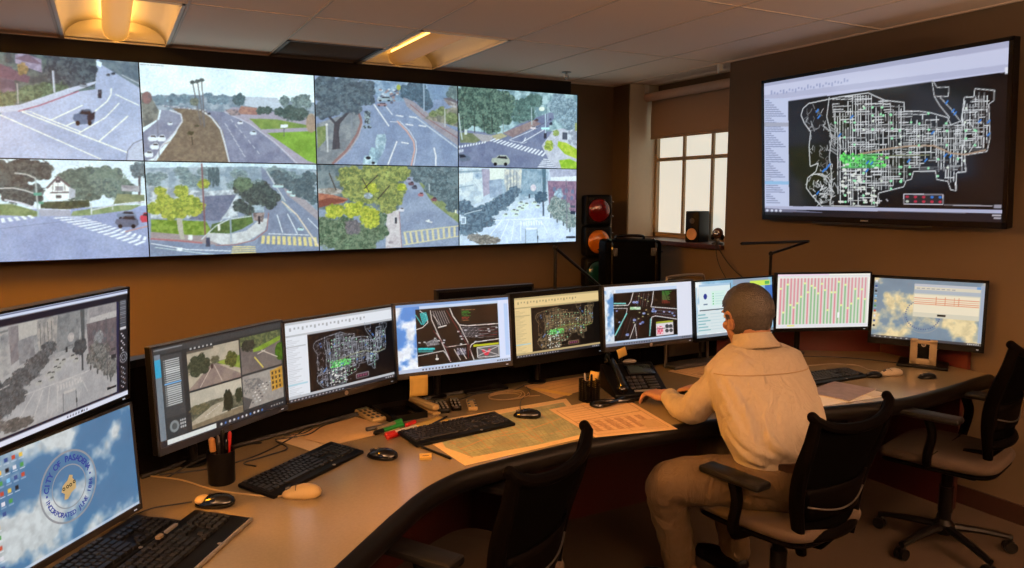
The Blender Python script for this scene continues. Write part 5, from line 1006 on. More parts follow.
for i, m_ in enumerate((M_GRN, M_AMBL, M_RED)):
    z = 0.13+i*0.26
    h = MB().box((0, .06, z), (.236, .13, .256), bev=.03).build('signal_section', M_SIG, sg, bevel=.003)
    L = MB().sphere((0, -.006, z), (.098, .035, .098), 24, 14).build('lens', m_, h)
    hr = MB(); n = 28; P = []
    ring = lambda rr, yy, c0: [(rr*cos(2*pi*k_/n), yy, z+rr*sin(2*pi*k_/n)) for k_ in range(n)]
    hr.loft([ring(.106, -.002, 0), ring(.108, -.016, 0), ring(.100, -.016, 0), ring(.099, 0, 0)]).build('lens_ring', M_SIG, h)
MB().box((.124, .04, .39), (.008, .02, .74)).box((.118, .06, .39), (.01, .06, .77)).build('door_hinge_strip', mat('worn_aluminium', (.42, .41, .38), .45, metal=.5, noise=.3, nscale=80), sg, smooth=False)
for z in (.08, .20, .34, .46, .60, .72): MB().sphere((.131, .02, z), .008, 8, 6).build('latch_screw', M_CHROME, sg)
ca = thing('equipment_case', 'black hard equipment case with a top handle beside the traffic signal', 'case', (3.53, 4.62, 0.865), rad(-22))
M_CASE = mat('black_case_shell', (.02, .019, .018), .5, spec=.12)
MB().box((0, 0, .220), (.44, .26, .435), bev=.035).build('case_body', M_CASE, ca); MB().box((0, 0, .35), (.446, .266, .008), bev=.004).build('lid_seam', M_CASE, ca)
MB().tube(bez([(-.11, 0, .436), (-.10, 0, .462), (0, 0, .468), (.10, 0, .462), (.11, 0, .436)], 5), .011, 8).build('handle', M_BLKG, ca)
for x in (-.15, .15): MB().box((x, -.135, .35), (.04, .016, .06), bev=.005).build('latch', M_DARKG, ca)
for x in (-.17, .17): MB().tube(bez([(x, -.134, .02), (x, -.137, .22), (x, -.13, .40), (x, -.06, .442)], 4), .01, 6).build('corner_strap', M_BLKG, ca)
sk = thing('computer_speaker', 'small black box speaker standing on the window sill', 'speaker', (4.045, 4.44, SZ-.001), rad(-72))
MB().box((0, 0, .105), (.105, .14, .21), bev=.008).build('cabinet', M_BLK, sk)
MB().lathe([(.001, 0), (.036, 0), (.040, .004), (.036, .008), (.028, .006), (.012, .002), (.001, .003)], M=Matrix.Rotation(pi/2, 3, 'X'), c=(0, -.070, .055)).build('woofer', mat('tan_cone', (.78, .60, .42), .5), sk)
MB().lathe([(.001, 0), (.018, 0), (.018, .004), (.001, .005)], M=Matrix.Rotation(pi/2, 3, 'X'), c=(0, -.070, .145)).build('tweeter', M_DARKG, sk)
sk.scale = (1.14, 1.14, 1.14)
wc = thing('webcam', 'little round brown webcam on a stubby foot at the right end of the sill', 'webcam', (3.965, 4.13, SZ-.001), rad(-60)); wc.scale = (1.2, 1.2, 1.2)
MB().lathe([(.001, 0), (.036, 0), (.036, .008), (.014, .02), (.012, .035), (.001, .036)]).build('foot', M_DARKG, wc)
MB().sphere((0, 0, .068), (.033, .031, .035), 18, 12).build('head', mat('brown_plastic', (.30, .17, .12), .35), wc)
for s in (-1, 1): MB().sphere((s*.03, -.005, .045), (.013, .014, .018), 10, 8).build('side_grip', M_BLK, wc)
MB().lathe([(.001, 0), (.017, 0), (.018, .006), (.012, .008), (.001, .004)], M=Matrix.Rotation(pi/2, 3, 'X'), c=(0, -.026, .072)).build('lens', M_CHROME, wc)
tag(MB().tube(bez([(3.94, 4.07, 1.29), (3.893, 4.05, 1.285), (3.885, 4.0, 1.22), (3.90, 3.90, 1.12), (3.93, 3.76, 1.02), (3.935, 3.62, .90), (3.93, 3.5, .60), (3.93, 3.5, .02)], 6), .004, 6).build('cable', M_CBLK), 'thin black cable hanging down the wall from the window sill', 'cable', 'cables hanging from the sill')
tag(MB().tube(bez([(3.95, 4.09, 1.287), (3.892, 4.07, 1.283), (3.88, 4.03, 1.16), (3.90, 3.94, 1.02), (3.93, 3.80, .88), (3.935, 3.7, .5), (3.93, 3.7, .02)], 6), .0035, 6).build('cable', M_CBLK), 'thin black cable hanging down the wall from the window sill', 'cable', 'cables hanging from the sill')

# ------------------------------------------------------------------ the console desk
FRONT = [(-1.02, 0.27), (0.44, 1.73), (0.70, 1.985), (0.80, 2.072), (0.89, 2.13), (1.0, 2.175), (1.2, 2.205), (1.55, 2.235), (2.0, 2.215), (2.5, 2.14), (2.98, 2.045), (3.3, 2.045), (3.90, 2.11)]
BACK = [(3.90, 2.72), (3.52, 2.98), (3.0, 3.10), (1.6, 3.10), (1.1, 3.04), (0.465, 2.84), (0.047, 2.63), (-0.42, 2.18), (-1.72, 0.90)]
FS = [tuple(p)[:2] for p in bez([(x, y, 0) for x, y in FRONT], 4)]
FS[:4] = []; FS.insert(0, FRONT[0])
dk = thing('control_desk', 'long angled grey laminate control room desk with thick black front edge', 'desk', (1.5, 2.6, 0))
def W2D(mb): return mb.xf(Matrix.Translation((-1.5, -2.6, 0)))
W2D(MB().prism(FS+BACK, DESK-0.035, DESK)).build('desktop', M_LAM, dk, smooth=False)
def offs(pts, d):
    out = []
    for i, p in enumerate(pts):
        a = Vector(pts[max(i-1, 0)]); b = Vector(pts[min(i+1, len(pts)-1)]); t = (b-a).normalized(); out.append((p[0]+t.y*d, p[1]-t.x*d))
    return out
prof = [(0.0, 0.001), (0.012, 0.0), (0.026, -0.008), (0.034, -0.024), (0.034, -0.046), (0.026, -0.064), (0.0, -0.072), (-0.03, -0.072), (-0.03, -0.036), (-0.001, -0.034)]
rings = []
cols = [offs(FS, d) for d, z in prof]
for i in range(len(FS)): rings.append([(cols[k][i][0], cols[k][i][1], DESK+prof[k][1]) for k in range(len(prof))])
W2D(MB().loft(rings)).build('front_edge', M_EDGE, dk, angle=50)
RT = 1.10
def riser(pts, name, m, z0, z1, d0=0.0, d1=-0.04):
    a = offs(pts, d0); b = offs(pts, d1); mb = MB(); mb.prism(a+b[::-1], z0, z1); return W2D(mb).build(name, m, dk, smooth=False)
BK = BACK[::-1]
M_RISD = mat('shaded_rear_panel', (0.04, 0.034, 0.03), 0.9, noise=.15, nscale=300, spec=.1)  # near-black colour carries the shade on the left and middle rear panel
riser(BK[:7]+[(2.45, 3.10)], 'rear_panel', M_RISD, DESK-0.02, RT, -0.002, -0.04)
rp = riser([(2.45, 3.10), (3.0, 3.10), (3.52, 2.98), (3.90, 2.72)], 'rear_panel', M_MAROON, DESK-0.02, RT, -0.002, -0.04); rp['label'] = 'maroon right-hand rear panel'
W2D(MB().box((3.915, 2.47, DESK+.12), (0.025, 0.50, .24))).build('side_panel', M_MAROON, dk, smooth=False)['label'] = 'maroon side panel against the wall'
riser(BK, 'panel_cap', M_EDGE, RT, RT+0.025, 0.01, -0.05)
riser(BK, 'base_panel', M_MARD, 0.0, DESK-0.035, 0.05, 0.02)
def slab(x0, y0, x1, y1, name='support_panel'):
    d = Vector((x1-x0, y1-y0)); L = d.length; W2D(MB().box(((x0+x1)/2, (y0+y1)/2, (DESK-0.06)/2), (L, 0.03, DESK-0.06), math.atan2(d.y, d.x))).build(name, M_MARD, dk, smooth=False)
slab(-1.5, .98, -1.05, .53); slab(.36, 2.62, .62, 2.15); slab(1.42, 3.0, 1.42, 2.4); slab(3.1, 2.98, 3.1, 2.3); slab(3.84, 2.7, 3.84, 2.2)
cs = W2D(MB().tube(bez([(x*1.0, y-0.035, DESK+0.006) for x, y in [BK[2], BK[3], BK[4], BK[5]]], 6), 0.009, 6)).build('cable_slot_lip', M_CBLK, dk)

# ------------------------------------------------------------------ monitors
def monitor(label, c, yawd, tiltd, W, H, cv, bez_w=0.012, chin=0.02, arm=0.22, body=M_BLK, bezm=M_BLK, logo=None, stand=None, group='desk monitors along the console', scr=M_SCREEN):
    t = thing('computer_monitor', label, 'monitor', (c[0], c[1], DESK), rad(yawd), group)
    M = Matrix.Translation((0, 0, c[2]-DESK)) @ Matrix.Rotation(-rad(tiltd), 4, 'X')
    MB().box((0, 0.014, 0), (W, 0.024, H), bev=0.0).box((0, 0.034, 0), (W*0.62, 0.03, H*0.55), bev=0.01).xf(M).build('housing', body, t, bevel=0.002)
    tp = bez_w
    MB().box((0, -0.001, H/2-tp/2), (W, 0.008, tp)).box((0, -0.001, -H/2+chin/2), (W, 0.008, chin)).box((-W/2+bez_w/2, -0.001, 0), (bez_w, 0.008, H)).box((W/2-bez_w/2, -0.001, 0), (bez_w, 0.008, H)).xf(M).build('bezel', bezm, t, bevel=0.001)
    sw, sh = W-2*bez_w, H-tp-chin; zc = (chin-tp)/2
    s = None
    if cv is not None: s = flat_screen(cv, 'screen', scr, t, sw, sh, 0, 0, M=M @ Matrix.Translation((0, -0.001, zc)))
    else: MB().box((0, -0.001, zc), (sw, 0.002, sh)).xf(M).build('screen', M_BLKG, t, smooth=False)
    if logo:
        MB().lathe([(.001, 0), (.0085, 0), (.0085, .002), (.001, .002)], M=Matrix.Rotation(pi/2, 3, 'X'), c=(0, -0.005, -H/2+chin/2)).xf(M).build('logo_badge', logo, t)
    MB().box((W/2-0.03, -0.0055, -H/2+chin*.45), (0.01, 0.002, 0.003)).xf(M).build('power_light', mat('power_led', (.7, .75, .8), .4, emis=(.6, .7, .8), estr=.6), t, smooth=False)
    zc_ = c[2]-DESK
    if stand is None:
        a = MB(); a.tube([(0, 0.045, zc_), (0, 0.07, zc_)], 0.03, 12); a.tube([(0, 0.06, zc_), (0, arm, zc_-.02)], 0.014, 10)
        a.tube([(0, arm, zc_+.03), (0, arm, 0.0)], 0.016, 12); a.lathe([(.001, 0), (.045, 0), (.045, .008), (.02, .014), (.001, .014)], c=(0, arm, 0))
        a.build('monitor_arm', M_DARKG if False else M_BLK, t)
    elif stand == 'foot':
        MB().box((0, .09, (zc_)/2), (.06, .02, zc_), bev=.004).build('neck', M_BLK, t); MB().box((0, .07, .007), (.22, .17, .012), bev=.006).build('base', M_BLK, t)
    return t, M, s
E_BZ = mat('grey_brown_bezel', (0.15, 0.14, 0.13), 0.4)
monitor('upper stacked monitor at far left showing the grey downtown street', (-0.118, 2.111, 1.236), 54.4, -3.6, 0.513, 0.318, pic_downtown_grey(), 0.006, 0.012, 0.24)
tB, MBm, sB = monitor('lower stacked monitor at far left with round city seal on cloudy sky', (-0.124, 2.103, 0.918), 50.1, 2.5, 0.486, 0.311, pic_seal_desktop(), 0.007, 0.018, 0.24, bezm=E_BZ)
# the seal on the wallpaper
M_SEALB = mat('seal_blue', (.10, .14, .42), .4, emis=(.12, .18, .50), estr=1.0); M_SEALR = mat('seal_ring', (.3, .3, .3), .4, emis=(.56, .60, .64), estr=.75); M_SEALG = mat('seal_tan', (.6, .55, .4), .4, emis=(.62, .58, .42), estr=.9)
SO = MBm @ Matrix.Translation((0.0, -0.0018, 0.006)) @ Matrix.Rotation(pi/2, 4, 'X')
def ringmesh(r0, r1, n=48):
    P = []; F = []
    for i in range(n):
        a = 2*pi*i/n; P += [(r0*cos(a), r0*sin(a), 0), (r1*cos(a), r1*sin(a), 0)]
    for i in range(n): j = (i+1) % n; F.append((2*i, 2*i+1, 2*j+1, 2*j))
    return MB().add(P, F)
mb = ringmesh(.086, .091); mb.add(*[ringmesh(.052, .055).v, ringmesh(.052, .055).f]); mb.xf(SO).build('seal_ring', M_SEALR, sB, smooth=False)
g = MB().prism([(-.020, -.028), (-.008, -.03), (.004, -.018), (.020, -.012), (.022, .006), (.012, .016), (.014, .024), (.004, .028), (-.004, .016), (-.02, .008), (-.026, -.006), (-.016, -.014)], -.0002, .0)
g.xf(SO).build('seal_emblem', M_SEALG, sB, smooth=False)
em = MB()
for x, y in ((-.018, -.001), (-.006, .001), (.004, .002), (.016, .006)):
    q = ringmesh(.0022, .0045, 10); q.xf(Matrix.Translation((x, y, .0003))); em.add(q.v, q.f)
em.xf(SO).build('seal_emblem_detail', M_BLK, sB, smooth=False)
letters = MB()
def arc_text(txt, r, a0, a1, size, flip=False):
    n = len(txt)
    for i, ch in enumerate(txt):
        if ch == ' ': continue
        a = rad(a0+(a1-a0)*i/(n-1))
        rot = a-pi/2 if not flip else a+pi/2
        M = Matrix.Translation((r*cos(a), r*sin(a), .0002)) @ Matrix.Rotation(rot, 4, 'Z')
        vs, fs = text_mesh(ch, size, M, None, None, None); letters.add(vs, fs)
arc_text('CITY OF PASADENA', .0695, 168, 22, .0212)
arc_text('INCORPORATED JUNE 1886', .0705, 190, 353, .0165, flip=True)
for a in (180, 7):
    q = ringmesh(.0001, .003, 10); q.xf(Matrix.Translation((.07*cos(rad(a)), .07*sin(rad(a)), .0002))); letters.add(q.v, q.f)
letters.xf(SO).build('seal_lettering', M_SEALB, sB, smooth=False)

monitor('monitor showing four camera pictures, just right of the stacked pair', (0.308, 2.529, 1.043), 36.0, 2.0, 0.54, 0.328, pic_four_feeds(), 0.007, 0.022, 0.17, bezm=mat('slate_bezel', (.17, .20, .26), .35), logo=M_DARKG)
monitor('monitor with white window and green-centred road map, second from the stacked pair', (0.786, 2.849, 1.023), 22.8, 2.3, 0.54, 0.333, pic_map_monitor(36, (0.88, 0.90, 0.93), (0.04, 0.045, 0.06), (0.72, 0.76, 0.82)), 0.009, 0.026, 0.11, bezm=E_BZ, logo=M_SILV)
monitor('monitor showing a black intersection drawing with cyan corner, bright sky strip at left', (1.264, 2.841, 1.054), 1.0, 5.3, 0.54, 0.313, pic_plan(0, 37), 0.009, 0.024, 0.2, bezm=E_BZ)
monitor('wide-bezelled black monitor with cream-tinted road map window', (1.811, 2.894, 1.047), 5.9, 4.5, 0.54, 0.333, pic_map_monitor(38, (0.89, 0.79, 0.57), (0.045, 0.04, 0.035), (0.72, 0.62, 0.46)), 0.024, 0.04, 0.17)
monitor('monitor behind the telephone showing a diagonal street junction drawing', (2.255, 2.785, 1.077), -0.6, 4.3, 0.54, 0.31, pic_plan(1, 39), 0.009, 0.022, 0.24, bezm=E_BZ, logo=M_SILV)
monitor('monitor partly hidden behind the seated man\'s head, with pale windows', (2.784, 2.759, 1.074), -0.6, 5.4, 0.54, 0.306, pic_windows(), 0.008, 0.02, 0.26)
monitor('monitor filled with pink and green vertical bars', (3.348, 2.685, 1.076), -21.5, 0.6, 0.54, 0.317, pic_bars(), 0.008, 0.02, 0.26)
tJ, MJ, sJ = monitor('rightmost black monitor with sand-coloured clouds and a data form', (3.76, 2.372, 1.03), -60.6, 4.0, 0.54, 0.372, pic_sky_form(), 0.016, 0.034, stand='own')
# square silver neck and flat base of the rightmost monitor
ln = MB()
for x in (-.045, .045): ln.box((x, -.01, .075), (.035, .02, .15), bev=.003)
ln.box((0, -.01, .022), (.115, .02, .045), bev=.003).box((0, -.01, .135), (.125, .02, .02), bev=.003).build('neck', mat('brushed_silver', (.72, .66, .56), .4, metal=.6), tJ)
MB().box((0, .03, .009), (.24, .19, .014), bev=.006).build('base', M_BLK, tJ); MB().box((0, .02, .12), (.06, .03, .22), bev=.004).build('column', M_BLK, tJ)
MB().lathe([(.001, 0), (.011, 0), (.011, .002), (.001, .002)], M=Matrix.Rotation(pi/2, 3, 'X'), c=(0, -0.005, -.372/2+.016)).xf(MJ).build('logo_badge', M_SILV, tJ)
text_mesh('hp', .014, MJ @ Matrix.Translation((0, -.0075, -.372/2+.0165)) @ Matrix.Rotation(pi/2, 4, 'X'), 'logo_lettering', M_BLK, tJ)
monitor('switched-off black monitor standing behind the lit ones', (1.50, 3.02, 1.08), 1, 0, 0.50, 0.30, None, 0.012, 0.02, stand='foot')

# sticky notes hanging from bezels
def note(x, y, z, w, h, rz, ry, tilt, label, m=M_YEL):
    t = MB().grid(lambda u, v: ((u-.5)*w, -0.003*sin(v*2.2)*1.5, -h*v), 4, 6); o = t.build('sticky_note', m, None, solid=.0006)
    o.location = (x, y, z); o.rotation_euler = (rad(tilt), rad(ry), rad(rz)); return tag(o, label, 'sticky note')
note(1.083, 2.806, .912, .08, .085, 2, 2, 0, 'orange-yellow sticky note hanging below the intersection-drawing monitor, the larger hanging note')
note(2.07, 2.762, .935, .052, .042, 2, -14, 0, 'small orange sticky note hanging from the monitor above the telephone')

# ------------------------------------------------------------------ chairs
def chair_asset(label, loc, rz, seatm=M_CHS):
    t = thing('office_chair', label, 'chair', loc, rad(rz), 'black mesh-backed office chairs')
    # base
    hub = MB().lathe([(.001, .07), (.035, .07), (.045, .09), (.045, .12), (.028, .14), (.028, .20), (.001, .20)]).build('base_hub', M_BLK, t)
    for k in range(5):
        a = rad(72*k+18); dx, dy = cos(a), sin(a)
        lg = MB().tube(bez([(.03*dx, .03*dy, .105), (.15*dx, .15*dy, .095), (.29*dx, .29*dy, .072)], 4), [.024, .023, .022, .021, .02, .019, .018, .017, .016], 8, flat=.8).tube([(.285*dx, .285*dy, .085), (.285*dx, .285*dy, .05)], .008, 8).build('base_leg', M_BLK, t)
        cw = MB()
        for s in (-1, 1):
            c0 = Vector((.285*dx+.012*dx*0, .285*dy, .028)); ax = Vector((-dy, dx, 0))*s
            cw.tube([c0+ax*.006, c0+ax*.022], .027, 14)
        cw.box((.285*dx, .285*dy, .045), (.03, .03, .02), a, bev=.004).build('caster', M_BLK, lg)
    MB().tube([(0, 0, .14), (0, 0, .40)], .026, 14).tube([(0, 0, .18), (0, 0, .30)], .032, 14).build('gas_lift', M_BLK, t)
    MB().box((0, -.01, .405), (.20, .26, .045), bev=.015).box((.16, .02, .40), (.16, .012, .012), bev=.003).build('tilt_mechanism', M_BLK, t)
    # seat: waterfall cushion
    def cushion(z0, z1, wx, wy, m, name):
        R = []
        for zz, k in ((z0, .90), (z0+.25*(z1-z0), .985), (z0+.6*(z1-z0), 1.0), (z0+.85*(z1-z0), .985), (z1, .93)):
            r = []
            for i in range(40):
                a = 2*pi*i/40; e = .42; cx = math.copysign(abs(cos(a))**e, cos(a)); sy = math.copysign(abs(sin(a))**e, sin(a))
                y = .01+wy*k*sy; droop = -.028*max(0, (y-.12)/.14)**2
                r.append((wx*k*cx*(1-.05*(sy < 0)), y, zz+droop))
            R.append(r)
        return MB().loft(R).build(name, m, t, angle=60)
    cushion(.425, .445, .235, .235, M_CHF, 'seat_pan'); cushion(.445, .492, .245, .245, seatm, 'seat')
    # backrest
    def bk(u, z):           # u -1..1 across
        k = (z-.50)/.45
        w = .165+.062*min(1, max(0, k)*1.5) if z > .50 else .165-.25*(.50-z)
        y = -.235-.085*max(0, k)**1.3+.018*sin(max(0, min(1, k*1.3))*pi)
        y += .045*abs(u)**2.2
        zz = z+max(0, (z-.80)/.13)*(.020*abs(u)**6-.022*(1-u*u))
        return (u*w, y, zz)
    MB().grid(lambda u, v: bk(2*u-1, .52+.41*v), 20, 24).build('backrest_mesh', M_CHM, t, solid=.006)
    top = [bk(-1+2*i/16, .93) for i in range(17)]
    top = [(top[0][0]-.004, top[0][1]+.012, top[0][2]+.012)]+top+[(top[-1][0]+.004, top[-1][1]+.012, top[-1][2]+.012)]
    MB().tube(top, [.018]+[.019]*17+[.018], 10).sphere(top[0], .018, 10, 8).sphere(top[-1], .018, 10, 8).build('top_rail', M_CHF, t)
    for s in (-1, 1):
        MB().tube([bk(s, z) for z in [.44+.49*i/14 for i in range(15)]], [.020+.008*sin(pi*i/14) for i in range(15)], 10, flat=.8).build('side_rail', M_CHF, t)
    MB().tube([bk(-1+2*i/12, .50) for i in range(13)], .022, 10).tube([bk(0, .50), (0, -.17, .42), (0, -.06, .405)], .024, 10, flat=.6).build('lower_rail', M_CHF, t)
    lb = MB().grid(lambda u, v: tuple(Vector(bk((2*u-1)*.93, .57+.12*v))+Vector((0, -.012, 0))), 16, 4).build('lumbar_support', M_CHF, t, solid=.01)
    MB().tube([tuple(Vector(bk(-.9+1.8*i/14, .625-.03*cos(pi*(i/14-.5))))+Vector((0, -.021, 0))) for i in range(15)], .0032, 6).build('lumbar_trim', mat('grey_trim', (.30, .29, .28), .35, metal=.4), lb)
    for s in (-1, 1):
        MB().tube(bez([(s*.10, .02, .415), (s*.22, .02, .42), (s*.262, .015, .46), (s*.265, .0, .56), (s*.262, .02, .628)], 5), .019, 8, flat=1.5).build('arm_post', M_CHF, t)
        MB().box((s*.262, .02, .642), (.085, .265, .028), bev=.022).build('armrest_pad', M_ARM, t)
    return t
ch1 = chair_asset('empty black office chair in front, its back nearest the camera', (0.955, 2.0, 0), 31)
def shift_back(c, dz):
    for c_ in c.children:
        if c_.name.split('.')[0] in ('backrest_mesh', 'top_rail', 'side_rail', 'lower_rail', 'lumbar_support'): c_.location.z += dz
shift_back(ch1, -.038)
ch2 = copy_thing(ch1, (2.19, 1.90, 0), rad(7), 'black office chair the man in the tan shirt is sitting on')
ch3 = copy_thing(ch1, (3.37, 1.97, 0), rad(15), 'empty black office chair at far right under the rightmost monitor')
shift_back(ch3, .115)
for c_ in ch3.children:
    if c_.name.split('.')[0] in ('arm_post', 'armrest_pad'): c_.location.z += .045

# ------------------------------------------------------------------ things on the desk
ZT = DESK
KW = 0.0187
def keyboard_asset(label, loc, rz, W=.445, D=.15, wrist=False, style=0):
    t = thing('keyboard', label, 'keyboard', (loc[0], loc[1], ZT), rad(rz), 'black computer keyboards')
    kb = MB(); tl = rad(5)
    M = Matrix.Translation((0, 0, .011)) @ Matrix.Rotation(tl, 4, 'X')
    kb.box((0, 0, 0), (W, D, .013), bev=.006); kb.xf(M).build('case', M_BLK, t)
    MB().box((-W*.4, D*.36, .006), (.03, .012, .012)).box((W*.4, D*.36, .006), (.03, .012, .012)).build('foot', M_BLK, t, smooth=False)
    def keys(x0, y0, rows, name):
        mb = MB()
        for r, row in enumerate(rows):
            x = x0
            for w in row:
                if w > 0:
                    cw = w*KW-.0028; hx = cw/2; cx = x+w*KW/2; cy = y0-r*KW; h = .0065 if style == 0 else .009
                    a = .0079; b = .0063; tx = hx-.0018
                    mb.add([(cx-hx, cy-a, .006), (cx+hx, cy-a, .006), (cx+hx, cy+a, .006), (cx-hx, cy+a, .006), (cx-tx, cy-b, .006+h), (cx+tx, cy-b, .006+h), (cx+tx, cy+b, .006+h), (cx-tx, cy+b, .006+h)], [(4, 5, 6, 7), (0, 1, 5, 4), (1, 2, 6, 5), (2, 3, 7, 6), (3, 0, 4, 7)])
                x += abs(w)*KW
        return mb.xf(M).build(name, M_KEY, t, smooth=False)
    ytop = D/2-.018
    keys(-W/2+.008, ytop, [[1, -.9, 1, 1, 1, 1, -.5, 1, 1, 1, 1, -.5, 1, 1, 1, 1]], 'function_keys')
    keys(-W/2+.008, ytop-KW*1.15, [[1]*13+[2], [1.5]+[1]*12+[1.5], [1.75]+[1]*11+[2.25], [2.25]+[1]*10+[2.75], [1.25, 1.25, 1.25, 6.25, 1.25, 1.25, 1.25, 1.25]], 'letter_keys')
    keys(-W/2+.008+KW*15.25, ytop-KW*1.15, [[1, 1, 1], [1, 1, 1], [-3], [-1, 1, -1], [1, 1, 1]], 'arrow_keys')
    keys(-W/2+.008+KW*18.5, ytop-KW*1.15, [[1]*4, [1]*4, [1]*4, [1]*4, [2, 1, 1]], 'number_keys')
    MB().lathe([(.001, .0066), (.0055, .0066), (.0055, .0076), (.001, .0076)], c=(W*.14, -D/2+.005, 0)).xf(M).build('logo_badge', M_SILV, t)
    return t
k1 = keyboard_asset('black keyboard on bare desk between the pen cup and the papers', (.527, 2.415), 36)
k2 = keyboard_asset('black keyboard lying on the left edge of the large city map', (1.143, 2.552), 7.5); k2.location.z = ZT+.0012
k3 = keyboard_asset('nearest black keyboard with silver edge at the bottom left', (.105, 1.972), 54, .45, .17, style=1)
MB().box((0, -.0865, .006), (.45, .008, .010), bev=.003).build('edge_strip', M_SILV, k3)
k4 = keyboard_asset('black keyboard tucked against the lower left seal monitor', (-.062, 2.035), 52, .445, .135, style=1)
k5 = keyboard_asset('black keyboard to the right of the seated man', (3.085, 2.435), -2)
k6 = keyboard_asset('black keyboard under the seated man\'s hands', (2.34, 2.445), -7)
# small clips lying on the nearest keyboard
tag(MB().box((0, 0, 0), (.05, .012, .008), bev=.003).build('label_clip', M_SILV), 'small silver clip on the back edge of the nearest keyboard', 'clip').location = (.100, 2.073, ZT+.036)
o_ = bpy.data.objects['label_clip']; o_.rotation_euler = (0, 0, rad(54))
tag(MB().box((0, 0, 0), (.022, .014, .010), bev=.004).build('binder_clip', mat('dull_tan', (.5, .44, .34), .5)), 'tiny beige clip on the back edge of the nearest keyboard', 'clip').location = (.070, 2.030, ZT+.038)
bpy.data.objects['binder_clip'].rotation_euler = (0, 0, rad(54))

def mouse_asset(label, loc, rz, m=M_BLK, m2=None, L=.115, W=.063, H=.036, z=ZT):
    t = thing('computer_mouse', label, 'mouse', (loc[0], loc[1], z), rad(rz))
    R = []; n = 24
    for j, (zz, k) in enumerate(((0, .90), (.12, 1.0), (.35, 1.0), (.6, .90), (.82, .68), (.96, .34), (1.0, .06))):
        r = []
        for i in range(n):
            a = 2*pi*i/n; c_, s_ = cos(a), sin(a); e = .8
            x = W/2*k*math.copysign(abs(c_)**e, c_)*(1-.10*(s_ > 0)*s_); y = L/2*k*math.copysign(abs(s_)**e, s_)
            r.append((x, y-.008*zz, max(0, H*zz*(1-.28*max(0, y/(L/2))))))
        R.append(r)
    MB().loft(R).build('mouse_body', m, t, angle=70)
    MB().tube([(0, L*.26, H*.70), (0, L*.38, H*.60)], .006, 8).build('scroll_wheel', m2 or M_DARKG, t)
    MB().tube([(-W*.36, L*.08, H*.72), (0, L*.12, H*.97), (W*.36, L*.08, H*.72)], .0012, 4).build('button_seam', M_CBLK, t)
    return t
mouse_asset('black mouse on the desk beside the keyboard near the papers', (.79, 2.412), 40, M_BLKG)
mouse_asset('beige corded mouse on the bare desk front', (.468, 2.212), 62, M_BEIGE, L=.118, W=.066, H=.038)
m3 = mouse_asset('black mouse with a shiny tan left button behind the nearest keyboard', (.228, 2.262), 62, M_BLKG)
MB().sphere((-.0, .035, .0185), (.025, .021, .0125), 16, 8).build('side_button', M_BEIGE, m3)
mouse_asset('black mouse lying on the large city map', (1.466, 2.585), 50, M_BLKG, z=ZT+.0012)
mouse_asset('pale grey mouse on the right part of the desk', (3.445, 2.335), 70, mat('pale_grey_plastic', (.68, .63, .55), .4))
mouse_asset('black mouse left of the pale grey mouse on the right', (3.325, 2.352), 70, M_BLK, L=.09, W=.055, H=.028)
mouse_asset('black mouse in front of the rightmost monitor base', (3.535, 2.205), 70, M_BLK, L=.09, W=.055, H=.028)

def cable(pts, r, label, m=M_CBLK, group=None, name='cable'):
    return tag(MB().tube(bez(pts, 7), r, 6).build(name, m), label, 'cable', group)
z = ZT+.0025
cable([(.075, 2.60, z), (.16, 2.515, z), (.235, 2.39, z), (.32, 2.30, z), (.405, 2.235, z), (.424, 2.236, z+.01)], .0025, 'cream mouse cable running across the bare desk', M_BEIGE)
cable([(.17, 2.295, z+.008), (.12, 2.32, z), (.06, 2.32, z), (-.02, 2.27, z), (-.12, 2.24, z)], .0022, 'black mouse cable running left behind the keyboards')
cable([(.13, 2.19, z), (.08, 2.24, z), (.02, 2.27, z), (-.08, 2.26, z)], .0022, 'black keyboard cable beneath the seal monitor')
gc = 'black cables tangled under the left monitors'
cable([(.39, 2.53, z), (.36, 2.58, z), (.45, 2.62, z), (.52, 2.66, z), (.50, 2.76, z)], .0028, 'black cable tangled on the desk under the left monitors', group=gc)
cable([(.10, 2.60, z), (.25, 2.58, z), (.40, 2.63, z), (.55, 2.76, z), (.62, 2.84, z)], .0028, 'black cable tangled on the desk under the left monitors', group=gc)
cable([(.12, 2.56, z), (.2, 2.60, z+.02), (.33, 2.68, z+.03), (.45, 2.77, z)], .0028, 'black cable tangled on the desk under the left monitors', group=gc)
cable([(.50, 2.78, z), (.62, 2.78, z), (.70, 2.86, z), (.82, 2.92, z), (.90, 2.93, z+.01)], .0028, 'black cable tangled on the desk under the left monitors', group=gc)
cable([(.55, 2.84, z), (.60, 2.90, z), (.66, 2.86, z), (.60, 2.80, z), (.54, 2.82, z)], .0028, 'black cable looped on the desk behind the loose papers')
cable([(1.478, 2.64, z+.012), (1.50, 2.70, z), (1.56, 2.80, z+.004), (1.66, 2.90, z), (1.70, 3.0, z)], .0022, 'thin dark cable of the mouse on the map')
cable([(1.20, 2.98, z), (1.32, 2.95, z), (1.45, 3.0, z), (1.60, 2.97, z), (1.72, 3.04, z)], .0028, 'black cable under the intersection-drawing monitor', group=gc)
cp = [(1.53+.075*cos(a)*(1+.16*k)+.012*k, 2.90+.05*sin(a)*(1+.22*k), z+.002*k) for k in range(3) for a in [2*pi*i/10+.3*k for i in range(10)]]
cable(cp+[(1.63, 2.86, z), (1.68, 2.84, z)], .0020, 'tan cable coiled in loops on the desk', mat('tan_cable', (.64, .54, .38), .5), name='coiled_cable')
cable([(3.42, 2.39, z+.01), (3.44, 2.46, z), (3.47, 2.55, z), (3.40, 2.63, z), (3.30, 2.66, z), (3.18, 2.68, z)], .0025, 'pale cable curving behind the pale grey mouse', mat('pale_cable', (.55, .48, .4), .5))
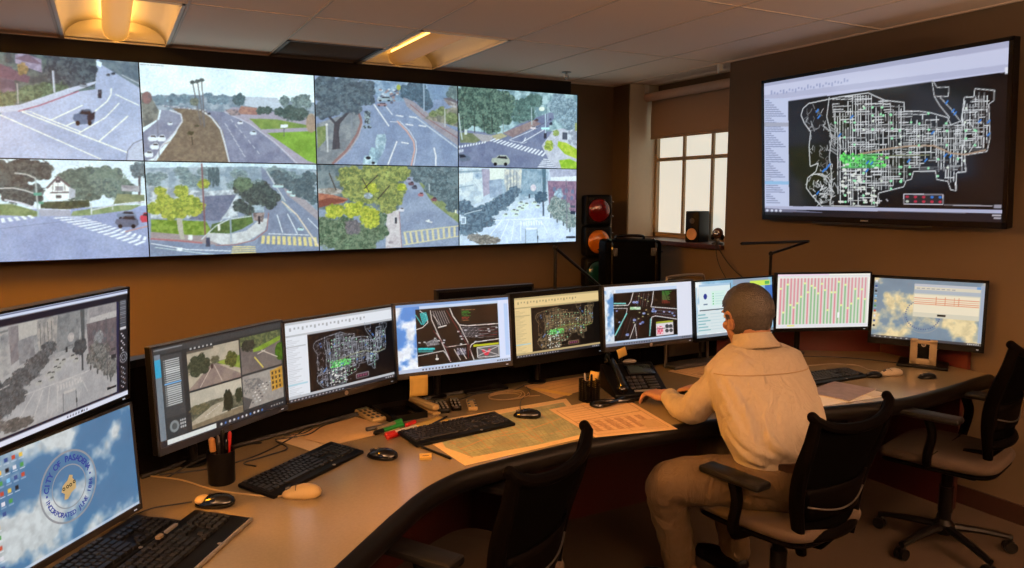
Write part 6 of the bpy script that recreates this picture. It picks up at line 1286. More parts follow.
cable([(3.0, 2.52, z), (2.98, 2.60, z), (3.1, 2.68, z+.02), (3.26, 2.76, z+.03), (3.1, 2.82, z)], .0025, 'dark cable behind the keyboard right of the man')
cable([(3.3, 2.9, z), (3.5, 2.78, z), (3.62, 2.66, z), (3.70, 2.52, z), (3.74, 2.45, z)], .003, 'dark cable running to the rightmost monitor')

# pen cups
def pen(t, base, tip, r, m, cap=None, name='pen'):
    MB().tube([base, tip], r, 8).sphere(tip, r, 8, 6).build(name, m, t)
M_RED_ = mat('red_plastic', (.75, .13, .10), .35); M_GRN_ = mat('green_plastic', (.10, .52, .20), .35); M_ORG = mat('tan_wood', (.74, .52, .28), .5)
def cup(label, x, y, round_=True):
    t = thing('pen_cup', label, 'pen cup', (x, y, ZT))
    if round_: MB().lathe([(.001, 0), (.039, 0), (.041, .004), (.043, .105), (.040, .105), (.037, .006), (.001, .006)], n=28).build('cup', M_BLK, t)
    else:
        mb = MB(); w = .032
        for zz in (0, .098): mb.tube([(-w, -w, zz), (w, -w, zz), (w, w, zz), (-w, w, zz)], .002, 6, closed=True)
        for s in (-1, 1):
            for i in range(9):
                a = -w+2*w*i/8
                mb.box((a, s*w, .049), (.0032, .0016, .098)); mb.box((s*w, a, .049), (.0016, .0032, .098))
            for i in range(12): mb.box((0, s*w, .004+i*.0084), (2*w, .0016, .0034)); mb.box((s*w, 0, .004+i*.0084), (.0016, 2*w, .0034))
        mb.box((0, 0, .001), (2*w, 2*w, .002)); mb.build('cup', M_BLK, t, smooth=False)
    return t
def loose_pen(label, base, tip, r, m, cat='pen', name='pen', capm=None, group=None):
    t = thing(name, label, cat, base, group=group); d = Vector(tip)-Vector(base)
    MB().tube([(0, 0, 0), d], r, 10).build('barrel', m, t)
    q = d.normalized(); MB().tube([d*.72, d, d+q*.006], [r*1.12, r*1.08, r*.5], 10).build('cap', capm or m, t)
    return t
cup('round black pen cup beneath the four-camera monitor', .272, 2.443)
for (dx, dy, tx, ty, tz, r, m_, lb_) in ((-.018, -.01, -.026, -.012, .148, .009, M_BLK, 'thick marker with tan cap leaning in the round pen cup'), (.0, .01, -.004, .02, .142, .005, M_DARKG, 'slim grey pen in the round pen cup'), (.012, -.012, .016, -.02, .138, .0055, M_BLKG, 'dark pen at the front of the round pen cup'), (.018, .012, .032, .018, .150, .0055, M_RED_, 'red pen in the round pen cup'), (.005, .02, .012, .034, .155, .006, M_BLK, 'black pen at the back of the round pen cup')):
    loose_pen(lb_, (.272+dx, 2.443+dy, ZT+.010), (.272+tx, 2.443+ty, ZT+tz), r, m_, capm=M_ORG if r > .008 else None, group='pens in the round cup')
cup('square black wire-mesh pen cup beside the telephone', 1.828, 2.664, False)
for (dx, dy, tx, ty, tz, r, m_, lb_) in ((-.016, 0, -.024, .0, .122, .005, M_SILV, 'silver pen in the square mesh cup'), (-.005, .012, -.008, .022, .118, .005, M_BLK, 'black pen in the square mesh cup'), (.012, .0, .004, -.012, .118, .005, M_BLKG, 'short dark pen in the square mesh cup')):
    loose_pen(lb_, (1.828+dx, 2.664+dy, ZT+.010), (1.828+tx, 2.664+ty, ZT+tz), r, m_, group='pens in the mesh cup')
n_ = note(1.862, 2.67, ZT+.128, .04, .07, -28, 12, -6, 'pale yellow note card standing in the square mesh pen cup')

# printed sheets: thin slightly curled grids, print is in the 'picture' attribute
def sheet(name, label, cat, quad, cv, z=.0008, curl=0.0, group=None, th=True):
    (a, b, c_, d) = [np.array(q, float) for q in quad]; ctr = (a+b+c_+d)/4
    def fn(U, V):
        P = (1-V)[..., None]*((1-U)[..., None]*a+U[..., None]*b)+V[..., None]*((1-U)[..., None]*d+U[..., None]*c_)
        Z = np.full(U.shape, z)+curl*(np.clip(np.abs(U-.5)*2, 0, 1)**6+np.clip(V*1.0, 0, 1)**8)*.5
        return P[..., 0]-ctr[0], P[..., 1]-ctr[1], Z
    o = paint(None, cv, name, M_PRINT, None, fn); o.location = (ctr[0], ctr[1], ZT)
    md = o.modifiers.new('solid', 'SOLIDIFY'); md.thickness = .0005; md.offset = -1
    return tag(o, label, cat, group)
def pic_citymap():
    c = Cv(200, 130, (.88, .78, .60), None, 61)
    c.poly([(.10, .13), (.96, .10), (.97, .92), (.55, .93), (.10, .88), (.04, .62), (.08, .4)], (.56, .60, .50), (.64, .66, .54), 14)
    for i in range(26):
        x = .1+i*.033; c.pl([(x, .13+.02*(i % 3)), (x+.01, .45), (x+.02*math.sin(i), .90)], .0022+.002*(i % 5 == 0), (.46, .44, .36) if i % 5 else (.74, .5, .34))
    for i in range(22):
        y = .15+i*.035; c.pl([(.08, y), (.5, y+.02*math.sin(i)), (.96, y-.01)], .002+.002*(i % 6 == 0), (.48, .46, .38) if i % 6 else (.72, .52, .36))
    for i in range(40): c.el((.1+.85*c.rng.rand(), .15+.7*c.rng.rand()), .012, .014, ((.58, .62, .44), (.74, .6, .5), (.5, .55, .5))[i % 3], a=.6)
    c.pl([(.1, .7), (.3, .6), (.55, .62), (.95, .45)], .008, (.76, .56, .40)); c.pl([(.5, .13), (.53, .5), (.6, .9)], .007, (.74, .55, .4))
    for a in range(4): c.el((.4, .78), .05+.02*a, .05+.02*a, (.55, .52, .42), a=.15)
    return c.grain(.03)
def pic_plansheet(seed=62):
    c = Cv(150, 110, (.86, .74, .58), None, seed); k = (.52, .40, .32)
    c.pl([(.06, .08), (.94, .08), (.94, .92), (.06, .92)], .006, k, close=True)
    for i in range(12): c.line((.1, .16+i*.062), (.1+.75*(.6+.4*c.rng.rand()), .16+i*.062), .005, (.62, .48, .38))
    for i in range(6): c.rect(.12+.13*i, .55, .20+.13*i, .85, (.76, .62, .48), (.66, .52, .40), 3)
    c.line((.06, .5), (.94, .46), .008, k); c.line((.4, .08), (.5, .92), .006, k); c.rect(.7, .7, .92, .9, (.78, .66, .5)); return c.grain(.03)
def pic_blank(seed, col=(.88, .77, .60), lines=0):
    c = Cv(60, 44, col, None, seed)
    for i in range(lines): c.line((.08, .1+i*.8/lines), (.92-.3*c.rng.rand(), .1+i*.8/lines), .012, tuple(v*.72 for v in col))
    return c.grain(.02)
sheet('city_map', 'large folded-out city map with tan margin lying under a keyboard and mouse', 'map', [(.985, 2.715), (1.76, 2.745), (1.585, 2.262), (1.012, 2.205)], pic_citymap(), .0008)
sheet('plan_sheet', 'tan printed plan sheet overhanging the desk edge below the mesh pen cup', 'drawing', [(1.60, 2.63), (2.0, 2.66), (1.905, 2.165), (1.565, 2.235)], pic_plansheet(), .002)
sheet('plan_sheet', 'printed plan sheet on the desk beside the man\'s left shoulder under the monitors', 'drawing', [(2.50, 2.93), (2.98, 3.04), (3.0, 2.78), (2.555, 2.69)], pic_plansheet(64), .0022)
st = 'loose papers left of the markers'
sheet('paper_sheet', 'tan paper lying lowest and furthest left in the loose papers', 'paper', [(.505, 2.78), (.80, 2.90), (.90, 2.67), (.585, 2.60)], pic_blank(65), .0008)
sheet('paper_sheet', 'tan paper lying uppermost in the loose papers, its corner near the markers', 'paper', [(.56, 2.81), (.845, 2.915), (.955, 2.68), (.66, 2.615)], pic_blank(66, (.86, .72, .52)), .0016, .004)
sheet('paper_sheet', 'tan paper with a bright yellow stripe under the cream-tinted monitor', 'paper', [(1.70, 3.03), (2.05, 3.05), (2.04, 2.87), (1.715, 2.765)], pic_blank(67, (.84, .70, .50), 4), .0012)
tag(MB().box((0, 0, 0), (.20, .035, .0015)).build('paper_strip', M_YEL, smooth=False), 'bright yellow strip of paper on the tan sheet beside the coiled cable', 'paper').location = (1.76, 2.87, ZT+.0026)
bpy.data.objects['paper_strip'].rotation_euler = (0, 0, rad(-62))
sheet('paper_sheet', 'white papers under the spiral notebook at the desk edge right of the man', 'paper', [(2.66, 2.30), (3.10, 2.25), (3.03, 2.09), (2.62, 2.12)], pic_blank(68, (.98, .98, .97)), .0008)
nb = thing('spiral_notebook', 'open spiral notebook with grey printed cover right of the seated man', 'notebook', (2.94, 2.235, ZT+.0012), rad(14))
MB().box((0, 0, .003), (.29, .20, .005), bev=.002).build('pages', M_WHITE, nb); MB().box((0, 0, .0062), (.292, .202, .0012)).build('cover', mat('grey_brown_cover', (.52, .43, .40), .35, noise=.25, nscale=25), nb, smooth=False)
sp_ = MB()
for i in range(24): sp_.tube([(-.135+i*.0118+.001, .101+.005*cos(a), .005+.005*sin(a)) for a in [2*pi*k/8 for k in range(8)]], .0009, 5, closed=True)
sp_.build('spiral_binding', M_BLK, nb)
tag(MB().box((0, 0, .0042), (.10, .12, .0016)).build('note_pad', M_WHITE, smooth=False), 'small white pad beside the spiral notebook', 'pad').location = (3.035, 2.16, ZT)

# small things
t = thing('sticky_note_pad', 'small yellow sticky note pad on bare desk below the keyboard', 'sticky notes', (.925, 2.342, ZT), rad(-20))
MB().box((0, 0, .004), (.042, .042, .008)).build('pad', M_YEL, t, bevel=.0006); MB().box((0, -.004, .0083), (.022, .004, .0004)).build('ink_mark', M_BLK, t, smooth=False)
tag(MB().grid(lambda u, v: ((u-.5)*.15, (v-.5)*.075, .0015+.004*abs(2*u-1)**3), 8, 4).build('yellow_paper', M_YEL, solid=.0005), 'yellow paper slip above the keyboard on the map', 'paper').location = (1.09, 2.70, ZT)
bpy.data.objects['yellow_paper'].rotation_euler = (0, 0, rad(20))
loose_pen('black pen lying beside the keyboard and yellow pad', (.945, 2.452, ZT+.005), (.992, 2.285, ZT+.005), .0048, M_BLK)
loose_pen('dark pen lying on the yellow paper slip', (1.075, 2.655, ZT+.008), (1.165, 2.715, ZT+.010), .004, M_BLKG)
gm_ = 'whiteboard markers in a loose heap'
def marker(label, a, b, m, cap): loose_pen(label, (a[0], a[1], ZT+a[2]), (b[0], b[1], ZT+b[2]), .0085, m, 'marker', 'marker_pen', cap, gm_)
marker('dark marker at the back of the loose heap of markers', (.83, 2.715, .009), (.965, 2.735, .009), M_DARKG, M_GRN_)
marker('green marker with black cap in the middle of the heap', (.975, 2.705, .010), (.845, 2.655, .010), M_GRN_, M_BLK)
marker('red marker lying right of the green marker', (1.03, 2.72, .009), (.985, 2.69, .009), M_RED_, M_RED_)
marker('white marker with red end nearest the keyboard', (1.01, 2.655, .009), (.875, 2.615, .009), M_WHITE, M_RED_)
marker('short red marker at the front of the heap', (.94, 2.615, .009), (.87, 2.583, .009), M_RED_, M_RED_)
marker('grey marker lying crosswise behind the green one', (.865, 2.69, .012), (.975, 2.725, .020), mat('grey_marker', (.5, .45, .36), .4), M_GRN_)
def calc(label, loc, rz, w, l, h, m, keys=(3, 5), scr=True, name='calculator', cat='calculator', keym=None):
    t = thing(name, label, cat, (loc[0], loc[1], ZT), rad(rz))
    MB().box((0, 0, h/2), (w, l, h), bev=min(.008, h*.4)).build('case', m, t)
    if scr: MB().box((0, l*.34, h), (w*.74, l*.16, .003), bev=.001).build('display', mat('lcd', (.35, .38, .32), .3), t)
    kx, ky = keys
    for j in range(ky):
        for i in range(kx):
            MB().box((-w*.34+w*.68*i/(max(kx-1, 1)), l*.16-l*.56*j/max(ky-1, 1), h+.001), (w*.68/kx*.72, l*.56/ky*.62, .004), bev=.001).build('button', keym or M_DARKG, t)
    return t
calc('beige calculator left of the black tray under the monitors', (.90, 2.905), 8, .065, .20, .018, M_BEIGE, (3, 4))
t = thing('desk_tray', 'flat black open tray holding odds and ends under the monitors', 'tray', (1.02, 2.87, ZT), rad(5))
tr = MB().box((0, 0, .003), (.16, .20, .006))
for s in (-1, 1): tr.box((s*.078, 0, .014), (.005, .20, .026)); tr.box((0, s*.098, .014), (.16, .005, .026))
tr.build('tray_body', M_BLK, t, bevel=.001)
tag(MB().box((0, 0, .012), (.11, .15, .008), bev=.003).build('black_wallet', M_BLKG), 'flat black folder lying in the black tray', 'folder').location = (1.02, 2.87, ZT)
bpy.data.objects['black_wallet'].name = 'black_folder'
t = thing('stapler', 'long beige stapler right of the black tray', 'stapler', (1.135, 2.885, ZT), rad(12))
MB().box((0, 0, .006), (.036, .20, .010), bev=.004).build('base', M_BEIGE, t); MB().box((0, .0, .030), (.032, .19, .022), bev=.008).box((0, .085, .018), (.03, .03, .02), bev=.004).build('arm', M_BEIGE, t)
calc('small black handheld phone lying right of the beige stapler', (1.205, 2.86), -14, .05, .15, .022, M_BLK, (3, 4), name='cordless_phone', cat='phone', keym=M_SILV)
calc('second black handheld, nearer the pale remote', (1.27, 2.865), -18, .045, .14, .022, M_BLKG, (3, 3), name='cordless_phone', cat='phone', keym=M_SILV)
calc('pale little remote with dark keys right of the black handhelds', (1.333, 2.83), -20, .04, .13, .018, M_BEIGE, (2, 3), name='remote_control', cat='remote')

# desk telephone
ph = thing('desk_telephone', 'black office desk telephone with screen and curled handset beside the seated man', 'telephone', (2.10, 2.70, ZT), rad(-16))
MT = Matrix.Rotation(rad(24), 4, 'X')
MB().prism([(-.10, 0), (.11, 0), (.11, .018), (-.10, .115)], -.13, .13).xf(Matrix(((0, 0, 1, 0), (-1, 0, 0, 0), (0, 1, 0, 0), (0, 0, 0, 1)))).build('base', M_BLK, ph, bevel=.006)
def onph(x, y, h=0): # point on the sloped face, y along slope from front
    return (x, -.11+y*cos(rad(24.8)), .018+y*sin(rad(24.8))+h)
def slab_on(x, y, w, l, h, name, m, bev=.002): 
    return MB().box((0, 0, h/2), (w, l, h), bev=bev).xf(Matrix.Translation(onph(x, y)) @ Matrix.Rotation(rad(24.8), 4, 'X')).build(name, m, ph)
slab_on(.045, .168, .135, .075, .008, 'display_surround', M_BLKG); d_ = slab_on(.045, .168, .115, .058, .0095, 'display', mat('phone_lcd', (.16, .20, .20), .25))
for j in range(4):
    for i in range(3): slab_on(-.030+i*.028, .115-j*.024, .022, .016, .006, 'button', M_DARKG)
for j in range(5): slab_on(.075, .112-j*.019, .05, .011, .005, 'line_button', M_DARKG)
slab_on(.018, .02, .10, .012, .004, 'label_strip', M_SILV)
MB().tube(bez([onph(-.092, .005, .030), onph(-.096, .05, .052), onph(-.096, .12, .058), onph(-.092, .19, .052), onph(-.09, .225, .036)], 6), [.020]*3+[.016]*19+[.020]*3, 12, flat=1.15).sphere(onph(-.092, .012, .020), (.028, .030, .024)).sphere(onph(-.09, .215, .026), (.028, .030, .024)).build('handset', M_BLKG, ph)
MB().sphere((.02, .105, .118), (.035, .012, .012), 14, 8).build('message_light', M_SILV, ph)
coil = []
pth = bez([(-.10, -.13, .012), (-.17, -.20, .013), (-.24, -.235, .013), (-.27, -.20, .013), (-.20, -.17, .013), (-.10, -.18, .013), (-.02, -.165, .013)], 14)
for i, p in enumerate(pth):
    a = i*1.9; coil.append((p.x+.0*cos(a), p.y+.007*sin(a), p.z+.007*cos(a)))
MB().tube(pth, .0095, 10).build('coiled_cord', M_BLKG, ph)

# desk lamps clamped on the rear panel
def led_lamp(label, x, y, z0, post, arm_end, bar_end, hw=.018):
    t = thing('desk_lamp', label, 'desk lamp', (x, y, z0))
    MB().box((0, 0, .012), (.07, .07, .024), bev=.006).build('clamp', M_BLK, t); MB().tube([(0, 0, .02), (0, 0, post)], .009, 10).build('post', M_BLK, t)
    MB().sphere((0, 0, post), .014, 12, 8).build('joint', M_BLK, t)
    MB().tube([(0, 0, post), arm_end], .0075, 10).build('arm', M_BLK, t)
    if bar_end is not None: MB().tube([arm_end, bar_end], .011, 4, flat=.7).build('lamp_head', M_BLK, t)
    return t
led_lamp('black desk lamp with a long horizontal bar head, left of the bar-chart monitor', 3.335, 3.045, RT+.025, .185, (.335, .02, .245), (-.235, .0, .250))
led_lamp('black desk lamp with its arm sloping down beside the traffic signal', 1.93, 3.12, RT+.025, .262, (.33, .05, .03), None)
dt = thing('document_stand', 'grey tubular document stand standing behind the man\'s monitor', 'document stand', (2.69, 3.0, DESK), rad(2)); dt.scale = (1, 1, 1.115)
MB().tube(bez([(-.15, 0, 0), (-.15, .02, .30), (-.135, .03, .405), (-.10, .032, .428), (.10, .032, .428), (.135, .03, .405), (.15, .02, .30), (.15, 0, 0)], 6), .008, 8).build('frame', mat('grey_tube', (.34, .32, .30), .4, metal=.3), dt)
MB().grid(lambda u, v: (-.13+.26*u, .004+.03*v, .05+.34*v), 4, 4).build('back_plate', M_DARKG, dt, solid=.004); MB().box((0, -.03, .012), (.31, .09, .018), bev=.004).build('base_shelf', M_DARKG, dt)

# ------------------------------------------------------------------ the seated man
man = None
def build_man():
    lat = Vector((.96, -.20, 0)).normalized(); fwd = Vector((.20, .96, 0)).normalized()
    def ring(c, rx, ry, n=32, lf=lat, ff=fwd, e=1.0, tiltz=0.0):
        r = []
        for i in range(n):
            a = 2*pi*i/n; x = math.copysign(abs(cos(a))**e, cos(a))*rx; y = math.copysign(abs(sin(a))**e, sin(a))*ry
            p = Vector(c)+lf*x+ff*y; r.append((p.x, p.y, p.z+tiltz*y))
        return r
    spine = [((2.215, 1.885, .56), .178, .135), ((2.22, 1.89, .66), .176, .132), ((2.232, 1.905, .74), .186, .138), ((2.245, 1.94, .83), .200, .138),
             ((2.262, 1.99, .91), .212, .130), ((2.275, 2.035, .975), .208, .112), ((2.283, 2.07, 1.015), .168, .092), ((2.285, 2.09, 1.045), .105, .074), ((2.283, 2.105, 1.075), .062, .062)]
    shL, shR = (2.115, 2.075, .955), (2.435, 2.005, .955)
    elL, elR = (2.005, 2.185, .802), (2.455, 2.175, .80)
    wrL, wrR = (2.062, 2.405, .793), (2.285, 2.395, .790)
    hipL, hipR = (2.13, 1.93, .555), (2.315, 1.90, .555)
    knL, knR = (1.855, 2.135, .545), (2.30, 2.34, .55)
    anL, anR = (1.985, 2.215, .115), (2.34, 2.27, .115)
    # ---- body: one continuous mesh
    b = MB()
    SX = Vector((-.035, .018, 0)); spine = [((c[0]-(.03 if 1 < i < 6 else 0), c[1]+(.015 if 1 < i < 6 else 0), c[2]), rx, ry) for i, (c, rx, ry) in enumerate(spine)]
    spine = [((c[0]+SX.x, c[1]+SX.y, c[2]+(.012 if c[2] > 1 else 0)), rx*1.04, ry*1.02) for c, rx, ry in spine]
    b.loft([ring(c, rx*.9-.01, ry*.9-.01) for c, rx, ry in spine])
    for s, e, w in ((shL, elL, wrL), (shR, elR, wrR)): b.chain([tuple(Vector(s).lerp(Vector((2.24, 2.04, .93)), .3)), e, w], [.045, .04, .027])
    for h, k, a in ((hipL, knL, anL), (hipR, knR, anR)):
        b.chain([h, k, a, (a[0], a[1], .06)], [.08, .055, .04, .035]); b.chain([(a[0], a[1]-.02, .05), (a[0]-.02, a[1]+.15, .035)], [.04, .03])
    hc = Vector((2.258, 2.172, 1.150)); hz = rad(-7)   # face turned a little left of the line of sight
    HM = Matrix.Translation(hc) @ Matrix.Rotation(hz, 4, 'Z') @ Matrix.Rotation(rad(-12), 4, 'X') @ Matrix.Scale(1.09, 4)
    hd = MB()
    hd.sphere((0, -.008, .028), (.078, .097, .092), 24, 16); hd.sphere((0, .02, -.035), (.062, .070, .075), 20, 14)
    hd.sphere((0, .058, -.078), (.034, .030, .030), 14, 10); hd.sphere((0, -.035, -.04), (.060, .055, .07), 16, 10)
    hd.chain([(0, -.022, -.05), (0, -.045, -.125)], [.060, .062])
    hd.chain([(0, .088, .010), (0, .108, -.022)], [.010, .014]); hd.sphere((-.012, .098, -.024), .010, 8, 6); hd.sphere((.012, .098, -.024), .010, 8, 6)
    hd.sphere((0, .083, -.053), (.026, .012, .007), 12, 8); hd.sphere((0, .081, -.064), (.022, .012, .007), 12, 8)
    for s in (-1, 1):
        hd.sphere((s*.031, .076, .032), (.022, .012, .008), 10, 8)      # brow
        hd.sphere((s*.043, .055, -.02), (.022, .025, .020), 10, 8)      # cheek
        # ear
        for k in range(9):
            a = pi*(.62-1.25*k/8); hd.sphere((s*(.081+.006*sin(a)), -.005-.018*cos(a)*.9, -.004+.030*sin(a)), .0075, 8, 6)
        hd.sphere((s*.079, -.002, -.006), (.006, .014, .022), 8, 6); hd.sphere((s*.079, .004, -.033), (.006, .008, .009), 8, 6)
    hd.xf(HM); b.add(hd.v, hd.f)
    # ---- hands
    def hand(wrist, aim, side, spread=1.0):
        """side +1: thumb towards +x of the hand frame"""
        w = Vector(wrist); y = (Vector(aim)-w).normalized(); x = Vector((0, 0, 1)).cross(y).normalized()*-1; zc = x.cross(y)
        Mh = Matrix((x, y, zc)).transposed().to_4x4(); Mh.translation = w
        h = MB(); h.chain([(0, -.02, 0), (0, .02, 0)], [.027, .026])
        h.sphere((0, .055, .002), (.041, .048, .016), 16, 10); h.sphere((side*.022, .035, -.004), (.022, .032, .016), 12, 8); h.sphere((-side*.022, .035, -.002), (.018, .034, .016), 12, 8)
        for i, (fx, L, r) in enumerate(((.030, .070, .0088), (.010, .078, .0092), (-.010, .072, .0088), (-.029, .056, .0078))):
            fx *= side; x1 = fx*1.12*spread; a0 = (fx, .088-.004*abs(i-1), .004)
            c1 = rad(18+4*i); c2 = rad(48+4*i); c3 = rad(66)
            p1 = Vector(a0)+Vector((fx*.12, cos(c1), -sin(c1)))*L*.45; p2 = p1+Vector((fx*.05, cos(c2), -sin(c2)))*L*.32; p3 = p2+Vector((0, cos(c3), -sin(c3)))*L*.23
            h.chain([a0, p1, p2, p3], [r*1.08, r, r*.92, r*.82], 10)
        t0 = Vector((side*.030, .020, -.004)); t1 = t0+Vector((side*.026, .026, -.008)); t2 = t1+Vector((side*.010, .028, -.008)); h.chain([t0, t1, t2], [.0135, .0112, .0095], 10)
        h.xf(Mh @ Matrix.Scale(1.13, 4)); return h
    for wr, aim, sd in ((wrL, (2.035, 2.52, .787), 1), (wrR, (2.235, 2.50, .787), -1)):
        h = hand(wr, aim, sd); b.add(h.v, h.f)
    for v_ in (wrL, wrR): pass
    def wrinkle(m, sc, dist):
        nt = m.node_tree; N = nt.nodes; L = nt.links; b_ = N['Principled BSDF']; tc = N.new('ShaderNodeTexCoord'); mp = N.new('ShaderNodeMapping'); mp.inputs['Scale'].default_value = (1, 1, .45); mp.inputs['Rotation'].default_value = (.3, .5, 0)
        n_ = N.new('ShaderNodeTexNoise'); n_.inputs['Scale'].default_value = sc; n_.inputs['Detail'].default_value = 3; n_.inputs['Distortion'].default_value = 1.4; bp = N.new('ShaderNodeBump'); bp.inputs['Strength'].default_value = .8; bp.inputs['Distance'].default_value = dist
        L.new(tc.outputs['Object'], mp.inputs['Vector']); L.new(mp.outputs['Vector'], n_.inputs['Vector']); L.new(n_.outputs['Fac'], bp.inputs['Height'])
        old = b_.inputs['Normal'].links[0].from_socket; L.new(old, bp.inputs['Normal']); L.new(bp.outputs['Normal'], b_.inputs['Normal'])
    wrinkle(M_SHIRT, 13, .022); wrinkle(M_PANTS, 12, .022)
    body = b.build('person', M_SKIN, None, remesh=.0042, sm_it=2)
    tag(body, 'grey-haired man in tan shirt and khaki trousers, sitting with his back turned at the desk', 'person')
    # ---- shirt
    s = MB(); rr = []
    for i in range(len(spine)-1):
        c, rx, ry = spine[i]; rr.append(ring(c, rx, ry, 40, e=.86 if i > 1 else 1))
    s.loft(rr)
    def sleeve(pts, rs):
        P = bez(pts, 6); n = len(P); R = []
        for i in range(n):
            t = i/(n-1)*(len(rs)-1); k = int(min(t, len(rs)-2)); r = rs[k]+(rs[k+1]-rs[k])*(t-k); R.append(r*(1+.035*sin(i*2.3)+.02*sin(i*5.1)))
        s.tube(P, R, 16); s.sphere(P[0], R[0], 14, 10)
    sleeve([(2.12, 2.075, .968), (2.075, 2.095, .925), (2.015, 2.15, .855), elL, (2.012, 2.27, .787), (2.055, 2.385, .785)], [.078, .072, .064, .060, .052, .040])
    sleeve([(2.325, 2.035, .966), (2.375, 2.05, .92), (2.43, 2.10, .85), elR, (2.40, 2.28, .787), (2.325, 2.365, .785)], [.078, .072, .064, .060, .052, .040])
    for (x, y, zz, r) in ((2.12, 2.085, .97, .078), (2.325, 2.05, .965, .076)): s.sphere((x, y, zz), (r, r*.9, r*.75), 16, 10)
    # folds: raised soft ridges
    def ridge(p, r): s.tube(bez([Vector(q) for q in p], 5), [r*(.4+.6*sin(pi*(i+.5)/(5*(len(p)-1)+1))) for i in range(5*(len(p)-1)+1)], 8)
    def back(u, zz, out=.0):          # point on the back surface: u -1..1 across
        for i in range(len(spine)-1):
            if spine[i][0][2] <= zz <= spine[i+1][0][2]:
                k = (zz-spine[i][0][2])/(spine[i+1][0][2]-spine[i][0][2]); c = Vector(spine[i][0]).lerp(Vector(spine[i+1][0]), k); rx = spine[i][1]*(1-k)+spine[i+1][1]*k; ry = spine[i][2]*(1-k)+spine[i+1][2]*k; break
        a = -pi/2+u*pi/2; x = math.copysign(abs(cos(a))**.86, cos(a))*rx; y = math.copysign(abs(sin(a))**.86, sin(a))*ry
        return c+lat*x+fwd*(y-out)
    for pts_ in ([(-.62, .96), (-.55, .90), (-.50, .82), (-.52, .74)], [(-.80, .94), (-.72, .86), (-.60, .78), (-.40, .71)], [(-.90, .86), (-.75, .79), (-.5, .73), (-.2, .70)], [(-.30, .80), (-.2, .74), (.05, .69)], [(.6, .88), (.55, .80), (.45, .72), (.3, .68)], [(.85, .84), (.75, .76), (.6, .70)], [(-.95, .78), (-.7, .71), (-.45, .68)], [(.2, .76), (.22, .70), (.1, .665)]):
        ridge([back(u, zz, -.002) for u, zz in pts_], .022)
    shirt = s.build('shirt', M_SHIRT, body, remesh=.0075, sm_it=3)
    # collar and yoke seam
    cl = MB(); cr = []
    nc = Vector((2.240, 2.116, 1.070))
    for zz, r0 in ((-.03, .090), (.004, .074), (.024, .066), (.027, .068), (.022, .073), (.0, .082), (-.03, .100), (-.034, .096)):
        cr.append(ring((nc.x-.004*zz*10, nc.y+.0+zz*.35, nc.z+zz), r0*1.02, r0*.98, 28, tiltz=-.26))
    cl.loft(cr); cl.build('shirt_collar', M_SHIRT, body, angle=180)
    sm = MB(); sm.tube([back(-.85+1.7*i/14, .972, .001) for i in range(15)], .0022, 6); sm.build('yoke_seam', mat('seam_thread', (.62, .54, .42), .9), body)
    for (a_, b_, name) in ((wrL, (2.052, 2.37, .785), 'cuff'), (wrR, (2.335, 2.355, .785), 'cuff')):
        a_ = Vector(a_); b_ = Vector(b_); MB().tube([b_, b_.lerp(a_, .5), a_], [.042, .041, .039], 18).build(name, M_SHIRT, body)
    # ---- trousers
    p = MB(); p.sphere((2.22, 1.89, .565), (.185, .150, .105), 24, 14); p.loft([ring(c, rx+.006, ry+.006, 36) for c, rx, ry in spine[:2]]); p.loft([ring((2.22, 1.89, zz), r1, r2, 36) for zz, r1, r2 in ((.50, .15, .12), (.56, .186, .145), (.64, .184, .140), (.675, .182, .138))])
    def leg(pts, rs):
        P = bez(pts, 7); n = len(P); R = []
        for i in range(n):
            t = i/(n-1)*(len(rs)-1); k = int(min(t, len(rs)-2)); r = rs[k]+(rs[k+1]-rs[k])*(t-k); R.append(r*(1+.03*sin(i*1.9)+.02*sin(i*4.3)))
        p.tube(P, R, 18); p.sphere(P[0], R[0], 14, 10)
    leg([hipL, (1.99, 2.04, .560), knL, (1.865, 2.17, .46), (1.93, 2.19, .28), anL, (1.99, 2.22, .085)], [.108, .100, .086, .078, .070, .064, .062])
    leg([hipR, (2.31, 2.12, .560), knR, (2.305, 2.36, .46), (2.33, 2.31, .28), anR, (2.34, 2.27, .085)], [.108, .098, .084, .078, .070, .064, .062])
    def rp_(pts, r): p.tube(bez([Vector(q) for q in pts], 5), r, 8)
    rp_([(1.93, 2.0, .60), (1.88, 2.08, .585), (1.83, 2.10, .54)], .012); rp_([(1.97, 2.06, .475), (1.90, 2.08, .47), (1.83, 2.10, .49)], .014); rp_([(2.02, 1.97, .63), (2.05, 2.0, .60), (2.08, 1.95, .52)], .012); rp_([(1.86, 2.12, .42), (1.82, 2.16, .40), (1.84, 2.2, .36)], .014)
    p.build('trousers', M_PANTS, body, remesh=.008, sm_it=4)
    bl = MB(); bl.loft([ring((2.22, 1.89, zz), r1, r2, 36) for zz, r1, r2 in ((.655, .186, .142), (.656, .190, .146), (.686, .190, .146), (.688, .186, .142))]); bl.build('belt', mat('brown_leather', (.16, .09, .05), .4), body)
    for a in (anL, anR):
        sh_ = MB(); sh_.chain([(a[0], a[1]-.03, .05), (a[0]-.01, a[1]+.04, .048), (a[0]-.02, a[1]+.13, .036), (a[0]-.025, a[1]+.18, .032)], [.042, .044, .040, .028])
        sh_.box((a[0]-.01, a[1]+.07, .014), (.088, .29, .026), rad(4), bev=.02); sh_.build('shoe', M_BLK, body, remesh=.006, sm_it=3)
    # ---- hair
    h = MB(); sph = MB().sphere((0, -.008, .028), (.0835, .1025, .0985), 40, 30)
    keep = []
    for f in sph.f:
        c = sum((Vector(sph.v[i]) for i in f), Vector())/len(f)
        front = c.y > .052 and c.z < .085; side = c.y > .004 and c.z < .018+.9*max(0, c.y-.0)
        if not (front or side or c.z < -.12): keep.append(f)
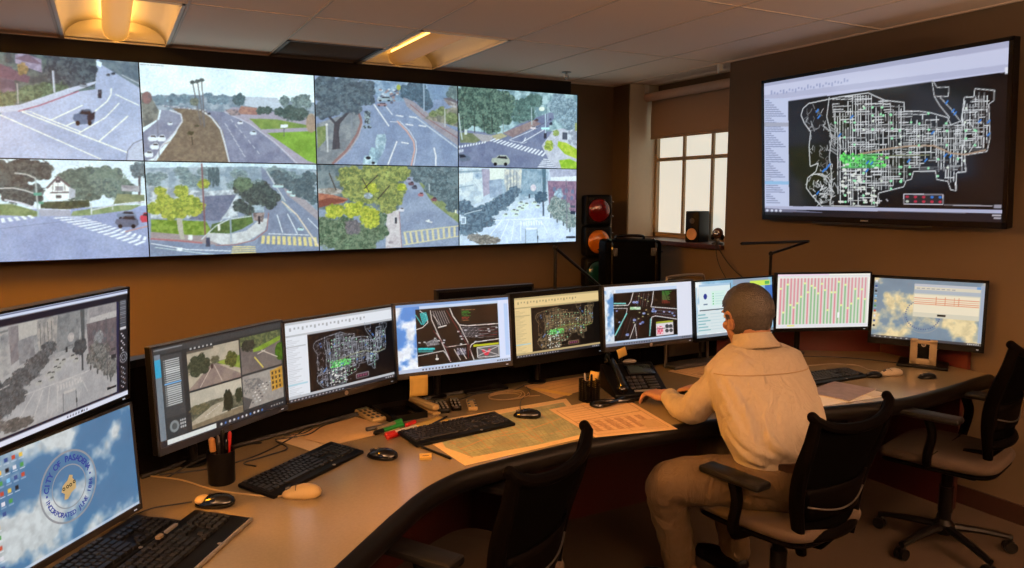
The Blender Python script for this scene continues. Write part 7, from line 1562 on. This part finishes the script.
    v2 = []
    random.seed(3)
    for q in sph.v:
        v = Vector(q); d = (v-Vector((0, -.008, .028))).normalized()
        if v.z < .028 and v.y < .02: v.z = .028+(v.z-.028)*1.22
        if v.z < .0: v.x *= .93; v.y = v.y*.94 if v.y < 0 else v.y
        v += d*random.uniform(-.0015, .0022); v2.append(tuple(v))
    h.add(v2, keep); h.xf(HM)
    ho = h.build('hair', M_HAIR, body, angle=180, solid=.010)
    # eyes
    for s_ in (-1, 1):
        MB().sphere((s_*.031, .083, .014), .009, 12, 8).xf(HM).build('eye', M_WHITE, body); MB().sphere((s_*.031, .0905, .014), .0035, 8, 6).xf(HM).build('pupil', M_BLK, body)
        MB().tube([(s_*.018, .092, .031), (s_*.032, .092, .035), (s_*.046, .084, .031)], .003, 6).xf(HM).build('eyebrow', M_HAIR, body)
    return body
man = build_man()

# ------------------------------------------------------------------ faint ambient light and floor lamps added out of view
w = bpy.data.worlds.new('room_air'); SC.world = w; w.use_nodes = True
bg = w.node_tree.nodes['Background']; bg.inputs[0].default_value = s2l((.9, .85, .8))+(1,); bg.inputs[1].default_value = 0.02
def added_torchiere(x, y, power):  # unseen lamp, added to brighten the ceiling
    t = thing('added_floor_lamp', 'unseen floor lamp added behind the camera to light the ceiling', 'floor lamp', (x, y, 0), group='added floor lamps out of view')
    MB().lathe([(.001, 0), (.15, 0), (.15, .015), (.03, .03), (.001, .03)]).build('base', M_BLK, t); MB().tube([(0, 0, .02), (0, 0, 1.70)], .014, 12).build('pole', M_BLK, t)
    MB().lathe([(.02, 1.68), (.10, 1.71), (.17, 1.78), (.165, 1.78), (.095, 1.72), (.02, 1.70)]).build('lamp_shade', M_SILV, t)
    l = bpy.data.lights.new('added_uplight', 'AREA'); l.shape = 'DISK'; l.size = .28; l.energy = power; l.color = (1.0, .63, .40); l.spread = rad(170)
    o = bpy.data.objects.new('added_uplight', l); COL.objects.link(o); o.parent = t; o.location = (0, 0, 1.80); o.rotation_euler = (pi, 0, 0)
added_torchiere(-2.2, .9, 320); added_torchiere(2.9, -1.0, 330); added_torchiere(.2, -1.9, 560)
